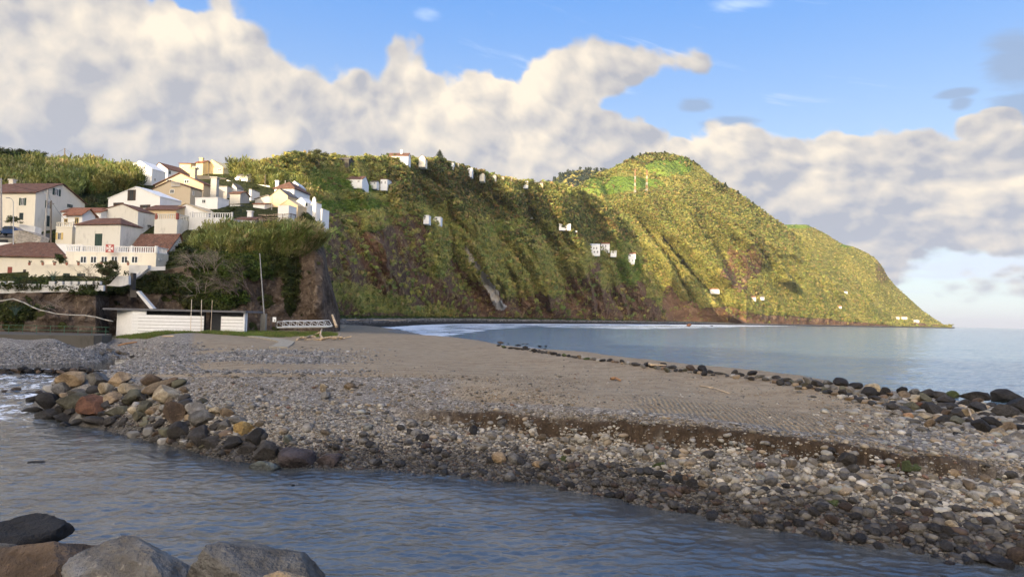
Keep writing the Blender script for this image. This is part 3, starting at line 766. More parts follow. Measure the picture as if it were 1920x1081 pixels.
u1 = (cpx - .95 * (cpy - 450)) / 74. + .35 * gnoise(np.stack([cpx / 110, cpy / 90, cpx * 0 + 4], -1)) + .32
u2 = (cpx - .80 * (cpy - 450)) / 27. + .5 * gnoise(np.stack([cpx / 60, cpy / 50, cpx * 0 + 2], -1))
u3 = cpx / 19. + .8 * gnoise(np.stack([cpx / 30, cpy / 90, cpx * 0 + 2], -1))
d = am * 1.25 * (saw(u1, .76) - .5) * edge + am * .38 * (saw(u2, .6) - .5) * edge
d += dS * .010 * (saw(u3, .7) - .5) * sst(TC, 1.2, 1.6) * sst(TC, 3.0, 2.2) * sst(cpx, 1330, 1400) * edge
d += dS * .006 * fbm(Gc / 90., 4, .6) * sst(TC, 1, 2) * edge
for ln, k_ in (([(1322, 342), (1385, 410), (1440, 470), (1496, 537)], 1.15), ([(1232, 440), (1290, 510), (1345, 570), (1392, 604)], 1.0), ([(1372, 420), (1410, 450), (1440, 500)], .5), ([(1462, 436), (1502, 486)], .6), ([(1180, 400), (1240, 470), (1290, 560)], .5), ([(1290, 400), (1340, 470), (1372, 530)], .6), ([(1540, 500), (1580, 560)], .4)):
    d += gully(cpx, cpy, ln, dS * .060 * k_, 50., 40.) * edge
# the deep gully between the cliff hill and the mountain
gx_ = np.interp(cpy, [360, 400, 450, 500, 600], [1110, 1165, 1215, 1250, 1290])
d -= dS * .05 * np.exp(-((cpx - gx_) / 42.) ** 2) * sst(TC, 7, 5)
Gc = along_view(Gc, d)
Gc[..., 2] += 5 * fbm(Gc / 70., 4) * sst(TC, 7.9, 7.2) * sst(TC, 1.5, 3) * edge
nC = fbm(np.stack([cpx / 50, cpy / 36, cpx * 0], -1), 4)
rockC = sst(TC + nC * .5, 2.15, 1.75) * sst(cpx, 1700, 1640) * .95
for (a, b, rx, ry, s_) in [(1385, 500, 38, 46, .75), (1260, 560, 18, 26, 1), (1280, 580, 40, 20, .9), (1345, 590, 50, 18, 1), (1420, 470, 18, 30, .5), (1655, 505, 14, 30, .6), (1390, 540, 40, 26, .4), (1740, 603, 40, 8, .8)]:
    e_ = ((cpx - a) / rx) ** 2 + ((cpy - b) / ry) ** 2
    rockC = np.maximum(rockC, s_ * sst(e_ + nC * 1.3, 1.2, .6))
fieldC = np.zeros_like(cpx)
for (a, b, rx, ry) in [(1255, 316, 40, 14), (1150, 345, 55, 14), (1215, 345, 34, 10), (1120, 358, 30, 8), (1290, 300, 20, 8), (1110, 366, 20, 5)]:
    e_ = ((cpx - a) / rx) ** 2 + ((cpy - b) / ry) ** 2
    fieldC = np.maximum(fieldC, sst(e_ + 1.2 * nC, 1.35, 1.0))
GcF = back_rows(Gc, 260, 700)
hC = hill('mountain', GcF, M_FAR, {'rock': ext(rockC), 'pale': ext(rockC * 0), 'field': ext(fieldC)})

# ---- farther headland behind
cr_D = [(1440, 440), (1468, 421), (1495, 421), (1512, 421), (1528, 428), (1545, 436), (1560, 446), (1580, 458), (1600, 462), (1620, 471), (1642, 484), (1655, 500), (1666, 521), (1684, 541), (1706, 560), (1730, 582), (1752, 597), (1768, 607), (1776, 610.5)]
xsD = list(range(1440, 1777, 8)) + [1776]
YD = [(1440, 2700), (1640, 2950), (1776, 3300)]
basD = [(x, 594 + (x - 960) * ROLL + 1.0) for x in xsD]
def rowD(fpy, fY): return ([(x, interp(basD, x) * (1 - fpy) + interp(cr_D, x) * fpy) for x in xsD], [(x, interp(YD, x) * (.86 + .14 * fY)) for x in xsD])
Gd, UD, TD = rows_to_grid((1440, 1776), [(('z', -6), rowD(0, 0)[1]), rowD(0, 0), rowD(.08, .03), rowD(.4, .35), rowD(.8, .7), rowD(1, 1)], 330, 160)
dpx, dpy = proj(Gd)
dd = Gd[..., 1] * .012 * (saw((dpx - 1.0 * (dpy - 500)) / 44. + .3 * gnoise(np.stack([dpx / 50, dpy / 50, dpx * 0], -1))) - .5) * sst(TD, 1, 2.2) * sst(TD, 5, 4) * sst(UD, 1776, 1700)
dd += Gd[..., 1] * .004 * fbm(Gd / 120., 4, .6) * sst(TD, 1, 2) * sst(UD, 1776, 1720)
Gd = along_view(Gd, dd)
rockD = sst(TD + .3 * fbm(Gd / 90., 3), 1.9, 1.5) * .9 + .5 * sst(((dpx - 1655) / 16) ** 2 + ((dpy - 508) / 30) ** 2, 1.3, .4)
fieldD = sst(((dpx - 1492) / 30) ** 2 + ((dpy - 424) / 5) ** 2, 1.3, .7) + sst(((dpx - 1588) / 14) ** 2 + ((dpy - 461) / 3) ** 2, 1.3, .7)
hD = hill('far_headland', back_rows(Gd, 300, 900), M_FAR, {'rock': ext(rockD), 'pale': ext(rockD * 0), 'field': ext(fieldD)})

# ---- dark wooded ridge in the far distance
cr_E = [(940, 380), (1030, 344), (1040, 336), (1055, 327), (1070, 321), (1088, 318), (1110, 320), (1130, 320), (1145, 324), (1200, 345)]
Ge, UE, TE = rows_to_grid((940, 1200), [([(900, 600), (1300, 600)], [(900, 2700), (1300, 2700)]), (cr_E, [(900, 3000), (1300, 3000)])], 200, 60, False)
Ge[..., 2] += 6 * fbm(Ge / 60, 3)
hE = hill('far_ridge', back_rows(Ge, 200, 500), M_FAR, {'rock': ext(TE * 0), 'pale': ext(TE * 0), 'field': ext(TE * 0)})

# ---- near bluff and the village slope on the left
# columns 0..620 (extended left), rows from the quay up to the crest of the cane hill
bl = [(-500, 92), (-200, 90), (0, 89), (180, 89), (205, 96), (300, 98), (455, 100), (500, 104), (560, 107), (605, 108), (628, 113), (640, 120)]
bt = [(-500, 535), (0, 537), (190, 540), (235, 530), (250, 512), (262, 508), (300, 506), (340, 500), (380, 495), (420, 492), (480, 486), (540, 482), (590, 470), (606, 485), (616, 530), (640, 600)]
mid1 = [(-500, 505), (0, 523), (118, 512), (240, 510), (300, 506), (345, 492), (400, 480), (470, 470), (560, 462), (590, 462), (606, 480), (616, 527), (640, 600)]
mid2 = [(-500, 470), (0, 462), (118, 470), (224, 476), (300, 484), (345, 452), (433, 446), (480, 440), (560, 435), (590, 450), (606, 475), (616, 525), (640, 600)]
mid3 = [(-500, 430), (0, 425), (64, 428), (150, 442), (257, 432), (345, 413), (433, 414), (480, 425), (545, 422), (572, 418), (590, 432), (606, 470), (616, 520), (640, 600)]
mid4 = [(-500, 395), (64, 400), (150, 396), (299, 399), (380, 392), (450, 386), (500, 393), (540, 390), (575, 397), (600, 430), (616, 518), (640, 600)]
mid5 = [(-500, 368), (0, 368), (160, 370), (299, 380), (380, 385), (425, 376), (450, 374), (505, 377), (551, 371), (575, 388), (600, 425), (616, 515), (640, 600)]
mid6 = [(-500, 340), (0, 342), (160, 346), (284, 343), (345, 346), (430, 343), (480, 353), (530, 360), (575, 380), (600, 420), (616, 512), (640, 600)]
crA = [(-500, 318), (0, 322), (120, 325), (200, 328), (300, 332), (345, 330), (380, 325), (435, 326), (480, 336), (530, 352), (575, 374), (600, 415), (616, 510), (640, 600)]
def cY(v): return [(-500, v[0]), (0, v[0]), (300, v[1]), (560, v[2]), (606, v[3]), (640, v[4])]
rA = [(('z', -2.0), bl), (('z', 3.0), bl), (bt, [(a, b + 3) for a, b in bl]), (mid1, cY([103, 105, 108, 113, 121])), (mid2, cY([112, 113, 116, 115, 121.3])), (mid3, cY([120, 123, 123, 117, 121.6])),
      (mid4, cY([136, 134, 137, 119, 122])), (mid5, cY([155, 156, 152, 121, 122.5])), (mid6, cY([180, 182, 170, 124, 123])), (crA, cY([205, 206, 200, 134, 125]))]
Ga, UA, TA = rows_to_grid((-420, 638), rA, 760, 420, False)
apx, apy = proj(Ga)
cl = sst(TA, 1.0, 1.35) * sst(TA, 2.15, 1.7)
d = cl * (1.3 * fbm(Ga / 5.5, 4, .55) + 1.2 * (saw((apx + .2 * apy) / 62. + .5 * gnoise(np.stack([apx / 50, apy / 40, apx * 0], -1)), .6) - .5) + .45 * fbm(Ga / 1.5, 4, .6, True))
d += .25 * fbm(Ga / 14, 3) * sst(TA, 2.1, 2.8)
d += 2.2 * np.exp(-((apx - 592) / 16.) ** 2) * cl - 2.0 * np.exp(-((apx - 555) / 14.) ** 2) * cl
Ga = along_view(Ga, d)
nA = fbm(np.stack([apx / 40, apy / 30, apx * 0], -1), 4)
rockA = sst(TA, 2.12, 1.98) * sst(nA, .42, .15)
rockA = np.maximum(rockA, sst(apx, 560, 575) * sst(apy, 440, 470)); rockA = np.where((apx > 380) & (apx < 560) & (apy < 520), 0, rockA)
for (a, b, rx, ry, s_) in [(410, 520, 50, 50, .8), (545, 540, 14, 60, .8), (300, 520, 30, 30, .5), (25, 600, 25, 30, .6)]:
    e_ = ((apx - a) / rx) ** 2 + ((apy - b) / ry) ** 2
    rockA = rockA * (1 - s_ * sst(e_ + nA, 1.2, .5))
hA = hill('village_hill', back_rows(Ga, 25, 60), M_NEAR, {'rock': ext(rockA), 'pale': ext(rockA * 0), 'field': ext(rockA * 0)})

# ---- the valley side behind and to the left of the viewer (its shade lies over the shore)
perp = np.array([-SUN_H[1], SUN_H[0]])      # q direction
hq = [(-1150, 0), (-900, 60), (-700, 140), (-500, 215), (-420, 236), (-352, 230), (-330, 196), (-300, 158), (-243, 138), (-200, 124), (-145, 114), (-60, 92), (100, 92), (400, 80), (700, 30), (800, 0)]
qs = np.linspace(-1150, 800, 240); ss = np.linspace(-260, 240, 60)
Qg, Sg = np.meshgrid(qs, ss)
cen = np.array([0, 0])
HX = perp[0] * Qg - (-SUN_H[0]) * (300 - Sg) ; HY = perp[1] * Qg - (-SUN_H[1]) * (300 - Sg)
HZ = interp(hq, Qg) * np.exp(-(Sg / 110.) ** 2) + 6 * fbm(np.stack([HX / 40, HY / 40, HX * 0], -1), 4) - 2
hV = hill('valley_hill', np.stack([HX, HY, HZ], -1), M_MID, {'rock': HZ * 0, 'pale': HZ * 0, 'field': HZ * 0})
# ------------------------------------------------------------------ vegetation prototypes (quads only)
def blade_quads(r, n, h, spread, w, lean, droop=0.35, segs=2):
    """n bent leaves/canes out of a common foot"""
    V, Fq = [], []
    for _ in range(n):
        a = r.uniform(0, 2 * math.pi); rr = spread * math.sqrt(r.uniform(0, 1)); x0, y0 = rr * math.cos(a), rr * math.sin(a)
        hh = h * r.uniform(.6, 1.0); la = r.uniform(0, 2 * math.pi); ln = lean * r.uniform(.2, 1)
        wa = r.uniform(0, math.pi); wx, wy = w * math.cos(wa), w * math.sin(wa); b0 = len(V)
        for k in range(segs + 1):
            t = k / segs; ww = (1 - t * .75)
            off = ln * hh * t * t; z = hh * t - droop * ln * hh * t * t
            cx, cy = x0 + off * math.cos(la), y0 + off * math.sin(la)
            V.append((cx - wx * ww, cy - wy * ww, z)); V.append((cx + wx * ww, cy + wy * ww, z))
        for k in range(segs): Fq.append((b0 + 2 * k, b0 + 2 * k + 1, b0 + 2 * k + 3, b0 + 2 * k + 2))
    return np.array(V), np.array(Fq)

def cane_proto(seed, n=9, leafy=4):
    """giant cane: stems with feathery leaves along the upper part"""
    r = random.Random(seed); V, Fq = blade_quads(r, n, 1.0, .32, .012, .28, .4, 3); V = list(map(tuple, V)); Fq = list(map(tuple, Fq))
    for k in range(n * leafy):
        a = r.uniform(0, 2 * math.pi); rr = .36 * math.sqrt(r.uniform(0, 1)); z = r.uniform(.35, 1.0); x, y = rr * math.cos(a), rr * math.sin(a)
        la = r.uniform(0, 2 * math.pi); L = r.uniform(.16, .30); dx, dy = math.cos(la) * L, math.sin(la) * L; w = r.uniform(.018, .035)
        px_, py_ = -math.sin(la) * w, math.cos(la) * w; up = r.uniform(.05, .22); b0 = len(V)
        V += [(x - px_, y - py_, z), (x + px_, y + py_, z), (x + dx * .6 + px_ * .8, y + dy * .6 + py_ * .8, z + up), (x + dx * .6 - px_ * .8, y + dy * .6 - py_ * .8, z + up)]
        Fq.append((b0, b0 + 1, b0 + 2, b0 + 3))
    return np.array(V), np.array(Fq)

def bush_proto(seed, n=46, leaf=.17, flat=.75):
    """leaf-sized faces through the volume of a lumpy crown; unit radius, foot at z=0"""
    r = random.Random(seed); V, Fq = [], []
    lobes = [(r.uniform(-.55, .55), r.uniform(-.55, .55), r.uniform(.35, 1.0) * flat, r.uniform(.35, .6)) for _ in range(6)]
    for k in range(n):
        lx, ly, lz, lr = lobes[r.randrange(6)]
        u, v = r.uniform(-1, 1), r.uniform(0, 2 * math.pi); s = math.sqrt(1 - u * u); rr = lr * r.uniform(.65, 1.05)
        c = np.array([lx + rr * s * math.cos(v), ly + rr * s * math.sin(v), max(0.02, lz + rr * u * .8)])
        nrm = np.array([s * math.cos(v), s * math.sin(v), u]) + np.array([r.uniform(-.7, .7) for _ in range(3)]); nrm /= np.linalg.norm(nrm)
        t = np.cross(nrm, [r.uniform(-1, 1), r.uniform(-1, 1), r.uniform(-1, 1)]); t /= np.linalg.norm(t); b = np.cross(nrm, t)
        L = leaf * r.uniform(.6, 1.3); W_ = L * r.uniform(.45, .9); b0 = len(V)
        for sx_, sy_ in ((-1, -.6), (1, -1), (.8, 1), (-.9, .8)): V.append(tuple(c + t * L * sx_ + b * W_ * sy_))
        Fq.append((b0, b0 + 1, b0 + 2, b0 + 3))
    return np.array(V), np.array(Fq)

CANE_F = [cane_proto(s, 4, 3) for s in range(6)]              # for far slopes
CANE_N = [cane_proto(s + 20, 12, 9) for s in range(6)]        # near
BUSH_F = [bush_proto(s, 34, .24) for s in range(6)]
BUSH_N = [bush_proto(s + 9, 150, .11) for s in range(5)]
GRASS = [blade_quads(random.Random(s), 9, 1.0, .5, .035, .8) for s in range(4)]
rng = np.random.RandomState(11)

def sample_grid(G_, dens, n, extra=()):
    """n random points on grid; probability = projected picture area x density"""
    qx, qy = proj(G_)
    ar = np.abs((qx[1:, 1:] - qx[:-1, :-1]) * (qy[1:, :-1] - qy[:-1, 1:]) - (qx[1:, :-1] - qx[:-1, 1:]) * (qy[1:, 1:] - qy[:-1, :-1])) * .5
    w = (ar * dens[:-1, :-1]).ravel(); w = np.where(np.isfinite(w), w, 0); cs = np.cumsum(w)
    k = np.searchsorted(cs, rng.uniform(0, cs[-1], n)); nr, ncc = ar.shape; k = np.clip(k, 0, nr * ncc - 1)
    i, j = k // ncc, k % ncc; a, b = rng.uniform(size=n)[:, None], rng.uniform(size=n)[:, None]
    p = G_[i, j] * (1 - a) * (1 - b) + G_[i, j + 1] * a * (1 - b) + G_[i + 1, j] * (1 - a) * b + G_[i + 1, j + 1] * a * b
    return p, [e_[i, j] for e_ in extra], qx[i, j], qy[i, j]

def tints(n, pals, which=None, jit=.18):
    pals = np.array(pals); k = rng.randint(0, len(pals), n) if which is None else which
    c = pals[k] * (1 + jit * rng.normal(size=(n, 1))); c[:, 0] *= 1 + .08 * rng.normal(size=n)
    return np.clip(c, .005, .9)

def scatter(name, protos, pts, size, tint, label=None, cat=None, hz=(.8, 1.3), lean=None, mat=None, kind='stuff'):
    n = len(pts); S = np.stack([size, size, size * rng.uniform(*hz, n)], -1)
    V, Fq, Ct = merge([a for a, b in protos], [b for a, b in protos], rng.randint(0, len(protos), n), pts, rng.uniform(0, 6.28, n), S, lean, tint)
    o = link(name, mesh_np(name, V, Fq, mat or M_LEAF, False, None, {'tint': Ct})); tag(o, label, cat, None, kind); return o

CANE_PAL = [(.56, .50, .16), (.49, .45, .14), (.40, .40, .11), (.60, .50, .21), (.31, .34, .10)]
BUSH_PAL = [(.21, .23, .065), (.27, .275, .075), (.33, .31, .085), (.16, .185, .055), (.33, .26, .10)]
TREE_PAL = [(.07, .09, .03), (.12, .14, .042), (.19, .175, .055), (.21, .15, .06)]
FIELD_PAL = [(.22, .33, .06), (.28, .36, .07), (.16, .25, .05)]

# ---- cliff hill: cane everywhere it is not rock or field
patch = fbm(np.stack([qpx / 34, qpy / 26, qpx * 0 + 7], -1), 4)
wood = np.zeros_like(qpx)
for (a, b, rx, ry, s_) in [(820, 345, 100, 40, 1), (960, 390, 100, 26, .9), (745, 330, 34, 12, .8), (540, 318, 60, 14, .4), (1100, 425, 70, 40, .75), (1010, 440, 70, 20, .5), (690, 300, 60, 8, .2), (1150, 440, 40, 20, .5)]:
    wood = np.maximum(wood, s_ * sst(((qpx - a) / rx) ** 2 + ((qpy - b) / ry) ** 2 + patch * .9, 1.3, .6))
vis = sst(TB, .9, 1.05)
dn = vis * (1 - np.clip(.955 * rockB + paleB, 0, 1)) * (1 - .97 * fieldB) * (1 - .75 * wood)
p, (ro,), a_, b_ = sample_grid(Gb, dn, 60000, (rockB,))
Y_ = p[:, 1]; size = 1.0 + Y_ * .0026 * rng.uniform(.6, 1.25, len(p))
wind = np.stack([rng.uniform(.05, .55, len(p)), rng.uniform(-.2, .2, len(p))], -1)
k_ = (fbm(p / 30., 3) * 3.2 + 1.6 + rng.normal(size=len(p)) * .9).astype(int).clip(0, 4)
scatter('cane', CANE_F, p - [0, 0, .5], size, tints(len(p), CANE_PAL, k_), 'windblown yellow-green giant cane covering the cliff hill above the beach', 'cane', lean=wind)
dn = vis * (1 - np.clip(.85 * rockB + paleB, 0, 1)) * (.25 * (1 - .6 * sst(qpx, 760, 700)) + .9 * wood + .25 * sst(patch, 0, .4)) * (1 - .95 * fieldB)
p, (wd,), a_, b_ = sample_grid(Gb, dn, 15000, (wood,))
size = 1.0 + p[:, 1] * .0032 * rng.uniform(.35, 1.6, len(p))
tt = np.where((wd > rng.uniform(size=len(p)))[:, None], tints(len(p), TREE_PAL), tints(len(p), BUSH_PAL))
scatter('bushes', BUSH_F, p - [0, 0, .3], size, tt, 'dark green and russet scrub in the ravine and on the cliff hill', 'scrub')
dn = vis * fieldB
p, _, a_, b_ = sample_grid(Gb, dn, 5000)
scatter('crops', BUSH_F, p - [0, 0, .2], .5 + p[:, 1] * .0022 * rng.uniform(.5, 1.2, len(p)), tints(len(p), FIELD_PAL), 'bright green crop rows and grass on the hillside terraces', 'crops', hz=(.3, .6))

# ---- mountain
patC = fbm(np.stack([cpx / 40, cpy / 30, cpx * 0 + 2], -1), 4)
visC = sst(TC, .95, 1.1); woodC = np.zeros_like(cpx)
for (a, b, rx, ry, s_) in [(1200, 296, 60, 12, 1), (1265, 375, 110, 26, .6), (1110, 340, 40, 16, .8), (1340, 400, 70, 60, .45), (1300, 300, 40, 8, 1), (1210, 400, 70, 40, .5), (1440, 440, 60, 60, .3)]:
    woodC = np.maximum(woodC, s_ * sst(((cpx - a) / rx) ** 2 + ((cpy - b) / ry) ** 2 + patC * .8, 1.3, .5))
dn = visC * (1 - .97 * rockC) * (1 - .93 * fieldC) * (1 - .7 * woodC) * (.25 + .75 * sst(patC, -.25, .2)) * sst(cpx, 1035, 1060)
p, _, a_, b_ = sample_grid(Gc, dn, 60000)
k_ = (fbm(p / 120., 3) * 3 + 1.8 + rng.normal(size=len(p)) * .9).astype(int).clip(0, 4)
scatter('hillside_cane', CANE_F, p - [0, 0, .5], 0.8 + p[:, 1] * .0011 * rng.uniform(.3, 1.6, len(p)), tints(len(p), CANE_PAL, k_), 'sunlit yellow-green cane and grass on the flank of the big mountain', 'cane', hz=(.6, 1.0))
dn = visC * (1 - .85 * rockC) * (.10 + woodC + .55 * sst(patC, .05, .35)) * (1 - .93 * fieldC) * sst(cpx, 1035, 1060)
p, (wd,), a_, b_ = sample_grid(Gc, dn, 26000, (woodC,))
tt = np.where((wd * .5 > rng.uniform(size=len(p)))[:, None], tints(len(p), TREE_PAL), tints(len(p), BUSH_PAL))
scatter('woodland', BUSH_F, p - [0, 0, .5], 0.6 + p[:, 1] * .0013 * rng.uniform(.3, 2.2, len(p)), tt, 'green scrub and small trees spread over the mountain slopes', 'woodland')
# ---- far headland and far ridge
p, _, a_, b_ = sample_grid(Gd, sst(TD, .98, 1.1) * (1 - .9 * np.clip(rockD, 0, 1)) * (1 - .9 * np.clip(fieldD, 0, 1)), 15000)
tt = np.where(rng.uniform(size=(len(p), 1)) < .4, tints(len(p), CANE_PAL), tints(len(p), BUSH_PAL))
scatter('headland_scrub', BUSH_F, p - [0, 0, 1], 1 + p[:, 1] * .0011 * rng.uniform(.3, 1.6, len(p)), tt, 'low green scrub on the farthest headland by the sea', 'scrub', hz=(.4, .8))
p, _, a_, b_ = sample_grid(Ge, np.ones_like(TE), 5200)
scatter('far_forest', BUSH_F, p - [0, 0, 2], p[:, 1] * .0034 * rng.uniform(.6, 1.2, len(p)), tints(len(p), [(.030, .045, .022), (.045, .06, .028)]), 'dark forest covering the distant ridge behind the hills', 'forest', hz=(1.0, 1.9))

# ---- village hill and near bluff
patA = fbm(np.stack([apx / 30, apy / 22, apx * 0 + 1], -1), 4)
def reg(px_, py_, lst, nz=None):
    o = np.zeros_like(px_)
    for (a, b, rx, ry, s_) in lst: o = np.maximum(o, s_ * sst(((px_ - a) / rx) ** 2 + ((py_ - b) / ry) ** 2 + (0 if nz is None else nz * .8), 1.25, .75))
    return o
caneA = reg(apx, apy, [(60, 345, 120, 34, 1), (0, 350, 120, 40, 1), (-200, 340, 200, 60, 1), (170, 347, 90, 16, 1), (140, 330, 60, 14, 1), (480, 330, 44, 8, .8), (480, 462, 115, 19, 1), (556, 466, 30, 18, 1)], patA)
caneA = np.maximum(caneA, sst(TA, 8.3, 8.8) * .8 * np.maximum(sst(apx, 190, 150), sst(apx, 440, 460))) * sst(TA, 1.9, 2.1)
caneA = np.where((apy > 440) & (apx < 345), 0, caneA)
p, _, a_, b_ = sample_grid(Ga, caneA * (1 - .9 * sst(apx, 585, 600) * sst(apy, 440, 470)), 9000)
k_ = (fbm(p / 12., 3) * 3 + 2.0 + rng.normal(size=len(p)) * .8).astype(int).clip(0, 4)
size = rng.uniform(1.4, 4.1, len(p)) * np.where(p[:, 1] > 150, 1.15, np.where(a_ > 340, .68, .95))
wind = np.stack([rng.uniform(-.1, .35, len(p)) + .5 * sst(a_, 500, 580) * sst(b_, 380, 420), rng.uniform(-.35, .1, len(p))], -1)
scatter('reeds', CANE_N, p - [0, 0, .3], size, tints(len(p), [(.34, .32, .12), (.27, .28, .095), (.20, .23, .07), (.38, .32, .16), (.15, .18, .06)], k_),
        'tall olive green cane thicket on the village hillside and bluff top', 'cane', lean=wind)
bushA = reg(apx, apy, [(60, 536, 90, 10, 1), (190, 545, 60, 10, .9), (300, 535, 60, 16, .8), (410, 500, 60, 40, 1), (440, 470, 80, 28, 1), (395, 560, 60, 26, .9), (480, 495, 40, 30, .8), (545, 520, 14, 60, .7), (20, 590, 30, 16, .8),
                       (330, 480, 40, 20, .6), (150, 385, 60, 14, .9), (200, 370, 30, 20, .8), (565, 430, 30, 30, .4)], patA) + .05 * sst(TA, 1.2, 1.6) * (patA > .2)
p, _, a_, b_ = sample_grid(Ga, bushA * sst(TA, 1.02, 1.2), 2600)
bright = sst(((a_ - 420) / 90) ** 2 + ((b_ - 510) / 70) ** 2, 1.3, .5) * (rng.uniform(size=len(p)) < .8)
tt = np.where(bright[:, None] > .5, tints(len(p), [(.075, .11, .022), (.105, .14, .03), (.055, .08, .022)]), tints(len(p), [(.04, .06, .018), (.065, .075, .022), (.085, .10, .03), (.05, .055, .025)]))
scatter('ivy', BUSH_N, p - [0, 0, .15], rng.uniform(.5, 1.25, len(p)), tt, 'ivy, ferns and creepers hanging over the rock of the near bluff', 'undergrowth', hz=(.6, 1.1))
# grass strips at the foot of the bluff and around the beach building
GR, u_, t_ = rows_to_grid((150, 640), [([(150, 633), (300, 635), (460, 633), (640, 640)], [(150, 78), (640, 84)]), ([(150, 628), (460, 622), (640, 612)], [(150, 90), (640, 100)])], 120, 30, False)
GR[..., 2] = ground_z(GR[..., 0], GR[..., 1])
gpx_, gpy_ = proj(GR)
gm = reg(gpx_, gpy_, [(300, 629, 140, 6, 1), (420, 630, 90, 7, 1), (530, 622, 90, 9, 1), (195, 627, 30, 5, 1), (600, 626, 30, 6, .5)], fbm(GR / 3, 3))
p, _, a_, b_ = sample_grid(GR, gm, 9000)
scatter('grass', GRASS, p - [0, 0, .03], rng.uniform(.22, .5, len(p)), tints(len(p), [(.10, .17, .03), (.14, .20, .04), (.17, .19, .05), (.20, .19, .07)]), 'green grass strip in front of the white beach building', 'grass')
p, _, a_, b_ = sample_grid(beachG, sst(beachG[..., 2], 3.4, 4.2) * sst(U, 1240, 1000), 3200)
scatter('beach_scrub', BUSH_F, p - [0, 0, .2], .5 + p[:, 1] * .0022 * rng.uniform(.4, 1.3, len(p)), tints(len(p), [(.05, .09, .025), (.07, .10, .03), (.11, .13, .035)]), 'low green scrub along the foot of the cliff behind the beach', 'scrub', hz=(.4, .8))
# ------------------------------------------------------------------ buildings
def roof_tile_mat(name, ca, cb, scale=1.0):
    mt, nt = new_mat(name); p = nt.obj()
    w = nt.n('ShaderNodeTexWave', wave_type='BANDS', bands_direction='X'); nt.put(w.inputs['Vector'], p); nt.put(w.inputs['Scale'], 1.15 * scale); w.inputs['Distortion'].default_value = 0.3
    wv = E(nt, w.outputs[1]); n1 = nt.noise(p, 1.3, 5, .65); n2 = nt.noise(nt.vmath('MULTIPLY', p, (4, 1, 1)), 2.5, 3, .6)
    c = nt.mix(nt.sstep(n2, .35, .65), ca, cb); c = nt.mix(nt.sstep(n1, .52, .68) * .7, c, (.055, .05, .045))
    c = nt.mix(nt.sstep(n1, .44, .34) * .35, c, (.34, .27, .21))
    c = nt.mix(nt.sstep(wv, .35, .1) * .6, c, (.045, .03, .025))
    finish(nt, c, .85, nt.bump(wv, .08, .8), .2); return mt
ROOF = {'brown': roof_tile_mat('brown_roof_tiles', (.155, .075, .05), (.22, .12, .085)), 'red': roof_tile_mat('red_roof_tiles', (.30, .12, .07), (.36, .17, .10)),
        'grey': roof_tile_mat('grey_roof', (.17, .15, .135), (.25, .23, .20))}
def wall_mat(name, col, dirt=.5):
    mt, nt = new_mat(name); p = nt.obj()
    n1 = nt.noise(nt.vmath('MULTIPLY', p, (1, 1, .35)), .8, 7, .68); n2 = nt.noise(p, .25, 3)
    c = nt.mix(nt.sstep(n1, .50, .72) * dirt, col, tuple(v * .52 for v in col)); c = nt.mix(nt.sstep(n2, .5, .7) * dirt * .4, c, (col[0] * .7, col[1] * .66, col[2] * .56))
    finish(nt, c, .85, nt.bump(n1, .02, .5), .2); return mt
WALL = {'white': wall_mat('white_plaster', (.76, .76, .75), .22), 'cream': wall_mat('cream_plaster', (.75, .70, .59), .35), 'beige': wall_mat('beige_plaster', (.50, .42, .31), .2),
        'old': wall_mat('weathered_plaster', (.64, .62, .56), .75), 'grey': wall_mat('grey_plaster', (.42, .41, .39), .6), 'yellow': wall_mat('yellow_plaster', (.78, .62, .34), .15),
        'stone': wall_mat('dark_stone', (.085, .078, .07), .8), 'ochre': wall_mat('ochre_plaster', (.60, .47, .30), .5), 'palegrey': wall_mat('pale_grey_plaster', (.60, .60, .59), .55)}
GLASS = plain('window_glass', (.05, .06, .07), .12, spec=.6); WFRAME = plain('white_frame', (.75, .75, .73), .5, vary=.05)
GREENSH = plain('green_shutter', (.03, .06, .05), .6); BROWNSH = plain('dark_brown_shutter', (.05, .035, .028), .6); REDSH = plain('red_shutter', (.28, .09, .07), .6)
YELFR = plain('yellow_frame', (.62, .45, .16), .6); CONC = wall_mat('bare_concrete', (.26, .25, .22), .7); DKWOOD = plain('dark_wood', (.09, .065, .045), .8); PALEW = plain('pale_driftwood', (.46, .36, .25), .8, vary=.3, bmp=.02)
SHUT = {'green': GREENSH, 'brown': BROWNSH, 'red': REDSH, 'yellow': YELFR, 'white': WFRAME}

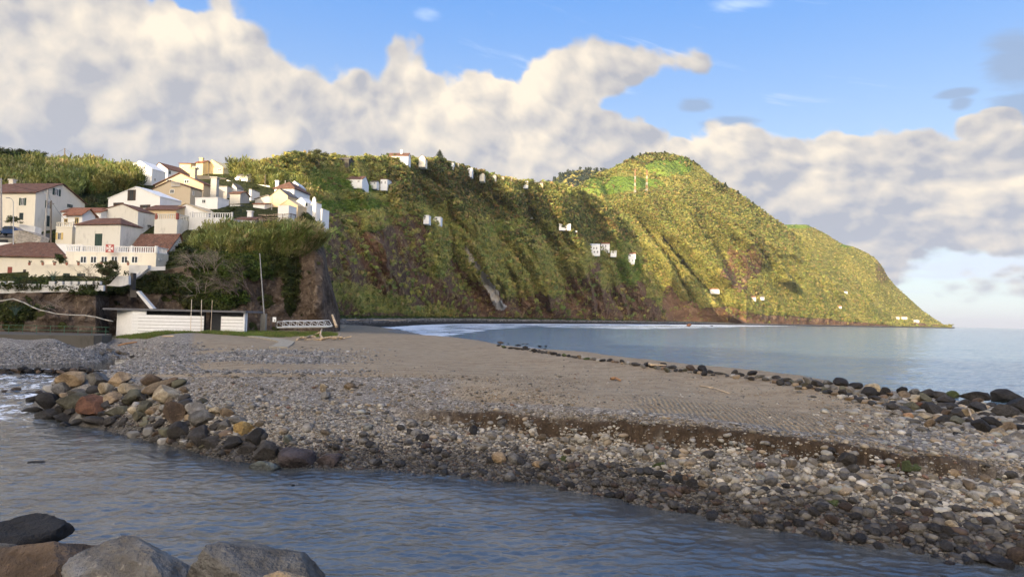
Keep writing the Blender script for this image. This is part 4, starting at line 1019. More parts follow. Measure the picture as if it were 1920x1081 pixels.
class MB:
    """collects polygons, builds one mesh object"""
    def __init__(s): s.v = []; s.f = []
    def poly(s, pts): b = len(s.v); s.v += [tuple(map(float, q)) for q in pts]; s.f.append(tuple(range(b, b + len(pts)))); return s
    def prism(s, base, vec):
        """closed prism from polygon base extruded by vec"""
        base = [np.array(q, float) for q in base]; vec = np.array(vec, float); n = len(base); b = len(s.v)
        s.v += [tuple(q) for q in base] + [tuple(q + vec) for q in base]
        s.f.append(tuple(range(b, b + n))[::-1]); s.f.append(tuple(range(b + n, b + 2 * n)))
        for i in range(n): j = (i + 1) % n; s.f.append((b + i, b + j, b + n + j, b + n + i))
        return s
    def box(s, c, f, g, w, d, h):
        """box: corner point c, unit dirs f,g, up z"""
        c = np.array(c, float); f = np.array(f, float); g = np.array(g, float)
        return s.prism([c, c + f * w, c + f * w + g * d, c + g * d], (0, 0, h))
    def bar(s, a, b, r, n=6, r2=None):
        a = np.array(a, float); b = np.array(b, float); d = b - a; L = np.linalg.norm(d); d = d / L
        t = np.cross(d, (0, 0, 1.0) if abs(d[2]) < .9 else (1.0, 0, 0)); t /= np.linalg.norm(t); u = np.cross(d, t); r2 = r if r2 is None else r2; k = len(s.v)
        for q, rr in ((a, r), (b, r2)):
            for i in range(n): an = 2 * math.pi * i / n; s.v.append(tuple(q + (t * math.cos(an) + u * math.sin(an)) * rr))
        for i in range(n): j = (i + 1) % n; s.f.append((k + i, k + j, k + n + j, k + n + i))
        s.f.append(tuple(range(k, k + n))[::-1]); s.f.append(tuple(range(k + n, k + 2 * n))); return s
    def tube(s, pts, r, n=6):
        for a, b in zip(pts[:-1], pts[1:]): s.bar(a, b, r, n)
        return s
    def build(s, name, mat, parent=None, origin=None, smooth=False):
        o3 = np.array(origin if origin is not None else (0, 0, 0), float)
        me = bpy.data.meshes.new(name); me.from_pydata([tuple(np.array(q) - o3) for q in s.v], [], s.f); me.materials.append(mat)
        import bmesh
        bm = bmesh.new(); bm.from_mesh(me); bmesh.ops.recalc_face_normals(bm, faces=bm.faces); bm.to_mesh(me); bm.free()
        if smooth: me.polygons.foreach_set('use_smooth', [True] * len(me.polygons))
        return link(name, me, parent)

def empty(name, loc, label, cat, group=None):
    o = bpy.data.objects.new(name, None); o.location = tuple(loc); C.objects.link(o); o.empty_display_size = .5
    return tag(o, label, cat, group)

class House:
    """a house whose near corner stands at photo column cpx, depth Y; f runs right->left front, g goes back"""
    def __init__(s, name, label, cpx, base, eave, Y, left, right=None, depth=8.0, yaw=0.0, wall='white', cat='house', group=None, dig=4.0):
        c0 = P(cpx, base, Y=Y); s.z0 = c0[2]; s.z1 = P(cpx, eave, Y=Y)[2]; s.c = np.array([c0[0], c0[1]])
        a = math.radians(yaw); s.f = np.array([-math.cos(a), -math.sin(a)]); s.g = np.array([-math.sin(a), math.cos(a)])
        s.w = s._solve(left, s.f); s.d = s._solve(right, s.g) if right is not None else depth
        s.o = (c0[0], c0[1], s.z0); s.root = empty(name, s.o, label, cat, group); s.wm = WALL[wall]; s.dig = dig
        s.H = s.z1 - s.z0
    def _solve(s, px, dr):
        dd = ray(px, 590.); k = dd[0] / dd[1]; return (k * s.c[1] - s.c[0]) / (dr[0] - k * dr[1])
    def p3(s, u, v, z): q = s.c + s.f * u + s.g * v; return np.array([q[0], q[1], z])
    def walls(s, gable=None, rise=0.0, apex=.5, extra=0.0):
        """gable 'front' (ridge runs back) or 'side' (ridge parallel to the front); rise in metres"""
        b = MB(); z0, z1 = s.z0 - s.dig, s.z1; w, d = s.w, s.d; s.gable, s.rise, s.apex = gable, rise, apex
        if gable == 'front':
            b.prism([s.p3(0, 0, z0), s.p3(w, 0, z0), s.p3(w, 0, z1), s.p3(w * apex, 0, z1 + rise), s.p3(0, 0, z1)], np.append(s.g * d, 0))
        elif gable == 'side':
            b.prism([s.p3(0, 0, z0), s.p3(0, d, z0), s.p3(0, d, z1), s.p3(0, d * apex, z1 + rise), s.p3(0, 0, z1)], np.append(s.f * w, 0))
        else: b.prism([s.p3(0, 0, z0), s.p3(w, 0, z0), s.p3(w, d, z0), s.p3(0, d, z0)], (0, 0, z1 - z0 + extra))
        s.wall = b.build('wall', s.wm, s.root, s.o); return s
    def roof(s, mat='brown', over=.3, th=.16, hip=False):
        b = MB(); z1, r = s.z1, s.rise; w, d, ov = s.w, s.d, over; dr = ov * r / max(.1, (w if s.gable == 'front' else d) * .5) if s.gable else 0; m_ = ROOF.get(mat) or MATS.get(mat) or WALL[mat]
        t = np.array([0, 0, th]); e = np.array([0, 0, .02])
        if hip:
            a = [s.p3(-ov, -ov, z1), s.p3(w + ov, -ov, z1), s.p3(w + ov, d + ov, z1), s.p3(-ov, d + ov, z1)]; k = min(d, w) * .5
            if w >= d: r1, r2 = s.p3(k, d / 2, z1 + r), s.p3(w - k, d / 2, z1 + r); fs = [[a[0], a[1], r2, r1], [a[1], a[2], r2], [a[2], a[3], r1, r2], [a[3], a[0], r1]]
            else: r1, r2 = s.p3(w / 2, k, z1 + r), s.p3(w / 2, d - k, z1 + r); fs = [[a[0], a[1], r1], [a[1], a[2], r2, r1], [a[2], a[3], r2], [a[3], a[0], r1, r2]]
            for q in fs: b.prism([x + e for x in q], t)
        elif s.gable == 'front':
            x = w * s.apex
            b.prism([s.p3(-ov, -ov, z1 - dr) + e, s.p3(x, -ov, z1 + r) + e, s.p3(x, -ov, z1 + r) + t + e, s.p3(-ov, -ov, z1 - dr) + t + e], np.append(s.g * (d + 2 * ov), 0))
            b.prism([s.p3(x, -ov, z1 + r) + e, s.p3(w + ov, -ov, z1 - dr) + e, s.p3(w + ov, -ov, z1 - dr) + t + e, s.p3(x, -ov, z1 + r) + t + e], np.append(s.g * (d + 2 * ov), 0))
        elif s.gable == 'side':
            x = d * s.apex
            b.prism([s.p3(-ov, -ov, z1 - dr) + e, s.p3(-ov, x, z1 + r) + e, s.p3(-ov, x, z1 + r) + t + e, s.p3(-ov, -ov, z1 - dr) + t + e], np.append(s.f * (w + 2 * ov), 0))
            b.prism([s.p3(-ov, x, z1 + r) + e, s.p3(-ov, d + ov, z1 - dr) + e, s.p3(-ov, d + ov, z1 - dr) + t + e, s.p3(-ov, x, z1 + r) + t + e], np.append(s.f * (w + 2 * ov), 0))
        else: b.box(s.p3(-ov * .4, -ov * .4, z1 + .02), np.append(s.f, 0), np.append(s.g, 0), w + ov * .8, d + ov * .8, th)
        s.rf = b.build('roof', m_, s.root, s.o); return s
    def win(s, x0, y0, x1, y1, face='front', shut=None, frame='white', open_=True, kind='window', glass=None):
        """window given by its rectangle in the photograph, lying in the front or right side wall"""
        if face == 'front': o2, dr, nn = s.c, s.f, -s.g
        else: o2, dr, nn = s.c, s.g, -s.f
        def hit(px, py):
            dd = ray(px, py); A_ = np.array([[dd[0], -dr[0]], [dd[1], -dr[1]]]); t, u = np.linalg.solve(A_, o2); return u, CAMZ + dd[2] * t
        ua, za = hit(x0, y0); ub, _ = hit(x1, y0); _, zb = hit(x0, y1); u0, u1 = min(ua, ub), max(ua, ub); zt, zb = max(za, zb), min(za, zb)
        D = np.append(dr, 0); O = np.append(o2, 0); NN = np.append(nn, 0)
        f0 = max(.045, (u1 - u0) * .09)
        def q(u, z, n): return O + D * u + np.array([0, 0, z]) + NN * n
        b = MB()
        for (a, c_, e_, g_) in ((u0, u1, zt - f0, zt), (u0, u1, zb, zb + f0), (u0, u0 + f0, zb + f0, zt - f0), (u1 - f0, u1, zb + f0, zt - f0), ((u0 + u1 - f0) / 2, (u0 + u1 + f0) / 2, zb + f0, zt - f0)):
            b.prism([q(a, e_, .0), q(c_, e_, .0), q(c_, g_, .0), q(a, g_, .0)], NN * .07)
        fr = b.build(kind, SHUT.get(frame, WFRAME), s.root, s.o)
        MB().prism([q(u0 + f0, zb + f0, .005), q(u1 - f0, zb + f0, .005), q(u1 - f0, zt - f0, .005), q(u0 + f0, zt - f0, .005)], NN * .02).build('pane', glass or GLASS, fr)
        fr.children[-1].location = (0, 0, 0) if False else fr.children[-1].location
        for vtx in fr.children[-1].data.vertices: vtx.co = vtx.co - Vector(s.o)
        if shut:
            wd = (u1 - u0) * .55
            for (a, c_) in ((u0 - wd - .02, u0 - .02), (u1 + .02, u1 + wd + .02)):
                so_ = MB().prism([q(a, zb, .0), q(c_, zb, .0), q(c_, zt, .0), q(a, zt, .0)], NN * .06).build('shutter', SHUT[shut], fr)
                for vtx in so_.data.vertices: vtx.co = vtx.co - Vector(s.o)
        return s
    def chimney(s, px, ptop, pbot, wdt=.9, v=.5, mat=None, cap=True):
        d0 = s.c + s.g * s.d * v; dd = ray(px, 590.); k = dd[0] / dd[1]; u = (k * d0[1] - d0[0]) / (s.f[0] - k * s.f[1]); q = d0 + s.f * u
        zt = P(px, ptop, Y=q[1])[2]; zb = min(P(px, pbot, Y=q[1])[2], s.z1 + .3) if pbot else s.z1
        b = MB().box((q[0] - wdt / 2, q[1] - wdt / 2, zb - .6), (1, 0, 0), (0, 1, 0), wdt, wdt, zt - zb + .6)
        if cap: b.box((q[0] - wdt * .65, q[1] - wdt * .65, zt), (1, 0, 0), (0, 1, 0), wdt * 1.3, wdt * 1.3, .18)
        b.build('chimney', mat or s.wm, s.root, s.o); return s
    def balustrade(s, step=.42, hgt=.95, post=3.2, mat=None, sides=('front',), zb=None, pm=None):
        m_ = mat or s.wm; zb = s.z1 if zb is None else zb
        for sd_ in sides:
            O, D, L = (s.p3(0, 0, zb), np.append(s.f, 0), s.w) if sd_ == 'front' else (s.p3(0, 0, zb), np.append(s.g, 0), s.d)
            Nn = np.append(s.g if sd_ == 'front' else s.f, 0)
            b = MB(); b.prism([O, O + D * L, O + D * L + Nn * .22, O + Nn * .22], (0, 0, .10)); b.prism([O + [0, 0, hgt - .12], O + D * L + [0, 0, hgt - .12], O + D * L + Nn * .22 + [0, 0, hgt - .12], O + Nn * .22 + [0, 0, hgt - .12]], (0, 0, .12))
            u = step
            while u < L: b.box(O + D * (u - .07) + Nn * .05 + [0, 0, .1], D, Nn, .14, .12, hgt - .22); u += step
            u = 0
            while u <= L + .01:
                if pm: MB().box(O + D * (u - .14) + Nn * (-.02) + [0, 0, .0], D, Nn, .28, .26, hgt + .12).build('post', pm, s.root, s.o)
                else: b.box(O + D * (u - .14) + Nn * (-.02) + [0, 0, .0], D, Nn, .28, .26, hgt + .12)
                u += post
            b.build('balustrade', m_, s.root, s.o)
        return s

# --- the left white house with the long facade
VG = 'houses of the hillside village'
h = House('village_house', 'big white house at the left edge with a brown roof and green shutters', 64, 424, 361, 118, -50, 149, yaw=-7, wall='cream', group=VG).walls('side', 2.6).roof('brown')
h.win(40, 371, 46, 385, shut='green').win(37, 399, 44, 411, frame='green').win(103, 353, 110, 366, 'side', shut='green').win(88, 376, 93, 390, 'side', shut='green').win(126, 382, 136, 388, 'side', frame='green').win(88, 404, 93, 424, 'side', frame='green')
h.chimney(10, 338, 350, .8)
# --- white gabled house with brown shuttered window
h = House('village_house', 'white gabled house with a big brown-shuttered upper window, left of the beige house', 299, 396, 369, 130, 193, 331, yaw=-16, group=VG).walls('front', 2.1, apex=.46).roof('white', over=.12, th=.1)
h.win(244, 356, 251, 376, shut='brown', frame='brown').win(218, 380, 227, 385, shut='brown', frame='brown').win(268, 384, 277, 390, shut='brown', frame='brown')
# --- beige house in two steps
h = House('village_house', 'tall beige house with two stepped gables and a grey chimney, behind the white gabled one', 380, 384, 345, 152, 280, 389, yaw=-13, wall='beige', group=VG).walls('front', 2.6, apex=.48).roof('brown', over=.35, th=.18)
h.win(313, 336, 322, 342).win(346, 337, 355, 344).chimney(352, 316, 330, 1.1, .25, WALL['beige']).chimney(393, 334, 366, 1.3, .1, WALL['grey'])
h2 = House('village_house', 'lower beige gabled wing with a small roof balcony, in front of the tall beige house', 356, 384, 352, 143, 277, 370, yaw=-16, wall='beige', group=VG).walls('front', 1.6, apex=.55).roof('brown', over=.2, th=.14)
h2.win(319, 355, 327, 363).win(361, 358, 364, 366, 'side')
b = MB(); B0 = h2.p3(h2._solve(328, h2.f), -.25, P(320, 346, Y=142)[2]); LL = h2._solve(312, h2.f) - h2._solve(328, h2.f)
b.box(B0, np.append(h2.f, 0), np.append(h2.g, 0), LL, .2, .12); b.box(B0 + [0, 0, .85], np.append(h2.f, 0), np.append(h2.g, 0), LL, .08, .08)
for k in range(9): b.box(B0 + np.append(h2.f, 0) * (LL / 8.3 * k), np.append(h2.f, 0), np.append(h2.g, 0), .05, .05, .85)
b.build('balcony_rail', WALL['palegrey'], h2.root, h2.o)
# --- two white gables behind
h = House('village_house', 'wide plain white gabled house standing above the cane thicket', 284, 341, 317, 178, 213, 299, yaw=-16, wall='white', group=VG).walls('front', 2.3, apex=.38).roof('white', over=.1, th=.12)
h.win(289, 334, 292, 339, 'side')
h = House('village_house', 'white gabled house with a brown side roof, right of the wide white gable', 314, 330, 317, 192, 275, 343, yaw=-22, wall='white', group=VG).walls('front', 2.0, apex=.6).roof('brown', over=.15, th=.14)
h.win(317, 320, 320, 326, 'side', frame='green')
# --- sunlit yellow house on the crest
h = House('village_house', 'cream-yellow flat wing with a terracotta roof at the left of the hilltop villa', 357, 322, 307, 203, 325, depth=8, wall='yellow', group=VG).walls('side', .9).roof('red', over=.3)
h.win(341, 311, 346, 317)
h = House('hilltop_villa', 'sunlit cream-yellow hilltop villa with big glazed front and tall chimney', 380, 323, 305, 200, 356, 386, yaw=-10, wall='yellow', group=VG, cat='villa').walls('side', 1.0).roof('red', over=.3)
h.win(361, 312, 367, 320).win(369, 312, 375, 320).chimney(366, 297, 304, .9, .4, WALL['yellow'])
h = House('village_house', 'pale yellow gabled house at the right end of the hilltop villa', 418, 323, 314, 202, 377, 437, yaw=-14, wall='yellow', group=VG).walls('front', 2.4, apex=.72).roof('yellow', over=.12, th=.12)
h.win(409, 316, 415, 321)
# --- white row right of them with its long wall
h = House('village_house', 'small white house with dark windows above the long white garden wall', 464, 339, 330, 188, 434, 467, yaw=-6, group=VG, depth=6).walls('side', .8).roof('grey', over=.1)
h.win(441, 333, 448, 338, frame='white').win(452, 334, 459, 339)
def wall_run(name, label, pts, hgt, th=.35, mat='white', cat='wall', dig=3, group=None, z=None):
    """garden wall along photo points (px, py top, Y)"""
    q = [P(a, b, Y=Y) for a, b, Y in pts]; b = MB()
    for a, c_ in zip(q[:-1], q[1:]):
        d_ = c_ - a; n_ = np.array([-d_[1], d_[0], 0]); n_ /= np.linalg.norm(n_); n_ *= th
        b.prism([a - [0, 0, hgt + dig], c_ - [0, 0, hgt + dig], c_, a], n_)
    o = b.build(name, WALL[mat] if isinstance(mat, str) and mat in WALL else mat); tag(o, label, cat, group); return o
wall_run('garden_wall', 'long white garden wall stepping down below the small white house', [(425, 337, 182), (448, 344, 180), (475, 354, 178)], 1.5)
wall_run('garden_wall', 'low white garden wall running right from the long white one', [(475, 345, 186), (506, 348, 184)], .8)
wall_run('retaining_wall', 'dark stone retaining wall under the sunlit hilltop villa', [(367, 328, 190), (395, 330, 188), (424, 334, 186)], 2.4, .5, 'stone')
wall_run('retaining_wall', 'dark stone terrace wall below the long white garden wall', [(400, 344, 172), (450, 357, 166), (505, 372, 156)], 1.6, .5, 'stone')
# --- grey and white blocks in the middle
h = House('village_house', 'grey unfinished block house behind the plain white cube', 425, 372, 350, 156, 396, 433, yaw=-10, wall='grey', group=VG).walls(None).roof('grey', over=.1, th=.2)
h.win(401, 352, 405, 360)
h = House('village_house', 'small weathered grey house with a sloping roof between the block and the huts', 443, 374, 352, 158, 425, 448, yaw=-14, wall='palegrey', group=VG, depth=6).walls('front', 1.0, apex=.8).roof('grey', over=.1)
h = House('village_house', 'plain white flat-roofed cube house in the middle of the village', 407, 402, 371, 134, 357, 421, yaw=-14, wall='white', group=VG).walls(None).roof('white', over=.15, th=.15)
h.win(379, 374, 386, 381)
h = House('village_house', 'white gabled house with ochre-edged roof behind the tall terrace wall', 389, 404, 399, 126, 303, depth=8, yaw=-8, wall='white', group=VG).walls('front', 1.7, apex=.52).roof('ochre', over=.2, th=.14)
h = House('village_house', 'low house with a brown roof in front of the white gabled house', 330, 402, 394, 124, 262, depth=7, yaw=-6, wall='ochre', group=VG).walls('side', 1.3).roof('brown', over=.2)
# --- old beige gable and the terrace blocks
h = House('village_house', 'weathered windowless beige gable house above the balustraded house', 257, 442, 396, 120, 168, 282, yaw=-14, wall='old', group=VG).walls('front', 1.3, apex=.36).roof('brown', over=.12, th=.14)
h = House('terrace_block', 'high blank pale terrace wall with a red-posted balustrade on top', 331, 446, 411, 116, 282, 348, yaw=-12, wall='old', group=VG, cat='terrace').walls(None)
h.balustrade(pm=REDSH, sides=('front', 'side'), post=4.2)
h = House('terrace_block', 'long whitewashed terrace wall with a white balustrade above the cane', 433, 440, 409, 118, 347, depth=6, yaw=-4, wall='palegrey', group=VG, cat='terrace').walls(None)
h.balustrade(post=3.6); h.win(431, 412, 433, 425, frame='green')
# --- house with tiled roof left of the old gable
h = House('village_house', 'white house with a low red-brown roof and two yellow-framed windows', 152, 458, 401, 115, 115, 170, yaw=-16, wall='white', group=VG).walls('side', 1.0).roof('red', over=.4)
h.win(121, 410, 127, 421, frame='yellow').win(141, 408, 148, 419, frame='yellow')
h.win(109, 432, 115, 450) if False else None
h = House('village_house', 'narrow white house with a shallow red roof set back behind the yellow-framed windows', 188, 420, 398, 120, 106, depth=6, yaw=-4, wall='white', group=VG).walls('side', 1.1).roof('red', over=.2)
h = House('village_house', 'cream block with a small balcony and yellow shutters beside the utility pole', 134, 462, 427, 113.5, 97, depth=6, yaw=-8, wall='cream', group=VG).walls(None).roof('cream', over=.1, th=.2)
h.win(109, 436, 115, 449, shut='yellow').balustrade(zb=h.z1 + .15, hgt=.8)
# --- the cubic house
h = House('village_house', 'square weathered house with a tall green-shuttered door and a sagging tile roof', 224, 472, 421, 110, 134, 257, yaw=-14, wall='old', group=VG).walls(None)
h.win(179, 438, 192, 462, frame='green', glass=GREENSH)
h.rise = 1.3; h.gable = None; h.roof('brown', over=.25, th=.12, hip=True)
# --- main house with balustrade
h = House('balustrade_house', 'long cream house with a white balustraded roof terrace and a row of windows', 292, 503, 474, 104, 118, 311, yaw=-4, wall='cream', group=VG).walls(None, extra=.0)
h.balustrade(step=.36, post=4.0, sides=('front', 'side'), mat=WALL['white'])
for a in (151, 170, 190, 209, 228, 247): h.win(a, 480, a + 12, 493)
h.win(298, 484, 302, 488, 'side')
mb = house_front = h
# red panel with a white splayed cross, hung on the balustrade
ctr = P(206, 465.5, Y=103.4); s_ = .62
pn = MB().prism([ctr + [-s_, -.05, -s_], ctr + [s_, -.05, -s_], ctr + [s_, -.05, s_], ctr + [-s_, -.05, s_]], (0, .05, 0)).build('cross_panel', plain('red_panel', (.42, .10, .09), .7)); tag(pn, 'square red panel with a white splayed cross hung on the balustrade', 'sign')
b = MB()
for k in range(4):
    a_ = k * math.pi / 2; ex = np.array([math.cos(a_), 0, math.sin(a_)]); ey = np.array([-math.sin(a_), 0, math.cos(a_)]); c0 = ctr + [0, -.085, 0]
    b.prism([c0 + ex * .04 - ey * .05, c0 + ex * .50 - ey * .27, c0 + ex * .50 + ey * .27, c0 + ex * .04 + ey * .05], (0, .03, 0))
b.build('cross', plain('panel_white', (.72, .62, .58), .7), pn)
# --- tiled house on the right of it
h = House('village_house', 'low white house with a long weathered tile roof and one green window', 312, 497, 471, 109, 237, 343, yaw=-12, wall='white', group=VG).walls('side', 3.0, apex=.62).roof('brown', over=.3)
h.win(327, 483, 334, 493, 'side', frame='green', glass=GREENSH)
# --- long roof at far left and its lower terrace
h = House('village_house', 'low cream house with a broad brown hipped roof and red shutters at lower left', 120, 522, 484, 105, -70, depth=9, yaw=3, wall='cream', group=VG).walls('side', 2.6).roof('brown', over=.35, hip=True)
h.win(15, 500, 23, 517, shut=None, frame='red', glass=REDSH).win(44, 505, 49, 517, frame='brown')
h = House('terrace_block', 'cream lower terrace with flower pots on its rim and dark doorways', 242, 527, 497, 100.5, 50, 277, yaw=-6, wall='cream', group=VG, cat='terrace').walls(None)
h.win(119, 512, 131, 523, frame='green').win(145, 512, 160, 523, frame='green')
for k, a in enumerate((55, 80, 102, 125, 147, 190, 215, 240)):
    q = P(a, 495.5, Y=100.9); pt = MB().bar(q - [0, 0, .12], q + [0, 0, .28], .13, 8, .2).build('flower_pot', plain('terracotta', (.36, .15, .10), .8)); tag(pt, 'small terracotta flower pot on the rim of the cream terrace', 'flower pot', 'flower pots on the terrace rim')
    vv, ff = BUSH_F[k % 6]; pm = link('plant', mesh_np('plant', vv * .28 + (q + [0, 0, .25]), ff, M_LEAF, False, None, {'tint': np.tile([.10, .08, .04], (len(vv), 1))}), pt)
# --- lower right of the village
h = House('village_house', 'white house with a brown hipped roof on the right of the village', 551, 368, 354, 150, 506, depth=8, yaw=-8, wall='white', group=VG).walls(None); h.rise = 1.9; h.gable = 'side'; h.roof('brown', over=.3, hip=True)
h.chimney(511, 340, 345, .7, .4, WALL['white'])
h = House('village_house', 'small white gabled house just behind the brown hipped roof', 559, 352, 347, 158, 536, depth=6, wall='white', group=VG).walls('front', .9).roof('white', over=.1, th=.1)
h = House('village_house', 'unrendered pinkish gable house below the brown hipped roof', 539, 386, 367, 139, 498, 552, yaw=-16, wall='ochre', group=VG).walls('front', 1.5, apex=.5).roof('grey', over=.1, th=.1)
h = House('village_house', 'peach gabled house with a white lean-to at the cliff edge', 558, 402, 386, 126, 515, 568, yaw=-14, wall='ochre', group=VG).walls('front', 1.2, apex=.5).roof('ochre', over=.08, th=.1)
h = House('village_house', 'low white lean-to in front of the peach gabled house', 541, 404, 386, 122, 514, 549, yaw=-14, wall='white', group=VG).walls(None).roof('white', over=.08, th=.1)
h = House('village_house', 'white gabled house with a dark window near the cliff edge', 572, 395, 380, 131, 545, 580, yaw=-18, wall='white', group=VG).walls('front', 1.0, apex=.4).roof('white', over=.08, th=.1); h.win(573, 379, 576, 386, 'side', frame='green')
h = House('village_house', 'tiny white house with a conical white chimney, last before the cliff', 592, 396, 381, 130, 579, 596, yaw=-14, wall='white', group=VG, depth=4).walls(None).roof('white', over=.08, th=.1)
h.win(583, 382, 587, 385)
q = P(589, 381, Y=131.5); MB().bar(q - [0, 0, .3], q + [0, 0, 1.0], .55, 12, .28).bar(q + [0, 0, 1.0], q + [0, 0, 1.25], .28, 12, .06).build('chimney', WALL['white'], h.root, h.o)
h = House('village_house', 'very small white outbuilding right of the conical chimney', 604, 402, 392, 128, 595, depth=3, yaw=-10, wall='white', group=VG).walls(None).roof('white', over=.05, th=.08)
h = House('tin_hut', 'hut with a rusty brown wall and roof beside the white cube house', 450, 380, 363, 142, 422, depth=4, yaw=-6, wall='grey', group=VG, cat='hut').walls('side', .7).roof('brown', over=.25)
h.win(425, 384, 430, 391) if False else None
h = House('village_house', 'low white shed with a reddish roof under the pinkish gable', 496, 394, 383, 137, 467, depth=5, yaw=-4, wall='white', group=VG).walls('side', .5).roof('red', over=.2)
h = House('village_house', 'low white shed with dark openings left of the wooden pergola', 450, 395, 384, 136, 423, depth=4, yaw=-4, wall='palegrey', group=VG).walls(None).roof('grey', over=.15, th=.12); h.win(425, 386, 430, 394, frame='brown').win(443, 388, 448, 394, frame='brown')
h = House('village_house', 'tiny white shed with a flat cap roof under the terrace wall', 471, 366, 355, 152, 458, depth=4, yaw=-6, wall='white', group=VG).walls(None).roof('grey', over=.2, th=.15)
h = House('village_house', 'low house with a shallow brown roof at the top of the cane', 478, 423, 412, 122, 435, depth=5, yaw=-6, wall='palegrey', group=VG).walls('side', .7).roof('brown', over=.25); h.chimney(462, 397, 411, .8, .6, WALL['white'])
h = House('village_house', 'low grey stone shed with a sagging grey roof between the sheds', 512, 388, 373, 146, 470, depth=5, yaw=-12, wall='grey', group=VG).walls('front', .8, apex=.3).roof('grey', over=.2)
# wooden pergola with fence
g0 = empty('wooden_pergola', P(512, 420, Y=122), 'rickety wooden pergola and fence above the cane thicket', 'pergola'); b = MB(); q0 = P(484, 421, Y=122); q1 = P(545, 419, Y=121); dv = (q1 - q0)
for k in range(13):
    a = q0 + dv * (k / 12); b.bar(a - [0, 0, 1.5], a + [0, 0, 1.7 if k % 3 == 0 else 1.1], .06); 
    if k % 3 == 0: b.bar(a + [0, 2.5, -1.5], a + [0, 2.5, 1.9], .06); b.bar(a + [0, -.2, 1.7], a + [0, 2.7, 1.9], .05)
b.build('posts', DKWOOD, g0, P(512, 420, Y=122))
b = MB()
for zz in (.3, .8, 1.1, 1.7): b.bar(q0 + [0, 0, zz], q1 + [0, 0, zz], .045)
b.bar(q0 + [0, 2.5, 1.9], q1 + [0, 2.5, 1.9], .05)
for k in range(16): a = q0 + dv * (k / 15.); b.bar(a + [0, -.2, 1.78 + .05 * math.sin(k)], a + [.2, 2.7, 1.95], .035)
b.build('rails', PALEW, g0, P(512, 420, Y=122))
b = MB()
for k in range(5): a = q0 + dv * (.05 + k * .2); b.box(a + [0, 1.2, -1.5], (1, 0, 0), (0, 1, 0), 1.7, .1, 1.6 + .4 * (k % 2))
b.build('panels', plain('old_boards', (.13, .10, .075), .85, vary=.4), g0, P(512, 420, Y=122))

# --- houses on the cliff hill: (label, corner px, base, eave, Y, left, right/None, rise m, gable, wall, roof, windows)
def hill_Y(px, py):
    k = np.nanargmin((qpx - px) ** 2 + (qpy - py) ** 2 + np.where(TB < 1, 1e6, 0)); return float(Gb.reshape(-1, 3)[k][1])
HG = 'white houses scattered on the cliff hill'
for (lab, cpx_, base, eave, left, right, rise, gab, wl_, rf_, wins) in [
    ('long white farmhouse with a brown roof, left of the pair on the green terrace', 679, 345, 336, 641, 684, 3.2, 'side', 'white', 'brown', []),
    ('low dark-roofed link building on the green terrace between two white ones', 706, 347, 341, 685, None, 1.2, 'side', 'white', 'grey', []),
    ('boxy cream house at the right end of the terrace farm', 726, 350, 336, 706, 733, 1.0, 'side', 'white', 'brown', []),
    ('left one of two white cottages on the steep cane slope', 804, 413, 404, 789, None, 0, None, 'white', 'white', [(795, 404.5, 799, 408)]),
    ('right one of two white cottages on the steep cane slope', 826, 417, 407, 807, None, 0, None, 'white', 'white', [(809, 408, 813, 412), (816, 408, 820, 412)]),
    ('lone two-storey white house on a concrete ledge high on the slope', 1006, 406, 393, 985, None, 1.2, 'front', 'white', 'white', [(990, 398, 993, 402), (997, 398, 1000, 402)]),
    ('upper white terraced house stepping down the wooded slope', 1070, 428, 420, 1045, None, 0, None, 'white', 'white', [(1060, 422, 1064, 425)]),
    ('lower white stepped house just right below the upper terraced one', 1082, 438, 433, 1066, None, 0, None, 'white', 'white', []),
    ('white house with a row of arched windows left of the palm', 1125, 476, 459, 1094, None, 1.5, 'side', 'white', 'white', [(1097, 460, 1100, 464), (1102, 461, 1105, 465), (1107, 462, 1110, 466), (1112, 463, 1115, 467), (1117, 463, 1120, 467), (1099, 468, 1102, 472), (1106, 469, 1109, 473), (1113, 470, 1116, 474), (1119, 470, 1122, 474)]),
    ('three-storey white house right beside the palm tree', 1143, 470, 457, 1117, None, 2.0, 'side', 'white', 'red', [(1124, 459, 1127, 463), (1129, 459, 1132, 463), (1134, 459, 1137, 463), (1124, 465, 1127, 468), (1130, 465, 1133, 468)]),
    ('low white annex between the palm house and the last villa', 1156, 478, 470, 1143, None, 0, None, 'white', 'white', []),
    ('white villa with a red roof and porch, rightmost of the slope hamlet', 1192, 483, 476, 1166, None, 2.5, 'side', 'white', 'red', [(1170, 477, 1175, 481), (1178, 477, 1183, 481)]),
    ('white retaining wall house below the rightmost villa', 1190, 492, 485, 1170, None, 0, None, 'white', 'white', [])]:
    Y = hill_Y((cpx_ + left) / 2, base) - 4
    h = House('hillside_house', lab, cpx_, base, eave, Y, left, right, depth=8, yaw=(-math.degrees(math.atan((cpx_ - 960) / 1280)) - 13 if right else -4), wall=wl_, group=HG, dig=2.5).walls(gab, rise).roof(rf_, over=.3, th=.3)
    if not wins and (cpx_ - left) > 14:
        n_w = 3; wins = [(left + (cpx_ - left) * (k + .3) / n_w, eave + (base - eave) * .25, left + (cpx_ - left) * (k + .62) / n_w, eave + (base - eave) * .62) for k in range(n_w)]
    for w_ in wins: h.win(*w_)
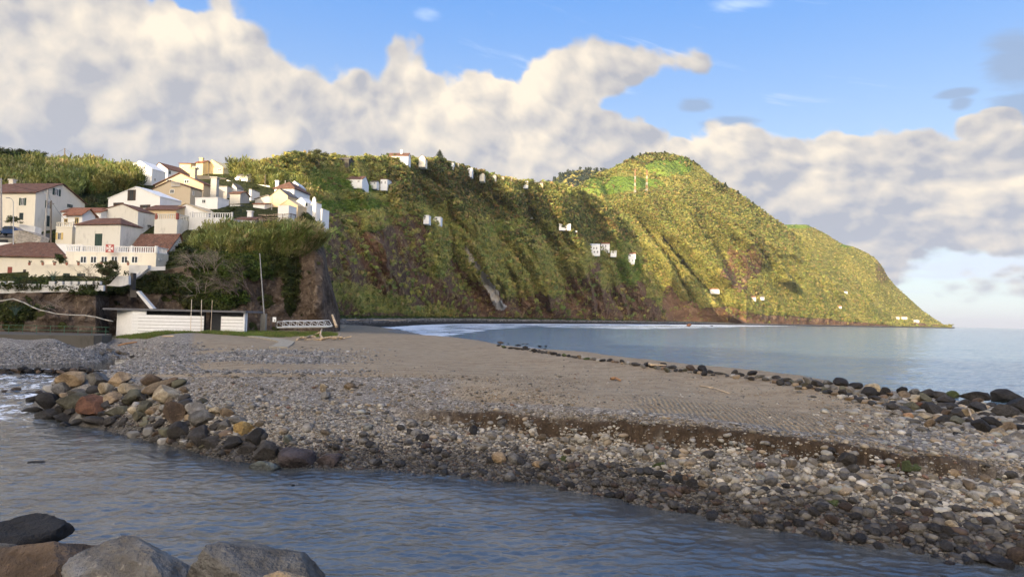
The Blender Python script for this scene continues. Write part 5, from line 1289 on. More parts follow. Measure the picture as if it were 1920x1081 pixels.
# --- houses along the crest
CG = 'houses along the crest of the cliff hill'
for (lab, cpx_, base, eave, left, right, rise, gab, wl_, rf_) in [
    ('white bungalow with a big dark gable roof and chimney at the left of the crest', 765, 298, 290, 719, None, 3.0, 'side', 'white', 'brown'),
    ('cream gabled house on the crest just left of the tall pine', 797, 302, 294, 777, None, 2.6, 'front', 'cream', 'grey'),
    ('pale house on the crest immediately right of the tall pine', 850, 312, 303, 832, None, 1.5, 'side', 'white', 'grey'),
    ('cream house with a round-topped gable, second right of the pine', 860, 314, 307, 850, None, 1.6, 'front', 'cream', 'cream'),
    ('flat white house on the crest, third right of the pine', 885, 322, 313, 866, None, 0, None, 'white', 'white'),
    ('low white house at the start of the sloping crest row', 908, 330, 324, 893, None, 1.6, 'front', 'cream', 'red'),
    ('cream house with a tree behind it on the crest row', 930, 335, 327, 915, None, 1.8, 'front', 'cream', 'red'),
    ('ochre house in the middle of the crest row', 945, 338, 329, 932, None, 1.0, 'side', 'ochre', 'red'),
    ('pink box-shaped house on the crest row', 960, 340, 329, 944, None, 0, None, 'ochre', 'ochre'),
    ('small white house right of the pink box house', 990, 344, 337, 976, None, .6, 'side', 'white', 'grey'),
    ('bright yellow house near the right end of the crest row', 1018, 347, 341, 994, None, 2.0, 'side', 'yellow', 'grey')]:
    Y = interp(cr_BY, (cpx_ + left) / 2) * 1.0 - 3; eave += 2.5; base += 4
    h = House('crest_house', lab, cpx_, base, eave, Y, left, right, depth=9, yaw=(-math.degrees(math.atan((cpx_ - 960) / 1280)) - 13 if right else -4), wall=wl_, group=CG, dig=3).walls(gab, rise).roof(rf_, over=.3, th=.3)
    if gab != 'front': h.win(left + (cpx_ - left) * .2, eave + 1.5, left + (cpx_ - left) * .4, eave + 5).win(left + (cpx_ - left) * .6, eave + 1.5, left + (cpx_ - left) * .8, eave + 5)
    if cpx_ == 765: h.chimney(744, 281, 290, 1.4, .4)
h = House('wooden_barn', 'dark wooden barn half hidden by trees on the crest above the village', 654, 302, 298, hill_Y(635, 300) - 5, 622, None, depth=8, yaw=-6, wall='stone', group=None, cat='barn', dig=5).walls('side', 1.5).roof('grey', over=.5)
# --- far houses on the mountain foot
def mt_Y(px, py):
    k = np.nanargmin((cpx - px) ** 2 + (cpy - py) ** 2 + np.where(TC < 1, 1e6, 0)); return float(Gc.reshape(-1, 3)[k][1])
FG = 'tiny houses at the foot of the mountain'
for (lab, px_, py_, w_, hh, wl_, rf_) in [('white house alone in the shaded cane at the foot of the mountain', 1340, 548, 18, 6, 'white', 'red'), ('small cream house on the sunlit shore slope', 1413, 562, 9, 5, 'cream', 'red'),
        ('tiny white hut beside the small cream house', 1428, 560, 10, 3, 'white', 'grey'), ('tiny pale house above the far sea cliffs', 1574, 577, 8, 3, 'cream', 'red'), ('tiny white house on the far slope line', 1585, 549, 8, 2.5, 'white', 'grey'),
        ('first tiny house of the far shore hamlet', 1682, 597, 9, 3, 'cream', 'red'), ('second tiny house of the far shore hamlet', 1696, 597, 10, 3, 'cream', 'red'), ('last tiny white house of the far shore hamlet', 1719, 603, 9, 3, 'white', 'grey')]:
    Y = mt_Y(px_, py_) - 6
    House('far_house', lab, px_ + w_ / 2, py_, py_ - hh, Y, px_ - w_ / 2, None, depth=10, yaw=-10, wall=wl_, group=FG, dig=3).walls('side', 2.5).roof(rf_, over=.4, th=.4)
# ------------------------------------------------------------------ boulders, each one a thing
RK = []
for s_ in range(14): RK.append(mesh_np('rock_mesh', *rock_shape(100 + s_, 4 if s_ < 5 else 3, [14, 12, 11, 13, 16, 9, 12, 8, 10, 12, 14, 11, 9, 12][s_], .07, .035), M_BOULD, True))
ICO[5] = ico(5)
FR = [mesh_np('rock_mesh', *rock_shape(700 + s_, 5, 13 + s_, .10, .09), M_BOULD, True) for s_ in range(6)]
for m_ in RK: m_.set_sharp_from_angle(angle=math.radians(28))
CB = [mesh_np('cobble_mesh', *rock_shape(300 + s_, 2, 2, .16), M_BOULD, True) for s_ in range(10)]
COL = {'tan': (.36, .27, .17), 'rust': (.16, .075, .042), 'grey': (.17, .165, .155), 'lgrey': (.30, .29, .27), 'dark': (.060, .056, .054), 'black': (.030, .029, .030), 'cream': (.44, .37, .26), 'yellow': (.50, .36, .15),
       'brown': (.14, .10, .07), 'purple': (.085, .070, .075), 'olive': (.115, .11, .075), 'green': (.075, .10, .035), 'teal': (.17, .20, .19), 'white': (.52, .50, .45), 'dtan': (.23, .175, .115), 'orange': (.42, .26, .16)}
CW = {'tan': 'tan', 'rust': 'rust-red', 'grey': 'grey', 'lgrey': 'pale grey', 'dark': 'dark grey', 'black': 'black', 'cream': 'cream', 'yellow': 'yellow', 'brown': 'brown', 'purple': 'purplish dark', 'olive': 'olive-grey',
      'green': 'mossy green', 'teal': 'blue-grey', 'white': 'whitish', 'dtan': 'dull tan', 'orange': 'orange'}
rk = random.Random(5)
BO = []
def boulder(px, py, w, h, col, zone, lab=None, tilt=0.0, z=None, Y=None, sink=.12, meshes=None, k=None):
    """(px,py) centre, w x h size in the photograph; stands on the ground below its lower edge"""
    if Y is not None: p = P(px, py, Y=Y)
    else:
        p = ground_hit(px, py + h * .46)[0]
        if np.isnan(p[0]): p = P(px, py + h * .46, z=0)
    Yp = p[1]; a = w / 2 / FPX * Yp * 1.06; c = h / 2 / FPX * Yp * 1.08; bdep = max(min(a, c * 1.4), c * .8)
    ce = (P(px, py, Y=Yp + bdep * .55) if Y is None else p)
    o = bpy.data.objects.new('boulder', (meshes or RK)[rk.randrange(len(meshes or RK)) if k is None else k]); C.objects.link(o)
    o.location = tuple(ce); o.scale = (a, bdep, c); o.rotation_euler = (rk.uniform(-.25, .25), -math.radians(tilt) + rk.uniform(-.08, .08), rk.choice([0, math.pi]) + rk.uniform(-.35, .35))
    cc = COL[col]; f = rk.uniform(.88, 1.12); o.color = (cc[0] * f, cc[1] * f, cc[2] * f, 1)
    BO.append((o, px, col, zone, lab)); return o
Z1 = 'boulder bank at the river mouth'
for t in [(137, 713, 58, 34, 'tan', 'large tan and rust boulder topmost at the left end of the river bank rocks'), (185, 712, 44, 29, 'grey', 'grey boulder with white marks, just right of the top tan one'), (225, 711, 46, 32, 'tan', 'sharp-edged tan boulder on the top row beside a small pale pebble'),
          (281, 712, 50, 22, 'brown', 'flat brown boulder lying along the top of the bank'), (295, 729, 62, 24, 'dtan', 'long grey-brown slab leaning up to the right', 25), (309, 739, 48, 42, 'cream', 'big cream pitted boulder below the leaning slab', 25),
          (246, 729, 44, 20, 'cream', 'rounded cream and orange oval boulder in the middle of the bank'), (249, 746, 44, 32, 'olive', 'mottled grey boulder under the cream oval one'), (198, 729, 27, 24, 'cream', 'small cream boulder with a dark patch'), (211, 748, 32, 26, 'tan', 'tan and grey boulder above the rust-red one'),
          (145, 737, 48, 18, 'grey', 'low grey dome-shaped boulder over the white-topped one'), (140, 754, 58, 36, 'olive', 'dark boulder with a whitish top edge, left of the rust-red one'), (174, 763, 60, 38, 'rust', 'large rust-red boulder streaked with moss', 20), (92, 750, 42, 42, 'black', 'big black rounded boulder at the left tip'),
          (114, 730, 32, 30, 'grey', 'grey boulder under the left edge of the top tan one'), (90, 778, 52, 24, 'black', None), (122, 784, 38, 24, 'black', None), (60, 768, 38, 16, 'black', None), (62, 748, 24, 12, 'black', None), (62, 739, 30, 9, 'dark', None),
          (222, 772, 46, 22, 'olive', None), (250, 769, 20, 15, 'cream', None), (271, 763, 28, 27, 'olive', None), (286, 769, 26, 17, 'tan', None), (308, 766, 18, 22, 'lgrey', None), (332, 773, 44, 46, 'brown', 'large brown boulder standing upright in the middle of the bank'),
          (366, 767, 40, 26, 'lgrey', 'light grey angular boulder right of the upright brown one'), (407, 769, 28, 20, 'cream', None), (427, 774, 26, 20, 'dtan', None), (386, 783, 56, 30, 'grey', 'broad grey boulder above the pair of dark upright ones'), (337, 810, 42, 38, 'dark', None),
          (378, 817, 54, 46, 'dark', 'biggest dark grey boulder, standing by the water'), (402, 829, 44, 28, 'dark', None, 30), (422, 796, 32, 24, 'grey', None), (450, 788, 38, 17, 'grey', None), (459, 804, 44, 30, 'yellow', 'bright yellow boulder among dark ones', 20), (436, 832, 46, 28, 'black', None),
          (468, 838, 42, 30, 'dark', None), (180, 788, 54, 22, 'dark', None), (207, 790, 20, 20, 'dark', None), (145, 792, 28, 14, 'black', None), (122, 796, 18, 12, 'dark', None), (303, 794, 30, 18, 'dark', None), (480, 820, 36, 36, 'black', None), (502, 848, 50, 40, 'dark', 'round dark grey boulder left of the purplish one'),
          (559, 856, 68, 44, 'purple', 'large purplish dark boulder at the water edge'), (617, 863, 52, 28, 'purple', 'purplish slab rising to the right beside the large purplish boulder', 15), (542, 825, 18, 22, 'teal', None, 30), (579, 802, 22, 20, 'lgrey', None), (612, 742, 18, 17, 'grey', None), (628, 754, 16, 10, 'white', None),
          (607, 727, 14, 17, 'cream', None), (655, 724, 20, 15, 'dtan', None), (345, 730, 22, 14, 'dtan', None), (270, 745, 18, 14, 'dark', None), (160, 775, 20, 14, 'dark', None), (232, 790, 22, 14, 'dark', None), (192, 776, 18, 12, 'dark', None), (350, 795, 20, 14, 'dark', None), (318, 752, 16, 12, 'dtan', None)]:
    boulder(*t[:5], Z1, t[5], t[6] if len(t) > 6 else rk.uniform(-10, 10))
boulder(497, 877, 58, 26, 'teal', Z1, 'smooth blue-grey boulder awash in the river', 0, Y=26.3)
_hp = [(t_[1], proj(np.array(t_[0].location))) for t_ in BO]
MASS = []
def fill(zone, n, fx, colors, wr, asp=(.55, .8), meshes=None, keep=0):
    have = [(proj(np.array(o.location)), max(o.scale) * FPX / o.location[1]) for o, *_ in BO]; k = 0; tries = 0
    while k < n and tries < n * 30:
        tries += 1; px, py = fx(); w = rk.uniform(*wr(px))
        if any((px - q[0]) ** 2 + (1.5 * (py - q[1])) ** 2 < (.62 * (r_ + w * .5)) ** 2 for q, r_ in have): continue
        o = boulder(px, py, w, w * rk.uniform(*asp), rk.choice(colors), zone, None, rk.uniform(-20, 20), meshes=meshes)
        if k >= keep: MASS.append((tuple(o.location), tuple(o.scale), tuple(o.color)[:3])); BO.pop(); bpy.data.objects.remove(o)
        have.append(((px, py), w * .5)); k += 1
def _fx():
    px = rk.uniform(70, 500); lo = interp(water[1:], px) - 6; up_ = np.interp(px, [70, 120, 330, 420, 500], [748, 704, 712, 770, 812]); return px, rk.uniform(up_, lo)
fill(Z1, 62, _fx, ['dark', 'grey', 'black', 'olive', 'dtan', 'dark', 'brown', 'lgrey'], lambda px: (13, 27), keep=22)
Z2 = 'larger stones on the cobble slope'
for t in [(770, 790, 18, 10, 'lgrey', None), (794, 820, 27, 14, 'black', None), (770, 809, 18, 11, 'black', None), (732, 786, 16, 16, 'lgrey', None), (936, 858, 28, 24, 'tan', 'cracked tan stone on the cobble slope'), (962, 860, 22, 22, 'grey', 'grey stone touching the cracked tan one'), (1010, 871, 24, 14, 'tan', None),
          (995, 886, 21, 14, 'dark', None), (956, 895, 22, 18, 'grey', None), (1106, 884, 24, 18, 'dark', None), (1234, 873, 30, 15, 'green', 'mossy green pointed stone in the middle of the cobble slope', 20), (1056, 860, 22, 13, 'green', None), (1298, 911, 26, 26, 'black', 'black lump of rock with a small round stone behind'), (1285, 898, 16, 15, 'brown', None),
          (1317, 900, 17, 17, 'black', None), (888, 807, 19, 20, 'black', None, 30), (922, 815, 24, 16, 'lgrey', None), (1709, 875, 50, 24, 'green', 'large mossy olive boulder stuck in the dark cut bank'), (1588, 862, 30, 40, 'dark', 'dark square-cut slab leaning in the cut bank', -20), (1556, 844, 20, 14, 'dark', None), (1555, 861, 18, 12, 'brown', None),
          (1568, 941, 32, 22, 'green', 'round dark stone with green moss low on the cobble slope'), (1779, 999, 27, 28, 'black', None), (1658, 997, 46, 34, 'dark', 'biggest dark rock low on the right cobble slope', -15), (1806, 956, 36, 19, 'dark', None, -15), (1845, 971, 33, 18, 'lgrey', None), (1866, 940, 26, 22, 'tan', None, -15), (1897, 948, 34, 17, 'cream', None),
          (1788, 985, 30, 18, 'cream', None, -20), (1720, 1034, 33, 19, 'grey', None), (1615, 903, 23, 12, 'white', 'flat whitish oval stone under the leaning dark slab'), (1635, 902, 29, 13, 'cream', None), (1715, 907, 20, 18, 'lgrey', None), (1789, 886, 24, 14, 'tan', 'tan stone resting against the cut bank'), (1908, 1042, 34, 34, 'brown', 'large dark brown round stone at the lower right corner'),
          (1810, 1034, 28, 16, 'dark', None), (1872, 1055, 46, 30, 'dark', None), (1662, 960, 42, 15, 'dark', None), (1525, 868, 16, 22, 'lgrey', None, -40), (1871, 903, 14, 16, 'green', None), (1750, 890, 20, 9, 'cream', None)]:
    boulder(*t[:5], Z2, t[5], t[6] if len(t) > 6 else rk.uniform(-12, 12), meshes=(RK[5:] if t[4] in ('dark', 'black', 'green') else CB))
Z3 = 'rock line along the sea edge'
for t in [(1657, 735, 22, 20, 'black', None), (1693, 731, 18, 15, 'black', None), (1677, 746, 25, 14, 'lgrey', None), (1697, 741, 22, 16, 'dtan', None), (1716, 747, 22, 16, 'cream', None), (1733, 747, 21, 19, 'olive', None), (1714, 734, 24, 12, 'grey', None), (1740, 736, 34, 18, 'dark', None), (1762, 740, 22, 20, 'dark', None),
          (1770, 749, 34, 22, 'dark', None), (1788, 741, 24, 18, 'green', 'bright mossy green stone on the sea rock line'), (1829, 744, 56, 20, 'black', 'long black rock on the sea edge, left of the lichened one'), (1886, 744, 54, 30, 'black', 'big black rock with yellow lichen at the sea edge'), (1912, 762, 42, 34, 'black', None), (1880, 770, 52, 26, 'dark', None),
          (1838, 765, 46, 20, 'dark', None), (1808, 756, 28, 16, 'dark', None), (1832, 753, 24, 14, 'brown', None), (1784, 761, 34, 14, 'dark', None), (1750, 767, 36, 26, 'dark', None), (1735, 760, 24, 18, 'dark', None), (1753, 753, 16, 9, 'lgrey', None), (1712, 762, 32, 20, 'olive', None), (1721, 760, 18, 14, 'rust', 'small rust-red stone among dark sea rocks'),
          (1676, 763, 26, 17, 'dark', None), (1692, 755, 20, 13, 'lgrey', None), (1681, 774, 17, 13, 'lgrey', None), (1703, 778, 15, 12, 'orange', None), (1715, 779, 15, 10, 'lgrey', None), (1736, 781, 28, 16, 'cream', None), (1770, 787, 28, 18, 'dark', None), (1773, 775, 23, 15, 'brown', None), (1797, 775, 27, 20, 'dark', None),
          (1817, 775, 26, 20, 'cream', 'cream stone with a stick leaning on it in the sea rocks'), (1819, 765, 22, 12, 'cream', None), (1794, 789, 32, 18, 'olive', None), (1742, 794, 22, 15, 'dtan', None, -30), (1844, 800, 34, 28, 'black', 'black angular rock in front of the right sea rocks'), (1860, 791, 36, 20, 'black', None), (1895, 799, 40, 20, 'dtan', None), (1873, 811, 36, 20, 'cream', None),
          (1905, 818, 26, 18, 'lgrey', None), (1797, 815, 21, 9, 'black', None), (1864, 825, 15, 10, 'orange', None), (1890, 824, 18, 16, 'grey', None), (1858, 840, 28, 9, 'lgrey', None), (1646, 730, 15, 16, 'cream', None), (1635, 723, 27, 13, 'cream', 'cream boulder on top of the sea rocks, right of the centre of the line'), (1627, 735, 32, 20, 'black', None),
          (1605, 722, 25, 15, 'black', None), (1594, 732, 19, 17, 'lgrey', None), (1578, 716, 28, 17, 'black', None), (1553, 718, 18, 12, 'grey', None), (1533, 719, 25, 13, 'dark', None), (1518, 714, 25, 13, 'grey', None), (1498, 714, 16, 9, 'grey', None), (1475, 712, 19, 10, 'dark', None), (1455, 708, 17, 9, 'dark', None), (1423, 706, 22, 7, 'grey', None),
          (1410, 699, 19, 11, 'black', None), (1388, 702, 15, 8, 'black', None), (1377, 698, 13, 10, 'dark', None), (1350, 700, 26, 6, 'dark', None), (1333, 697, 14, 7, 'black', None), (1318, 691, 19, 13, 'black', 'high black boulder at the sea edge, right of its brown neighbour'), (1295, 690, 21, 12, 'brown', None), (1260, 688, 19, 7, 'dark', None), (1243, 683, 14, 11, 'black', None), (1215, 683, 15, 10, 'black', None),
          (1195, 683, 24, 7, 'dark', None), (1167, 677, 10, 6, 'black', None), (1143, 675, 12, 6, 'dark', None), (1130, 675, 12, 6, 'black', None), (1114, 673, 10, 6, 'grey', None), (1100, 672, 14, 5, 'green', None), (1077, 669, 16, 5, 'dark', None), (1066, 667, 9, 5, 'black', None), (1057, 665, 11, 7, 'green', None), (1047, 665, 9, 5, 'black', None), (1038, 662, 15, 7, 'black', None),
          (1017, 660, 13, 6, 'dark', None), (1003, 657, 14, 8, 'black', None), (985, 652, 11, 8, 'black', None), (971, 653, 20, 5, 'dark', None), (958, 652, 12, 4, 'black', None), (945, 650, 12, 5, 'green', None), (936, 647, 10, 4, 'black', None), (1660, 752, 18, 11, 'grey', None), (1643, 746, 18, 10, 'dark', None), (1618, 742, 16, 8, 'grey', None), (1562, 727, 16, 8, 'grey', None),
          (1805, 802, 14, 8, 'lgrey', None), (1760, 800, 14, 8, 'lgrey', None), (1775, 806, 16, 9, 'lgrey', None), (1820, 790, 18, 12, 'dark', None), (1845, 778, 20, 12, 'dark', None), (1862, 760, 20, 12, 'dark', None), (1914, 786, 20, 14, 'dark', None), (1800, 766, 18, 10, 'lgrey', None)]:
    boulder(*t[:5], Z3, t[5], t[6] if len(t) > 6 else rk.uniform(-10, 10), k=(rk.randrange(14)))
def _fx():
    px = 1930 - 960 * rk.uniform(0, 1) ** 1.35; b_ = interp([(a_, b2) for a_, b2, _ in seaedge], px); w_ = np.interp(px, [960, 1400, 1600, 1930], [2, 4, 20, 48]); return px, b_ - 3 + rk.uniform(0, w_)
fill(Z3, 105, _fx, ['dark', 'black', 'dark', 'black', 'grey', 'brown', 'lgrey', 'dtan', 'olive'], lambda px: (np.interp(px, [960, 1400, 1930], [6, 9, 14]), np.interp(px, [960, 1400, 1930], [10, 16, 30])), keep=34)
Z4 = 'rocks awash off the sea edge'
for (a, b, w, h, c_) in [(912, 643, 9, 4, 'brown'), (938, 642, 12, 5, 'brown'), (953, 644, 5, 2, 'black'), (971, 647, 12, 4, 'black'), (981, 645, 6, 2, 'black'), (988, 645, 6, 2, 'black'), (1013, 649, 10, 4, 'black'), (1023, 649, 6, 3, 'black'), (1021, 654, 9, 3, 'black'), (1076, 663, 10, 3, 'dark'), (1100, 666, 6, 2, 'dark')]:
    boulder(a, b, w, h, c_, Z4, Y=P(a, b + h * .4, z=0.0)[1])
boulder(1291, 609.5, 11, 6, 'rust', Z4, 'reddish rock standing in the surf far off', Y=P(1291, 612, z=0)[1])
boulder(1334, 611, 6, 2, 'dark', Z4, 'tiny dark rock in the surf right of the reddish one', Y=P(1334, 612, z=0)[1])
Z5 = 'stones of the weir and rapids'
for k in range(30):
    a = -20 + k * 6.6 + rk.uniform(-2, 2); boulder(a, 694 + rk.uniform(-3.5, 5), rk.uniform(9, 19), rk.uniform(6, 10), rk.choice(['black', 'black', 'dark', 'brown']), Z5, Y=54.6 + rk.uniform(-2.2, .8))
for (a, b, w, h) in [(20, 716, 20, 8), (16, 723, 16, 7), (28, 730, 20, 9), (34, 728, 14, 5), (72, 734, 16, 7), (8, 732, 14, 4)]: boulder(a, b, w, h, 'brown', Z5, Y=P(a, b + 3, z=.12)[1])
boulder(68, 866, 32, 6, 'black', 'river', 'flat dark stone barely breaking the river surface at left', Y=P(68, 868, z=0)[1])
boulder(549, 909, 8, 6, 'black', 'river', 'small black stone poking out of the river', Y=P(549, 911, z=0)[1])
Z6 = 'pale rocks by the pond'
for (a, b, w, h, c_, l_) in [(33, 648, 20, 15, 'cream', 'pale rounded rock at the left of the pond rocks'), (47, 650, 16, 13, 'grey', 'grey rock between the two pale pond rocks'), (56, 643, 14, 8, 'lgrey', 'small grey rock lying behind the pond rocks'), (60, 652, 20, 10, 'grey', 'low grey rock in front by the pond'), (72, 648, 27, 17, 'white', 'biggest whitish angular rock by the pond')]:
    boulder(a, b, w, h, c_, Z6, l_, Y=72 - (b - 645) * .3)
for (a, b, w, h, c_) in [(205, 656, 20, 9, 'grey'), (222, 660, 18, 8, 'dtan'), (236, 662, 16, 8, 'grey'), (190, 662, 14, 7, 'grey'), (248, 668, 18, 7, 'dark'), (215, 667, 16, 6, 'lgrey')]: boulder(a, b, w, h, c_, 'grey stones right of the pond')
# foreground rocks beside the viewer
Z7 = 'foreground rocks'
for (a, b, w, h, c_, l_, Y, t, k) in [(40, 1014, 140, 84, 'black', 'black rough rock at the lower left edge of the picture', 7.4, 0, 4), (8, 1036, 80, 40, 'grey', 'small grey rock under the black foreground rock', 6.7, 5, 1), (70, 1068, 230, 100, 'brown', 'dark reddish-brown rock in the lower left corner', 6.1, -4, 3),
                                  (245, 1078, 300, 118, 'lgrey', 'broad flat-topped pale grey rock in the foreground', 5.9, -3, 2), (492, 1094, 262, 160, 'grey', 'grey and brown angular rock, rightmost in the foreground', 6.0, 14, 1), (540, 1100, 130, 48, 'tan', 'low tan rock at the bottom edge, in front of the angular one', 5.2, 0, 8)]:
    o = boulder(a, b, w, h, c_, Z7, l_, t, Y=Y, k=k % 6, meshes=FR)
tag(link('embankment', mesh_np('embankment', *(lambda g: (g.reshape(-1, 3), grid_faces(24, 60)))(np.stack([np.tile(np.linspace(-30, 12, 60), (24, 1)), np.tile(np.linspace(-6, 9.5, 24)[:, None], (1, 60)),
    np.tile(np.interp(np.linspace(-6, 9.5, 24), [-6, 2.2, 3.4, 5.5, 9.5], [4.3, 4.3, 3.0, 2.3, -1.5])[:, None], (1, 60)) + .15 * fbm(np.stack(np.meshgrid(np.linspace(0, 40, 60), np.linspace(0, 16, 24)) + [np.zeros((24, 60))], -1), 3)], -1)), MATS['gravel_ground'], True,
    {'dark': np.zeros(1440), 'wet': np.zeros(1440), 'brown': np.zeros(1440), 'track': np.zeros(1440)})), kind='structure')
ML = np.array([a for a, b, c in MASS]); MS = np.array([b for a, b, c in MASS]); MC = np.array([c for a, b, c in MASS]); pr_ = [rock_shape(810 + k, 3, 9, .09) for k in range(6)]
V, Fq, Ct = merge([a for a, b in pr_], [b for a, b in pr_], rng.randint(0, 6, len(ML)), ML, rng.uniform(-.4, .4, len(ML)), MS, rng.uniform(-.2, .2, (len(ML), 2)), MC)
tag(link('filler_rocks', mesh_np('filler_rocks', V, Fq, M_STONE, True, None, {'tint': Ct})), 'smaller broken rocks wedged between the boulders of the river bank and sea edge', 'rocks', None, 'stuff')
ORD = ['first', 'second', 'third', 'fourth', 'fifth', 'sixth', 'seventh', 'eighth', 'ninth', 'tenth', 'eleventh', 'twelfth', 'thirteenth', 'fourteenth', 'fifteenth', 'sixteenth', 'seventeenth', 'eighteenth', 'nineteenth', 'twentieth',
       'twenty-first', 'twenty-second', 'twenty-third', 'twenty-fourth', 'twenty-fifth', 'twenty-sixth', 'twenty-seventh', 'twenty-eighth', 'twenty-ninth', 'thirtieth'] + [w1 + '-' + w2 for w1 in ('thirty', 'forty', 'fifty') for w2 in ('first', 'second', 'third', 'fourth', 'fifth', 'sixth', 'seventh', 'eighth', 'ninth')]
cnt = {}
for o, px_, col, zone, lab in sorted(BO, key=lambda t: t[1]):
    if lab is None:
        cnt[(zone, col)] = cnt.get((zone, col), 0) + 1; lab = '%s %s from the left among the %s' % (ORD[cnt[(zone, col)] - 1], CW[col] + ' one', zone)
    tag(o, lab, 'rock', zone)

# ------------------------------------------------------------------ cobbles and gravel of the bank
Gs = np.stack([GX, GY, GZ], -1); gpx2, gpy2 = proj(Gs)
wline = interp(water[1:], gpx2); up = wline - gpy2        # picture distance above the waterline
below = sst(sd_, .0, -.25) * (interp(SC_H, GA) > .12) + (interp(SC_H, GA) <= .12)
slope = sst(GZ, -.25, 0.0) * sst(gpx2, 150, 240) * np.where(interp(SC_H, GA) > .12, sst(sd_ + .25 * fbm(_pp / .9, 2), -.18, -.42), sst(GZ, 2.05, 1.7))
vs = np.isfinite(gpx2) & (GZ > -.3) & (gpx2 > -10) & (gpx2 < 1990) & (gpy2 < 1120)
DRY = [(.27, .255, .23), (.34, .32, .275), (.19, .18, .165), (.125, .12, .115), (.43, .40, .35), (.08, .077, .073), (.29, .235, .17), (.21, .175, .13), (.18, .115, .09), (.25, .255, .235)]
WETP = [(.050, .050, .054), (.075, .073, .075), (.10, .098, .098), (.034, .034, .036), (.13, .12, .11), (.085, .062, .052), (.17, .16, .145)]
def place(dens, n, smin, smax, pw, wetk=True, n_pal=None):
    p, (gz_, da_), a, b = sample_grid(Gs, dens * vs, n, (GZ, dark))
    s = smin * (1 - rng.uniform(size=n)) ** (-1 / pw); s = np.clip(s, smin, smax)
    x = p[:, 0]; y = p[:, 1]; p = p.copy(); p[:, 2] = ground_z(x, y)
    wt = sst(p[:, 2] + .22 * fbm(p / 2.5, 3) + rng.normal(size=n) * .12, 1.05, .60) if wetk else np.zeros(n)
    cd = np.array(DRY)[rng.choice(10, n, p=[.16, .13, .17, .15, .08, .10, .08, .07, .02, .04])]; cw = np.array(WETP)[rng.randint(0, 7, n)]
    c = np.where((rng.uniform(size=n) < wt)[:, None], cw, cd) * rng.uniform(.8, 1.2, (n, 1))
    c = c * (1 - .25 * wt[:, None]); return p, s, c, wt
parts_ = []
shp = [rock_shape(500 + k, 2, 2, .15) for k in range(6)]; shp1 = [rock_shape(600 + k, 1, 0, .12) for k in range(8)]
def stones(name, label, P_, S_, C_, protos, cat='gravel'):
    n = len(P_); sc_ = np.stack([S_ * rng.uniform(.9, 1.35, n), S_ * rng.uniform(.75, 1.1, n), S_ * rng.uniform(.5, .8, n)], -1) * .5
    V, Fq, Ct = merge([a for a, b in protos], [b for a, b in protos], rng.randint(0, len(protos), n), P_ + np.stack([0 * S_, 0 * S_, S_ * .12], -1), rng.uniform(0, 6.28, n), sc_, rng.uniform(-.35, .35, (n, 2)), C_)
    o = link(name, mesh_np(name, V, Fq, M_STONE, True, None, {'tint': Ct})); tag(o, label, cat, None, 'stuff'); return o
# 300 biggest cobbles as things of their own, plus the rest as one mass
pc, scb, cc, wt = place(slope * (.4 + .6 * sst(gpx2, 700, 1100)), 11500, .10, .38, 3.0)
vis_s = scb / pc[:, 1]; order = np.argsort(-vis_s)
# keep big ones apart
big = []
for k in order:
    if len(big) >= 290: break
    if all((pc[k, 0] - pc[j, 0]) ** 2 + (pc[k, 1] - pc[j, 1]) ** 2 > (.42 * (scb[k] + scb[j])) ** 2 for j in big): big.append(k)
bigs = set(big); rest = np.array([k for k in range(len(pc)) if k not in bigs])
def cname(c): 
    l_ = c.mean(); 
    if l_ < .09: return 'dark wet'
    if c[0] > c[2] * 1.45: return 'tan' if l_ > .2 else 'brown'
    return 'pale' if l_ > .30 else 'grey'
for k in big:
    o = bpy.data.objects.new('cobble', CB[k % 10]); C.objects.link(o); s = scb[k]
    o.location = (pc[k, 0], pc[k, 1], pc[k, 2] + s * .16); o.scale = (s * .62, s * .5, s * .38); o.rotation_euler = (rk.uniform(-.4, .4), rk.uniform(-.4, .4), rk.uniform(0, 6.28)); o.color = (*[float(v) for v in cc[k]], 1)
    qx_ = proj(pc[k])[0]; zn = 'left' if qx_ < 900 else ('middle' if qx_ < 1400 else 'right'); cn = cname(cc[k])
    tag(o, 'larger %s rounded cobble on the %s part of the riverside slope' % (cn, zn), 'cobble', '%s large cobbles, %s part of the slope' % (cn, zn))
stones('cobbles', 'countless rounded grey and tan cobbles covering the slope above the river', pc[rest], scb[rest], cc[rest], shp, 'cobbles')
p, s, c_, w = place(slope, 36000, .04, .13, 2.4); stones('gravel', 'fine mixed gravel between the cobbles of the riverside slope', p, s, c_, shp1)
bankup = sst(gpy2, 700, 706) * sst(gpy2, 790, 772) * sst(gpx2, 320, 360) * sst(gpx2, 1130, 1000) * np.where(interp(SC_H, GA) > .12, sst(sd_, .0, .4), 1) * (.35 + .65 * sst(fbm(_pp / 2.2, 3), -.25, .15))
ledge = np.where(interp(SC_H, GA) > .12, sst(sd_, .02, .15) * sst(sd_, 1.0, .4), 0) * 1.2
p, s, c_, w = place(np.maximum(bankup, ledge), 9000, .04, .24, 2.9, False); c_ = c_ * np.array([.80, .74, .66]); stones('bank_gravel', 'loose dry pebbles spilling down the upper brown bank', p, s, c_, shp1)
gl = gr1 * .8 + sst(gpx2, 390, 330) * sst(gpx2, 60, 75) * sst(gpy2, 640, 644) * sst(gpy2, 704, 698)
p, s, c_, w = place(np.clip(gl, 0, 1), 13000, .07, .26, 2.6, False); c_ = c_.mean(1)[:, None] * np.array([1.0, .98, .97]) * .95
stones('grey_gravel', 'spread of grey river pebbles between the pond and the grass', p, s, c_, shp1)
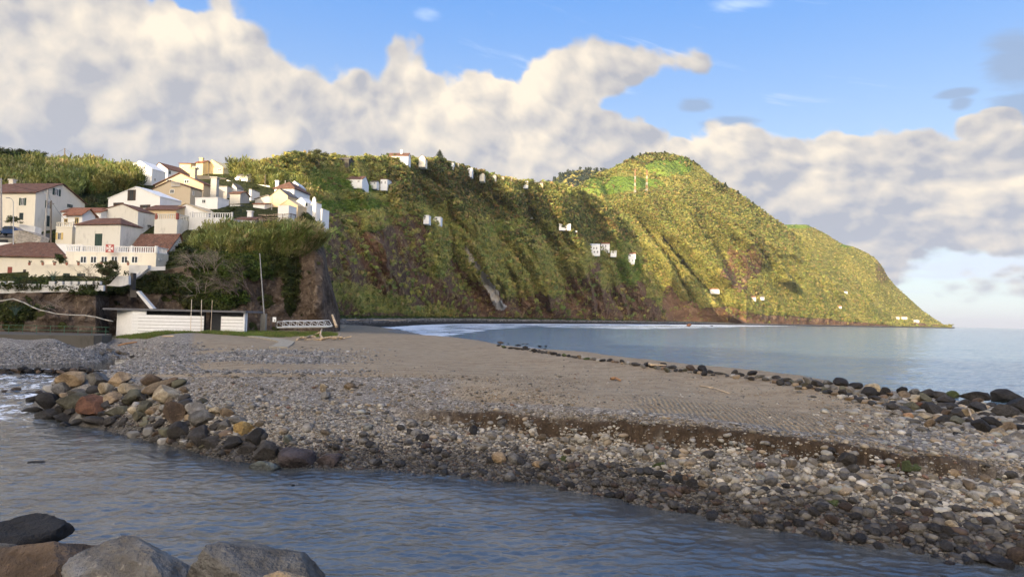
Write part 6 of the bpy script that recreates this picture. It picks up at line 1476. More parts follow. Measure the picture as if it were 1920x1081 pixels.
rgt = sst(gpx2, 1480, 1720) * sst(gpy2 - (745 + (gpx2 - 1640) * .10), -12, 0) * np.where(interp(SC_H, GA) > .12, sst(sd_, .1, .5), 1) * sst(gpy2, 905, 880) * sst(gpy2 - 700, 0, 30)
fan = np.clip(sst(gpy2 - (800 + (gpx2 - 1640) * .12), 40, -20) * .6 + sst(gpx2, 1780, 1900), .15, 1)
p, s, c_, w = place(rgt * fan, 9000, .06, .34, 2.2, False); stones('shore_pebbles', 'pale and dark beach pebbles behind the sea rocks on the right', p, s, c_, shp)
emb = dark * (rng.uniform(size=dark.shape) < 2); p, s, c_, w = place(emb * (.25 + sst(sd_, -.05, -.4)), 1100, .035, .26, 2.0, False); stones('bank_stones', 'small pale stones stuck in the dark brown cut bank', p, s, c_, shp)
plat = brown * sst(gpy2, 640, 720); p, s, c_, w = place(plat, 7000, .03, .12, 2.8, False); stones('scattered_pebbles', 'scattered small pebbles on the packed brown gravel track', p, s, c_, shp1)
# edge of the far cobble beach
p, _, a_, b_ = sample_grid(beachG, sst(beachG[..., 2], -.2, .4) * sst(beachG[..., 2], 4.4, 3.4) * sst(U, 1350, 1150), 9000)
lz = sst(p[:, 2] + rng.normal(size=len(p)) * .5, 1.4, 3.2)[:, None]
stones('beach_cobbles', 'dark cobbles with a pale dry crest on the beach under the cliff', p, np.clip(.25 + p[:, 1] * .0016 * rng.uniform(.5, 1.4, len(p)), .3, 1.6), np.clip((.03 + .22 * lz * rng.uniform(.3, 1.2, (len(p), 1))) * np.array([1, .97, .92]), .01, 1), shp1)
# ------------------------------------------------------------------ beach building
BY = 91.0
def G_at(px, Y): 
    x = (px - 960) / FPX * Y; return np.array([x, Y, float(ground_z(np.array([x]), np.array([Y]))[0])])
pL = P(218, 618, Y=BY + .8); pM = P(247, 618, Y=BY - .6); pR = P(458, 622, Y=BY)
zb = 2.75; zt = P(340, 583.5, Y=BY)[2]
bb = empty('beach_building', (pM[0], pM[1], zb), 'long low white beach building with a flat grey roof at the foot of the bluff', 'building')
o_ = (pM[0], pM[1], zb)
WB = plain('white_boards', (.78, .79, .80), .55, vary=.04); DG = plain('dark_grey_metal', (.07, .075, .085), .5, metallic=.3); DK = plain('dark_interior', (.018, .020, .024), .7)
def bx(b, x0, x1, y0, y1, z0, z1): return b.prism([(x0, y0, z0), (x1, y0, z0), (x1, y1, z0), (x0, y1, z0)], (0, 0, z1 - z0))
xs0, xs1 = pM[0], pR[0]; xd0 = P(383, 600, Y=BY)[0]; xd1 = P(415, 600, Y=BY)[0]; zs = P(340, 591, Y=BY)[2]
b = MB(); b.prism([(pL[0], pL[1], zb - .5), (pM[0], pM[1], zb - .5), (pM[0] + 1.5, pM[1] + 5, zb - .5), (pL[0], pL[1] + 4.5, zb - .5)], (0, 0, zt - zb + .5)); b.build('side_wall', WB, bb, o_)
b = MB()
def boards(b, xa, xb, ya, yb, z0, z1, n, bow):
    hgt = (z1 - z0) / n; K_ = 14
    for i in range(n):
        za, zc = z0 + i * hgt + .018, z0 + (i + 1) * hgt - .018
        for k in range(K_):
            f0, f1 = k / K_, (k + 1) / K_; q = lambda f: (xa + (xb - xa) * f, ya + (yb - ya) * f - bow * math.sin(math.pi * f), 0)
            (x0, y0, _), (x1, y1, _) = q(f0), q(f1); b.prism([(x0, y0, za), (x1, y1, za), (x1, y1 + .05, za), (x0, y0 + .05, za)], (0, 0, zc - za))
boards(b, xs0, xd0, pM[1], BY - .1, zb - .1, zs, 6, .5); b.build('board_wall', WB, bb, o_)
b = MB(); boards(b, xd1, xs1 - .02, BY - .1, BY, zb - .1, zs, 6, .1); b.build('board_wall', WB, bb, o_)
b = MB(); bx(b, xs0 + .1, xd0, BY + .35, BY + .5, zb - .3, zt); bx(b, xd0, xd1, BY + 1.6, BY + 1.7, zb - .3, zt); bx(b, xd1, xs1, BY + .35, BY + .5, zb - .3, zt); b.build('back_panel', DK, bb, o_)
b = MB(); bx(b, xs1 - .18, xs1, BY - .02, BY + .9, zb - .3, zt); b.build('end_wall', WB, bb, o_)
xq = P(277, 600, Y=BY)[0]; MB().prism([(xs0, pM[1] + .02, zs), (xq, BY - .45, zs), (xq, BY - .3, zs), (xs0, pM[1] + .2, zs)], (0, 0, zt - zs)).build('upper_panel', WB, bb, o_)
b = MB(); x = xq + .1
while x < xs1 - .25:
    if not (xd0 - .05 < x < xd1): bx(b, x, x + .045, BY + .12, BY + .2, zs - .02, zt)
    x += .17
b.build('louvres', DG, bb, o_)
b = MB(); x = P(396, 600, Y=BY)[0]
while x < xd1: bx(b, x, x + .035, BY + .02, BY + .06, zb - .1, zt - .1); x += .12
for zz in (zb + .1, zb + 1.1, zt - .25): bx(b, P(396, 600, Y=BY)[0], xd1, BY + .03, BY + .05, zz, zz + .05)
b.build('gate', DG, bb, o_)
rl = P(200, 580, Y=BY); rr = P(463, 583, Y=BY)
MB().prism([(rl[0], BY - .9, zt + .0), (rr[0], BY - .5, zt), (rr[0], BY + 6, zt), (rl[0], BY + 6, zt)], (0, 0, .26)).build('roof', plain('roof_slab', (.12, .125, .14), .6), bb, o_)
# flagpoles
for k, (a0, a1, yt) in enumerate([(357, 359.5, 561), (377, 378, 561), (395, 398, 562)]):
    q0 = P(a0, 622, Y=BY - 1.6); q1 = P(a1, yt, Y=BY - 1.6); q0[2] -= .3
    o = MB().bar(q0, q1, .055, 8, .035).build('flagpole', plain('pole_cream', (.62, .55, .46), .5) if k < 2 else plain('pole_brown', (.42, .34, .26), .5)); tag(o, ['leftmost of the three bare flagpoles before the beach building', 'middle one of the three bare flagpoles before the beach building', 'rightmost flagpole, leaning beside the gate of the beach building'][k], 'flagpole', 'flagpoles')
# post with pole on the bluff, sign, gangway
q = P(494, 609, Y=97); eo = empty('concrete_post_pole', q, 'grey concrete pillar with a tall thin metal pole against the bluff', 'pole')
MB().box(q + [-.35, -.3, -1], (1, 0, 0), (0, 1, 0), .7, .6, P(494, 588, Y=97)[2] - q[2] + 1).build('pillar', CONC, eo, q)
MB().bar(P(495, 588, Y=97), P(487, 475, Y=97.5), .10, 8, .07).build('mast', plain('dull_steel', (.25, .25, .25), .5, metallic=.3), eo, q)
q = P(514, 612, Y=93); eo = empty('beach_sign', q, 'small white notice board on a frame beside the gangway', 'sign')
a1, a2 = P(508.5, 594, Y=93), P(517.5, 603, Y=93); MB().prism([(a1[0] + .2, 93, a2[2]), (a2[0], 93, a2[2]), (a2[0], 93, a1[2]), (a1[0] + .2, 93, a1[2])], (0, .05, 0)).build('board', plain('sign_white', (.75, .77, .80), .4), eo, q)
cx_ = P(515, 599.5, Y=93); MB().prism([cx_ + [-.12, -.015, -.14], cx_ + [.12, -.015, -.14], cx_ + [.10, -.015, .02], cx_ + [-.02, -.015, .02]], (0, .01, 0)).build('pictogram', plain('sign_dark', (.06, .08, .12), .5), eo, q)
b = MB(); b.bar(P(508, 615, Y=93.1), P(508, 594, Y=93.1), .05); b.bar(P(517, 615, Y=93.1), P(517, 603, Y=93.1), .04); b.bar(P(508, 595, Y=93.1), P(512, 595, Y=93.1), .03); b.build('posts', DG, eo, q)
AL = plain('aluminium', (.58, .59, .58), .35, metallic=.6, vary=.08)
q = P(565, 616, Y=89); eo = empty('gangway', q, 'silver aluminium gangway with truss railings lying on the grass', 'gangway')
A0, A1 = P(519, 615, Y=89), P(614, 614, Y=90.5); A0[2] += .15; A1[2] += .15; T0, T1 = P(520, 602.5, Y=89), P(608, 601.5, Y=90.5)
for side, off in (('railing', np.array([0, 0, 0])), ('railing', np.array([.3, 1.3, .1]))):
    b = MB(); b.bar(A0 + off, A1 + off, .055); b.bar(T0 + off, T1 + off, .045)
    for k in range(8):
        f = k / 7; u0 = A0 * (1 - f) + A1 * f + off; u1 = T0 * (1 - f) + T1 * f + off; b.bar(u0, u1, .035)
        if k < 7: g_ = (k + 1) / 7; b.bar(u1, A0 * (1 - g_) + A1 * g_ + off, .022)
    b.build(side, AL, eo, q)
dd_ = np.array([.3, 1.3, .1]); MB().prism([A0 - [0, 0, .12], A1 - [0, 0, .12], A1 + dd_ - [0, 0, .12], A0 + dd_ - [0, 0, .12]], (0, 0, .08)).build('deck', AL, eo, q)
# concrete path and quay wall
def strip(name, pts, w, lift=.02, mat=CONC, kind='structure', zfix=None):
    L_, R2 = [], []
    for i, (x, y) in enumerate(pts):
        a = np.array(pts[max(i - 1, 0)]); c_ = np.array(pts[min(i + 1, len(pts) - 1)]); d_ = c_ - a; d_ = d_ / np.linalg.norm(d_); n_ = np.array([-d_[1], d_[0]]) * w / 2
        for lst, s2 in ((L_, 1), (R2, -1)): p2 = np.array([x, y]) + n_ * s2; lst.append((p2[0], p2[1], (zfix if zfix is not None else float(ground_z(p2[:1], p2[1:])[0])) + lift))
    b = MB()
    for i in range(len(pts) - 1): b.prism([np.array(L_[i]) - [0, 0, .12], np.array(L_[i + 1]) - [0, 0, .12], np.array(R2[i + 1]) - [0, 0, .12], np.array(R2[i]) - [0, 0, .12]], (0, 0, .12))
    return tag(b.build(name, mat), kind=kind)
pp_ = [ground_hit(a, b)[0] for a, b in [(432, 625), (460, 629), (490, 633), (520, 637), (538, 642), (530, 648), (522, 652)]]
strip('path', [(q[0], q[1]) for q in pp_], 1.5, .10, plain('path_concrete', (.30, .27, .21), .9, vary=.2))
z0w = P(90, 628.5, Y=79)[2]; b = MB(); w0, w1 = P(-250, 628, Y=76), P(176, 631, Y=81.5)
b.prism([(w0[0], w0[1], -1), (w1[0], w1[1], -1), (w1[0] + .4, w1[1] + 1.0, -1), (w1[0] - 2, 88.6, -1), (w0[0], 88.6, -1)], (0, 0, z0w + 1)); tag(b.build('quay_wall', wall_mat('quay_concrete', (.105, .098, .085), .8)), 'dark stained concrete quay wall along the far side of the pond', 'wall')
b = MB(); gq = empty('green_railing', (P(80, 625, Y=82)[0], 82, z0w), 'thin green two-bar railing on the quay at the foot of the bluff', 'railing')
for k in range(9): a = P(-10 + k * 26, 627, Y=82.5); a[2] = z0w; b.bar(a, a + [0, 0, 1.0], .025)
e0, e1 = P(-20, 620, Y=82.5), P(205, 620, Y=82.5)
for zz in (.5, 1.0): b.bar((e0[0], 82.5, z0w + zz), (e1[0], 82.5, z0w + zz), .022)
b.build('rails', plain('green_paint', (.05, .14, .09), .5), gq, (P(80, 625, Y=82)[0], 82, z0w))
# hanging hose
pts = [P(a, b_, Y=Y) for a, b_, Y in [(-20, 572, 86), (0, 564, 86), (25, 560, 86.2), (45, 567, 86.5), (60, 575, 86.8), (75, 581, 87), (90, 584, 87), (105, 588, 87), (130, 590, 87), (160, 591, 87.3), (180, 594, 87.3), (197, 599, 87.6), (212, 602, 88)]]
tag(MB().tube(pts, .075, 6).build('hose', plain('pale_hose', (.45, .43, .38), .6), smooth=True), 'pale hose sagging in a long curve across the rock wall', 'hose')
# crenellated white wall and curved ramp
b = MB(); px_ = -30
tops = [(-40, 532), (0, 529), (30, 531), (60, 531), (190, 534)]
Yw = 91.2
b.prism([P(-60, 533, Y=Yw) - [0, 0, 1.3], P(194, 538, Y=Yw) - [0, 0, .5], P(194, 534.5, Y=Yw), P(-60, 530, Y=Yw)], (0, .4, 0))
for k, a in enumerate(list(range(-50, 30, 17)) + [95, 110, 125, 139, 153, 167, 181]):
    q0 = P(a, 531.5, Y=Yw); b.box(q0 - [.25, 0, .1], (1, 0, 0), (0, 1, 0), .75, .4, .42)
tag(b.build('battlement_wall', WALL['palegrey']), 'low white wall with battlement gaps along the top of the rock bluff', 'wall')
pts = [(198, 535), (206, 532), (212, 525), (220, 517), (241, 517), (241, 533), (225, 537)]
b = MB(); b.prism([P(a, c_, Y=93.5) for a, c_ in pts], (0, .6, 0)); tag(b.build('curved_wall', WALL['palegrey']), 'white curved wing wall below the terrace corner', 'wall')
b = MB(); b.prism([P(a, c_, Y=96.5) for a, c_ in [(242, 496), (277, 497), (277, 503), (256, 520), (242, 524)]], (0, 1.0, 0)); tag(b.build('wall_block', WALL['palegrey']), 'grey-white corner block at the right end of the lower terrace', 'wall')
wall_run('stair_wall', 'white-capped sloping stair wall climbing to the terrace corner', [(250, 518, 95.8), (264, 508, 96.5), (280, 500, 97.2), (310, 499, 98)], .35, .5, 'palegrey', dig=.2)
b = MB(); b.prism([P(255, 547, Y=94.5), P(259, 545, Y=94.5), P(288, 578, Y=93.8), P(281, 579, Y=93.8)], (0, .8, 0)); tag(b.build('stair_parapet', WALL['palegrey']), 'white sloping stair parapet coming down to the beach building roof', 'wall')
b = MB(); b.box(P(243, 557, Y=94.6), (1, 0, 0), (0, 1, 0), 1.0, 1.2, 1.0); b.box(P(243, 545, Y=94.8) - [0, 0, 0], (1, 0, 0), (0, 1, 0), .4, .8, 2.5); tag(b.build('stone_pillar', WALL['stone']), 'dark stone pillar at the head of the stair parapet', 'pillar')
# road, car, concrete retaining walls at far left
b = MB(); ra = [P(-120, 444, Y=110.5), P(62, 447, Y=110.5), P(92, 447, Y=115), P(100, 436, Y=121), P(40, 432, Y=121), P(-120, 434, Y=119)]
b.prism([q - [0, 0, .5] for q in ra], (0, 0, .5)); tag(b.build('road', plain('asphalt', (.06, .06, .062), .9)), kind='structure')
wall_run('retaining_wall', 'bare concrete retaining wall with a dark garage opening under the parked car', [(-60, 446, 109.8), (30, 446, 109.8)], 2.2, .5, CONC)
b = MB(); b.prism([P(26, 432.5, Y=109), P(36, 431, Y=109), P(52, 434, Y=109.3), P(78, 445, Y=110), P(74, 456, Y=109), P(30, 470, Y=108), P(26, 460, Y=108.6)], (.5, 1.2, 0)); tag(b.build('concrete_ramp_wall', plain('pale_concrete', (.34, .30, .24), .9, vary=.3, bmp=.03)), 'mottled concrete ramp wall curving down right of the parked car', 'wall')
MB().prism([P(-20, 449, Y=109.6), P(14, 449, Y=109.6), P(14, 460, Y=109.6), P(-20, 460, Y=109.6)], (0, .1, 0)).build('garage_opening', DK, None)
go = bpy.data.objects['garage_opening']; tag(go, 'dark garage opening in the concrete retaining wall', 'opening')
wall_run('garden_wall', 'low white wall along the road in front of the big left house', [(36, 420, 117), (66, 424, 117), (78, 428, 118)], 1.0, .3)
cq = P(20, 441.5, Y=112); ca = empty('parked_car', cq, 'blue hatchback parked on the village road at the left edge', 'car'); ca.rotation_euler = (0, 0, .05)
prof = [(-2.1, .28), (-2.1, .75), (-1.95, .95), (-1.15, 1.02), (-.55, 1.48), (.75, 1.5), (1.55, 1.05), (2.0, .92), (2.12, .6), (2.1, .28)]
BLUE = plain('blue_car_paint', (.025, .06, .16), .25, vary=.02, spec=.6)
o = MB().prism([(x, -.8, z) for x, z in prof], (0, 1.6, 0)).build('body', BLUE, ca)
bv = o.modifiers.new('bevel', 'BEVEL'); bv.width = .07; bv.segments = 3
for y0 in (-.82, .78): MB().prism([(-1.0, y0, 1.02), (-.5, y0, 1.4), (.1, y0, 1.42), (.1, y0, 1.0)], (0, .04, 0)).build('side_window', GLASS, ca); MB().prism([(.18, y0, 1.0), (.18, y0, 1.42), (.7, y0, 1.42), (1.3, y0, 1.06)], (0, .04, 0)).build('side_window', GLASS, ca)
for x in (-1.3, 1.3):
    for y0 in (-.84, .62): w = MB().bar((x, y0, .32), (x, y0 + .22, .32), .32, 16).build('wheel', plain('tyre_rubber', (.02, .02, .02), .8), ca); MB().bar((x, y0 - .01, .32), (x, y0 + .23, .32), .18, 12).build('rim', AL, w)
for y0 in (-.7, .5): MB().box((2.06, y0, .62), (1, 0, 0), (0, 1, 0), .06, .2, .14).build('headlight', plain('lamp_glass', (.7, .7, .68), .2), ca)

# ------------------------------------------------------------------ lamps, poles, wires, masts
def lathe_pole(name, label, foot, top, Y, r0, r1, mat, cat, arm=None, dig=1.5, lamp=True, cross=None):
    a, b_ = P(*foot, Y=Y), P(*top, Y=Y); e = empty(name, a, label, cat)
    MB().bar(a - [0, 0, dig], b_, r0, 8, r1).build('pole', mat, e, a)
    if arm is not None:
        c_ = P(*arm, Y=Y - .5); MB().tube([b_, (b_ * .6 + c_ * .4) + [0, 0, .25], c_], r1 * .9, 6).build('arm', mat, e, a)
        if lamp: MB().box(c_ - [.35, .12, .06], (1, 0, 0), (0, 1, 0), .5, .24, .12).build('lamp_head', plain('lamp_head_grey', (.35, .35, .34), .4), e, a)
    if cross: MB().bar(b_ + [-cross, 0, -.5], b_ + [cross, 0, -.5], .05).build('crossarm', mat, e, a)
    return b_
GALV = plain('galvanised', (.42, .43, .44), .4); WOODP = plain('wooden_pole', (.17, .14, .11), .9, vary=.25); CONP = plain('concrete_pole', (.38, .36, .33), .9)
lathe_pole('street_lamp', 'grey curved street lamp by the big left house', (26, 455), (25, 378), 108, .09, .05, GALV, 'street lamp', (16, 371))
t1 = lathe_pole('utility_pole', 'thick grey pole cut by the left edge of the picture', (3, 415), (2, 334), 110, .16, .12, CONP, 'utility pole')
t2 = lathe_pole('utility_pole', 'concrete pole standing against the gable of the big left house', (84, 434), (90, 355), 113, .16, .10, CONP, 'utility pole', cross=.6)
t3 = lathe_pole('utility_pole', 'dark wooden pole in front of the cream block with yellow shutters', (96, 452), (96, 376), 110, .14, .10, WOODP, 'utility pole', cross=.5)
q = P(121, 305, Y=206); e = empty('braced_pole', q, 'tall braced wooden pole on the skyline above the cane', 'utility pole'); tk_ = P(121.5, 278, Y=206)
MB().bar(q - [0, 0, 2], tk_, .2, 8, .12).build('pole', WOODP, e, q); MB().bar(P(127, 301, Y=206) - [0, 0, 1.5], P(121.5, 287, Y=206), .12, 6).build('brace', WOODP, e, q)
t5 = lathe_pole('utility_pole', 'wooden pole between the village and the pale hill cane', (497, 352), (497.5, 327), 182, .16, .11, WOODP, 'utility pole', dig=2)
t6 = lathe_pole('utility_pole', 'thin lamp pole left of the white hipped-roof house', (525, 345), (525, 325), 190, .12, .08, GALV, 'utility pole', (520, 329), dig=3)
t7 = lathe_pole('utility_pole', 'grey concrete pole on the terrace right of the village', (584, 368), (584, 350), 175, .2, .14, CONP, 'utility pole', dig=4)
t8 = lathe_pole('utility_pole', 'short concrete pole by the white lean-to', (510, 385), (510, 366), 136, .12, .09, CONP, 'utility pole', dig=3)
t9 = lathe_pole('utility_pole', 'pole in front of the chimney of the hilltop villa', (391, 332), (391, 304), 190, .13, .09, WOODP, 'utility pole', dig=2)
t10 = lathe_pole('utility_pole', 'small pole behind the small white gabled house', (535, 348), (535, 338), 165, .15, .1, CONP, 'utility pole', dig=3)
WIRE = plain('cable', (.03, .03, .03), .6)
def wire(label, a, b_, sag):
    a, b_ = np.array(a), np.array(b_); pts = [a * (1 - t) + b_ * t - np.array([0, 0, sag * 4 * t * (1 - t)]) for t in np.linspace(0, 1, 13)]
    tag(MB().tube(pts, .022, 4).build('overhead_cable', WIRE), label, 'cable', 'overhead cables')
wire('cable from the concrete gable pole to the dark wooden pole', t2, t3, .4); wire('cable from the left edge pole to the concrete gable pole', t1, t2, .8)
wire('cable running left from the braced skyline pole', tk_, P(40, 306, Y=200), 1.0); wire('upper cable running right from the braced skyline pole', tk_, P(215, 312, Y=192), 1.6); wire('lower cable running right from the braced skyline pole', tk_ - [0, 0, .4], P(205, 314, Y=190), 2.2)
wire('cable from the dark wooden pole into the cream block', t3, P(130, 420, Y=113), .3); wire('long cable between the villa pole and the village pole', t9, t5, 1.4)
RW = plain('mast_red', (.40, .20, .13), .6); WM_ = plain('mast_white', (.50, .47, .42), .6)
for (a, top, lab) in [(1190.5, 317, 'left red and white lattice mast on the mountain shoulder'), (1212.5, 318, 'right red and white lattice mast on the mountain shoulder')]:
    base = 362 if a < 1200 else 359; Y = mt_Y(a, base) - 5; q = P(a, base, Y=Y); tp = P(a, top, Y=Y); Hh = tp[2] - q[2]; e = empty('radio_mast', q, lab, 'mast', 'radio masts')
    for s2, nm in ((0, 'white_section'), (1, 'red_section')):
        b = MB()
        for k in range(7):
            if (k % 2 if k < 6 else 1) != s2: continue
            z0_, z1_ = Hh * k / 7, Hh * (k + 1) / 7; w0_, w1_ = 1.9 - 1.2 * k / 7, 1.9 - 1.2 * (k + 1) / 7; cs = ((-1, -1), (1, -1), (1, 1), (-1, 1))
            for i in range(4):
                A_ = q + [cs[i][0] * w0_, cs[i][1] * w0_, z0_]; B_ = q + [cs[i][0] * w1_, cs[i][1] * w1_, z1_]; j = (i + 1) % 4; D_ = q + [cs[j][0] * w1_, cs[j][1] * w1_, z1_]; E_ = q + [cs[j][0] * w0_, cs[j][1] * w0_, z0_]
                b.bar(A_, B_, .19, 4); b.bar(A_, D_, .09, 4); b.bar(E_, B_, .09, 4); b.bar(B_, D_, .10, 4)
        b.build(nm, RW if s2 else WM_, e, q)
Yq = hill_Y(1075, 362) - 4; q = P(1074, 356, Y=Yq); e = empty('short_mast', q, 'short red and white post on the crest left of the meadows', 'mast'); MB().bar(q - [0, 0, 3], P(1074, 352, Y=Yq), 1.0, 6, .9).build('white_section', WM_, e, q); MB().bar(P(1074, 352, Y=Yq), P(1074, 346, Y=Yq), .9, 6, .7).build('red_section', RW, e, q)

# ------------------------------------------------------------------ trees one can tell apart
BARK = plain('bark', (.11, .085, .06), .9, vary=.3, scale=6, bmp=.03)
def tree(name, label, px, base, top, Y, width, pal, seed, nclump=26, trunk=.35, group=None, cat='tree', clump=.34, low=.25):
    r = random.Random(seed); q = P(px, base, Y=Y); H_ = P(px, top, Y=Y)[2] - q[2]; Wd = width / FPX * Y; e = empty(name, q, label, cat, group); b = MB()
    pts = [q - [0, 0, 1.2]]; hh = H_ * .55
    for k in range(1, 4): pts.append(q + [r.uniform(-.1, .1) * Wd * .4 * k / 3, r.uniform(-.1, .1) * Wd * .4, hh * k / 3])
    for k, (a, c_) in enumerate(zip(pts[:-1], pts[1:])): b.bar(a, c_, trunk * (1 - k * .25), 8, trunk * (1 - (k + 1) * .25))
    cl_ = []
    for k in range(nclump):
        z = low + (1 - low) * r.uniform(0, 1) ** .8; rad = math.sqrt(max(.05, 1 - ((z - (low + 1) / 2) / ((1 - low) / 2 + .12)) ** 2)) * Wd / 2 * r.uniform(.3, .85); an = r.uniform(0, 2 * math.pi)
        c_ = q + [rad * math.cos(an), rad * math.sin(an), H_ * (z - .12)]; cl_.append(c_)
        if k % 3 == 0: b.bar(pts[1 + k % 3], c_, trunk * .3, 5, trunk * .08)
    b.build('trunk', BARK, e, q)
    cl_ = np.array(cl_); n = len(cl_); sz = clump * min(Wd, H_) * rng.uniform(.6, 1.15, n)
    V, Fq, Ct = merge([a for a, _ in BUSH_N], [f for _, f in BUSH_N], rng.randint(0, 5, n), cl_ - q, rng.uniform(0, 6, n), np.stack([sz, sz, sz * .85], -1), None, tints(n, pal))
    link('crown', mesh_np('crown', V, Fq, M_LEAF, False, None, {'tint': Ct}), e); return e
DKG = [(.045, .065, .022), (.07, .09, .03), (.10, .115, .038)]
OLV = [(.13, .15, .05), (.17, .18, .06), (.10, .12, .04)]
TG = 'trees on the skyline above the cane'
tree('round_tree', 'broad dark tree at the top left corner of the cane hill', 14, 312, 281, 204, 66, DKG, 1, 34, group=TG)
tree('round_tree', 'second dark tree, right behind the broad one on the left skyline', 42, 310, 284, 208, 36, DKG, 2, 20, group=TG)
tree('round_tree', 'small round tree standing alone on the left skyline', 74, 311, 286, 205, 30, DKG, 3, 18, group=TG)
tree('hedge', 'dark hedge at the foot of the braced skyline pole', 104, 312, 303, 206, 36, DKG, 4, 16, trunk=.1, cat='hedge', clump=.6, low=.1)
tree('bush', 'green bush around the foot of the braced skyline pole', 127, 318, 300, 200, 26, DKG, 41, 12, trunk=.1, cat='bush', clump=.45, low=.1)
tree('round_tree', 'dark green tree behind the white walls near the skyline', 168, 315, 299, 212, 40, DKG, 5, 18, trunk=.2)
wall_run('white_gable_wall', 'bare white ruined gable wall on the skyline near the braced pole', [(150, 299, 204), (176, 309, 204)], 2.0, .3)
wall_run('white_gable_wall', 'long sloping white wall on the skyline, right of the ruined gable', [(176, 306, 206), (207, 316, 206)], 1.6, .3)
h = House('stone_shed', 'small dark stone shed at the left end of the skyline walls', 152, 320, 305, 202, 140, depth=4, yaw=-6, wall='grey', cat='shed').walls('side', .6).roof('grey', over=.2)
tree('bushy_tree', 'olive bushy tree, leftmost on the cane crest', 538, 310, 291, 318, 40, OLV, 6, 18, trunk=.2)
tree('bushy_tree', 'tall rounded olive tree on the cane crest', 558, 306, 285, 330, 44, OLV, 7, 24, trunk=.25)
tree('bushy_tree', 'dark olive tree left of the wooden barn', 598, 306, 285, 340, 66, [(.10, .11, .04), (.14, .14, .05), (.08, .09, .035)], 8, 30, trunk=.25)
for k, (a, b_, t_, w_, l_) in enumerate([(455, 352, 328, 26, 'round green tree above the long white wall'), (478, 350, 322, 26, 'green tree left of the village pole below the crest'), (505, 348, 318, 30, 'dark green tree right of the village pole below the crest'), (545, 345, 322, 30, 'dark green tree in the hollow below the crest'), (570, 338, 318, 28, 'green tree at the end of the hollow below the crest')]):
    tree('orchard_tree', l_, a, b_, t_, 208 + k * 14, w_, DKG if k % 2 else OLV, 20 + k, 16, trunk=.18)
tree('bush', 'green bush on the terrace by the white cube house', 409, 400, 394, 131, 14, DKG, 30, 8, trunk=.05, cat='bush', clump=.5, low=.1)
tree('bush', 'bush beside the road below the big left house', 22, 421, 408, 115, 40, DKG, 31, 14, trunk=.05, cat='bush', clump=.5, low=.1)
tree('bush', 'big brownish-green bush growing up the cream terrace wall', 200, 532, 490, 94, 56, [(.10, .10, .045), (.13, .12, .06), (.07, .09, .035)], 32, 34, trunk=.12, cat='bush', clump=.26, low=.1)
tree('bush', 'dark bush leaning on the end of the brown roof at lower left', 112, 498, 478, 102, 24, DKG, 33, 12, trunk=.06, cat='bush', clump=.4, low=.1)
tree('fig_tree', 'small leafy fig tree below the window of the tile-roofed house', 352, 500, 462, 100, 34, DKG, 34, 16, trunk=.12, cat='tree', clump=.3)
# rosette plant
q = P(99, 526, Y=92.5); v_, f_ = blade_quads(random.Random(3), 40, 1.5, .1, .05, .9, .1); tag(link('agave', mesh_np('agave', v_ + q, f_, M_LEAF, False, None, {'tint': np.tile([.09, .15, .11], (len(v_), 1))})), 'blue-green spiky agave by the battlement wall', 'plant')
q = P(28, 590, Y=85.5); v_, f_ = blade_quads(random.Random(4), 30, 1.4, .1, .05, .9, .1); tag(link('agave', mesh_np('agave', v_ + q, f_, M_LEAF, False, None, {'tint': np.tile([.07, .11, .09], (len(v_), 1))})), 'dark spiky agave low on the rock wall at left', 'plant')
# bare shrubs on the bluff
def bare(name, label, px, base, top, Y, width, seed, n=70, col=(.30, .25, .20)):
    r = random.Random(seed); q = P(px, base, Y=Y); H_ = P(px, top, Y=Y)[2] - q[2]; Wd = width / FPX * Y; b = MB()
    def grow(p, d, L, rad, depth):
        a = p
        for s_ in range(3):
            d = d + np.array([r.uniform(-.32, .32), r.uniform(-.3, .3), r.uniform(-.28, .22)]); d = d / np.linalg.norm(d); c_ = a + d * L / 3
            b.bar(a, c_, rad, 3, rad * .8); rad *= .8; a = c_
            if depth > 0:
                for _ in range(r.choice((1, 2))): grow(a, d + np.array([r.uniform(-.9, .9), r.uniform(-.6, .5), r.uniform(-.5, .5)]), L * .62, rad * .75, depth - 1)
    for k in range(max(4, n // 9)):
        x0 = r.uniform(-.42, .42) * Wd
        grow(q + [x0, -r.uniform(0, .5), r.uniform(0, .35) * H_], np.array([x0 / Wd * 1.2 + r.uniform(-.5, .5), -.5, r.uniform(.3, 1.0)]), H_ * r.uniform(.45, .75), .045, 3)
    tag(b.build(name, plain('dry_twigs_%d' % seed, col, .9)), label, 'shrub')
bare('bare_shrub', 'big leafless grey-brown shrub hanging over the bluff left of the creepers', 382, 512, 462, 97.5, 66, 3, 90)
bare('bare_shrub', 'small leafless shrub against the cream terrace wall', 172, 530, 495, 93.6, 34, 4, 30)
bare('bare_shrub', 'bare tangled branches low on the bluff above the beach building', 380, 560, 522, 98.5, 60, 5, 34, (.34, .29, .23))
bare('bare_shrub', 'dead grey aloe clump hanging on the rock wall at left', 118, 588, 552, 87.0, 26, 6, 40, (.26, .21, .17))
bare('bare_shrub', 'dark leafless thicket in the middle of the bluff', 458, 556, 500, 99.5, 60, 8, 80, (.17, .13, .11))
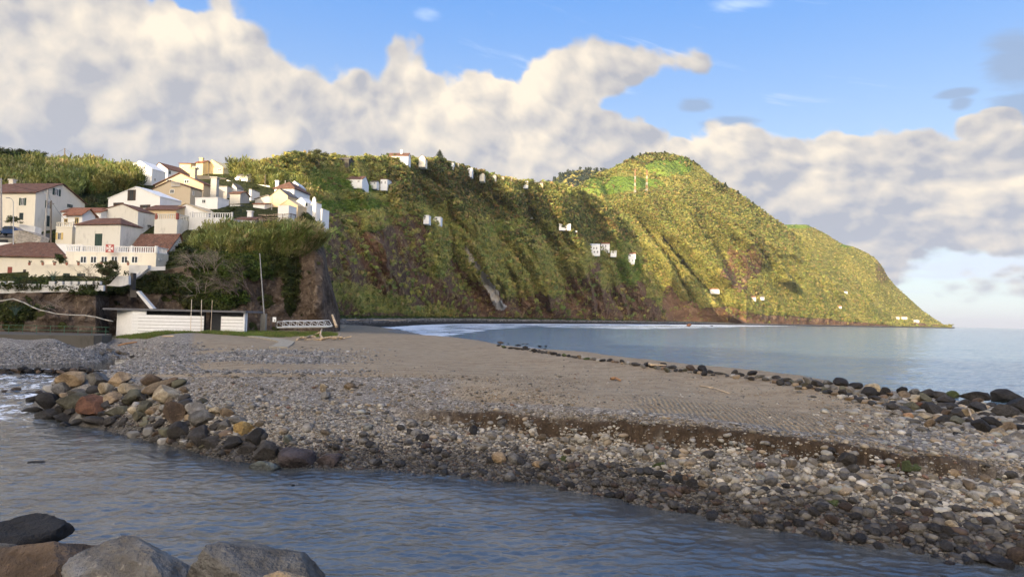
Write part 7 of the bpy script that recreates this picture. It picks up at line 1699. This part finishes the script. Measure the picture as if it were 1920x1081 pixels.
# tall pine on the crest
Yq = interp(cr_BY, 824) - 4; q = P(824, 306, Y=Yq); e = empty('norfolk_pine', q, 'tall tiered pine standing on the crest of the cliff hill', 'tree'); tp = P(824, 279, Y=Yq); Hh = tp[2] - q[2]
MB().bar(q - [0, 0, 3], tp, .35, 6, .08).build('trunk', BARK, e, q)
cl_, sz = [], []
for k in range(9):
    z = Hh * (.12 + .85 * k / 9); R0 = (1 - k / 9.5) * 5.2
    for j in range(8): an = j * math.pi / 4 + k * .4; [(cl_.append([R0 * f * math.cos(an), R0 * f * math.sin(an), z + R0 * f * .08]), sz.append(.55 + .5 * (1 - k / 9))) for f in (.35, .7, 1.0)]
cl_ = np.array(cl_); sz = np.array(sz); V, Fq, Ct = merge([a for a, _ in BUSH_F], [f for _, f in BUSH_F], rng.randint(0, 6, len(cl_)), cl_, rng.uniform(0, 6, len(cl_)), np.stack([sz, sz, sz * .6], -1), None, tints(len(cl_), [(.06, .085, .035)]))
link('crown', mesh_np('crown', V, Fq, M_LEAF, False, None, {'tint': Ct}), e)
# palm by the slope hamlet
Yq = hill_Y(1124, 470) - 12; q = P(1124, 472, Y=Yq); e = empty('palm_tree', q, 'large golden palm between the white slope houses', 'tree'); tp = P(1125, 455, Y=Yq); MB().bar(q - [0, 0, 5], tp, .9, 8, .7).build('trunk', BARK, e, q)
v_, f_ = blade_quads(random.Random(8), 110, 9.5, .6, .42, 1.1, .75, 4); v_ = v_ * [1, 1, .8] + (tp - q); link('crown', mesh_np('crown', v_, f_, M_LEAF, False, None, {'tint': np.tile([.34, .25, .08], (len(v_), 1))}), e)
# conifers on the mountain top
for k, (a, w_, t_) in enumerate([(1186, 12, 291), (1200, 12, 287), (1211, 9, 285), (1228, 10, 284), (1246, 12, 283), (1300, 10, 300), (1308, 10, 306), (1335, 8, 328), (1360, 8, 342), (1384, 8, 357), (1412, 8, 378), (1240, 9, 285), (1218, 9, 286), (1265, 10, 289), (1285, 10, 293)]):
    Yq = interp(cr_CY, a) - 8; bs = interp(cr_C, a) + 4; q = P(a, bs, Y=Yq); e = empty('summit_tree', q, '%s of the dark trees along the mountain skyline, counted from the left' % 'first second third fourth fifth sixth seventh eighth ninth tenth eleventh twelfth thirteenth fourteenth fifteenth'.split()[sorted([1186, 1200, 1211, 1228, 1246, 1300, 1308, 1335, 1360, 1384, 1412, 1240, 1218, 1265, 1285]).index(a)], 'tree', 'trees on the mountain skyline')
    Hh = P(a, t_, Y=Yq)[2] - q[2]; MB().bar(q - [0, 0, 4], q + [0, 0, Hh * .8], .7, 5, .3).build('trunk', BARK, e, q); n = 22; zz = rng.uniform(.15, 1, n); rr = (1.1 - zz) * w_ / 2 / FPX * Yq * rng.uniform(.3, 1, n); an = rng.uniform(0, 6.28, n); s3 = np.full(n, Hh * .16)
    V, Fq, Ct = merge([x for x, _ in BUSH_F], [f for _, f in BUSH_F], rng.randint(0, 6, n), np.stack([rr * np.cos(an), rr * np.sin(an), zz * Hh * .85], -1), an, np.stack([s3, s3, s3 * 1.3], -1), None, tints(n, [(.035, .05, .02), (.05, .065, .025)]))
    link('crown', mesh_np('crown', V, Fq, M_LEAF, False, None, {'tint': Ct}), e)

# ------------------------------------------------------------------ driftwood
def log_(name, label, pts, r, mat=PALEW, cat='driftwood', lift=.05, group=None):
    q = []
    for a, b_, z_ in pts: g_ = ground_hit(a, b_)[0]; q.append(g_ + [0, 0, lift + z_])
    b = MB()
    for k, (a, c_) in enumerate(zip(q[:-1], q[1:])): b.bar(a, c_, r * (1 - .2 * k), 7, r * (1 - .2 * (k + 1)))
    tag(b.build(name, mat, smooth=True), label, cat, group)
dr = random.Random(2)
for k in range(11):
    a = 553 + k * 8 + dr.uniform(-4, 4); b_ = 634 + dr.uniform(-3, 4); ln = dr.uniform(10, 34)
    log_('driftwood_branch', '%s of the bleached branches in the driftwood heap, counted from the left' % ORD[k], [(a, b_, 0), (a + ln * .5, b_ + dr.uniform(-2, 2), .15), (a + ln, b_ + dr.uniform(-3, 3), dr.uniform(0, .6))], dr.uniform(.06, .16), group='driftwood heap')
log_('driftwood_root', 'twisted upright root sticking out of the driftwood heap', [(606, 637, 0), (600, 634, .4), (603, 630, .9)], .14)
o = MB().bar(P(631, 612, Y=104), P(623, 590, Y=106) - [0, 0, 0], .22, 7, .16).build('driftwood_log', PALEW); tag(o, 'bleached log leaning against the nose of the bluff', 'driftwood')
for k in range(5): log_('driftwood_branch', '%s pale stick at the foot of the leaning log' % ORD[k], [(618 + k * 6, 614, 0), (628 + k * 5, 612 + k % 2, .2)], .09, group='sticks by the leaning log')
log_('driftwood_branch', 'curved pale branch lying on the sea edge rocks', [(1215, 686, .1), (1222, 690, .15), (1235, 690, .15), (1250, 689, .1)], .09)
log_('driftwood_branch', 'thin straight pale stick on the brown track', [(1312, 724, 0), (1340, 731, .05), (1368, 739, 0)], .035)
log_('driftwood_root', 'small orange-brown root on the pebbles near the middle of the track', [(1146, 711, 0), (1154, 713, .1), (1163, 716, .05)], .09, plain('root_brown', (.30, .17, .09), .9))
log_('driftwood_branch', 'short pale stick leaning among the right sea rocks', [(1808, 776, 0), (1816, 783, .3), (1826, 792, 0)], .045)
log_('driftwood_branch', 'rusty brown driftwood lying left of the track by the grey pebbles', [(222, 648, 0), (235, 646, .1), (256, 643, .1)], .12, plain('root_brown', (.30, .17, .09), .9))
log_('plank', 'short pale plank lying on the grass before the beach building', [(305, 631, 0), (325, 631, 0)], .12, cat='plank')
log_('driftwood_branch', 'dark broken branch near the grass edge', [(604, 624, 0), (612, 623, .2), (622, 625, 0)], .12, DKWOOD)
for k, (a, b_) in enumerate([(650, 600), (672, 601), (700, 600), (730, 600.5)]):
    q = P(a, b_, Y=interp(bY, a) + 6); tag(MB().bar(q, q + [5 + k, 1, .3], .2, 6, .1).build('driftwood_log', DKWOOD if k == 1 else PALEW), '%s drift log from the left on the cobble beach under the cliff' % ORD[k], 'driftwood', 'drift logs on the far beach')

# ------------------------------------------------------------------ thin sea air
mt, nt = new_mat('haze_air'); v = nt.n('ShaderNodeVolumePrincipled'); v.inputs['Color'].default_value = (.82, .88, 1.0, 1); v.inputs['Density'].default_value = 0.00003; v.inputs['Anisotropy'].default_value = 0.2
ou = nt.n('ShaderNodeOutputMaterial'); nt.t.links.new(v.outputs[0], ou.inputs['Volume'])
R2 = 61000.0
me = bpy.data.meshes.new('haze'); x0, x1, z0_, z1_ = -R2, R2, -5.6, 640.0
me.from_pydata([(x0, x0, z0_), (x1, x0, z0_), (x1, x1, z0_), (x0, x1, z0_), (x0, x0, z1_), (x1, x0, z1_), (x1, x1, z1_), (x0, x1, z1_)], [], [(0, 3, 2, 1), (4, 5, 6, 7), (0, 1, 5, 4), (1, 2, 6, 5), (2, 3, 7, 6), (3, 0, 4, 7)])
me.materials.append(mt); tag(link('haze', me), kind='stuff')
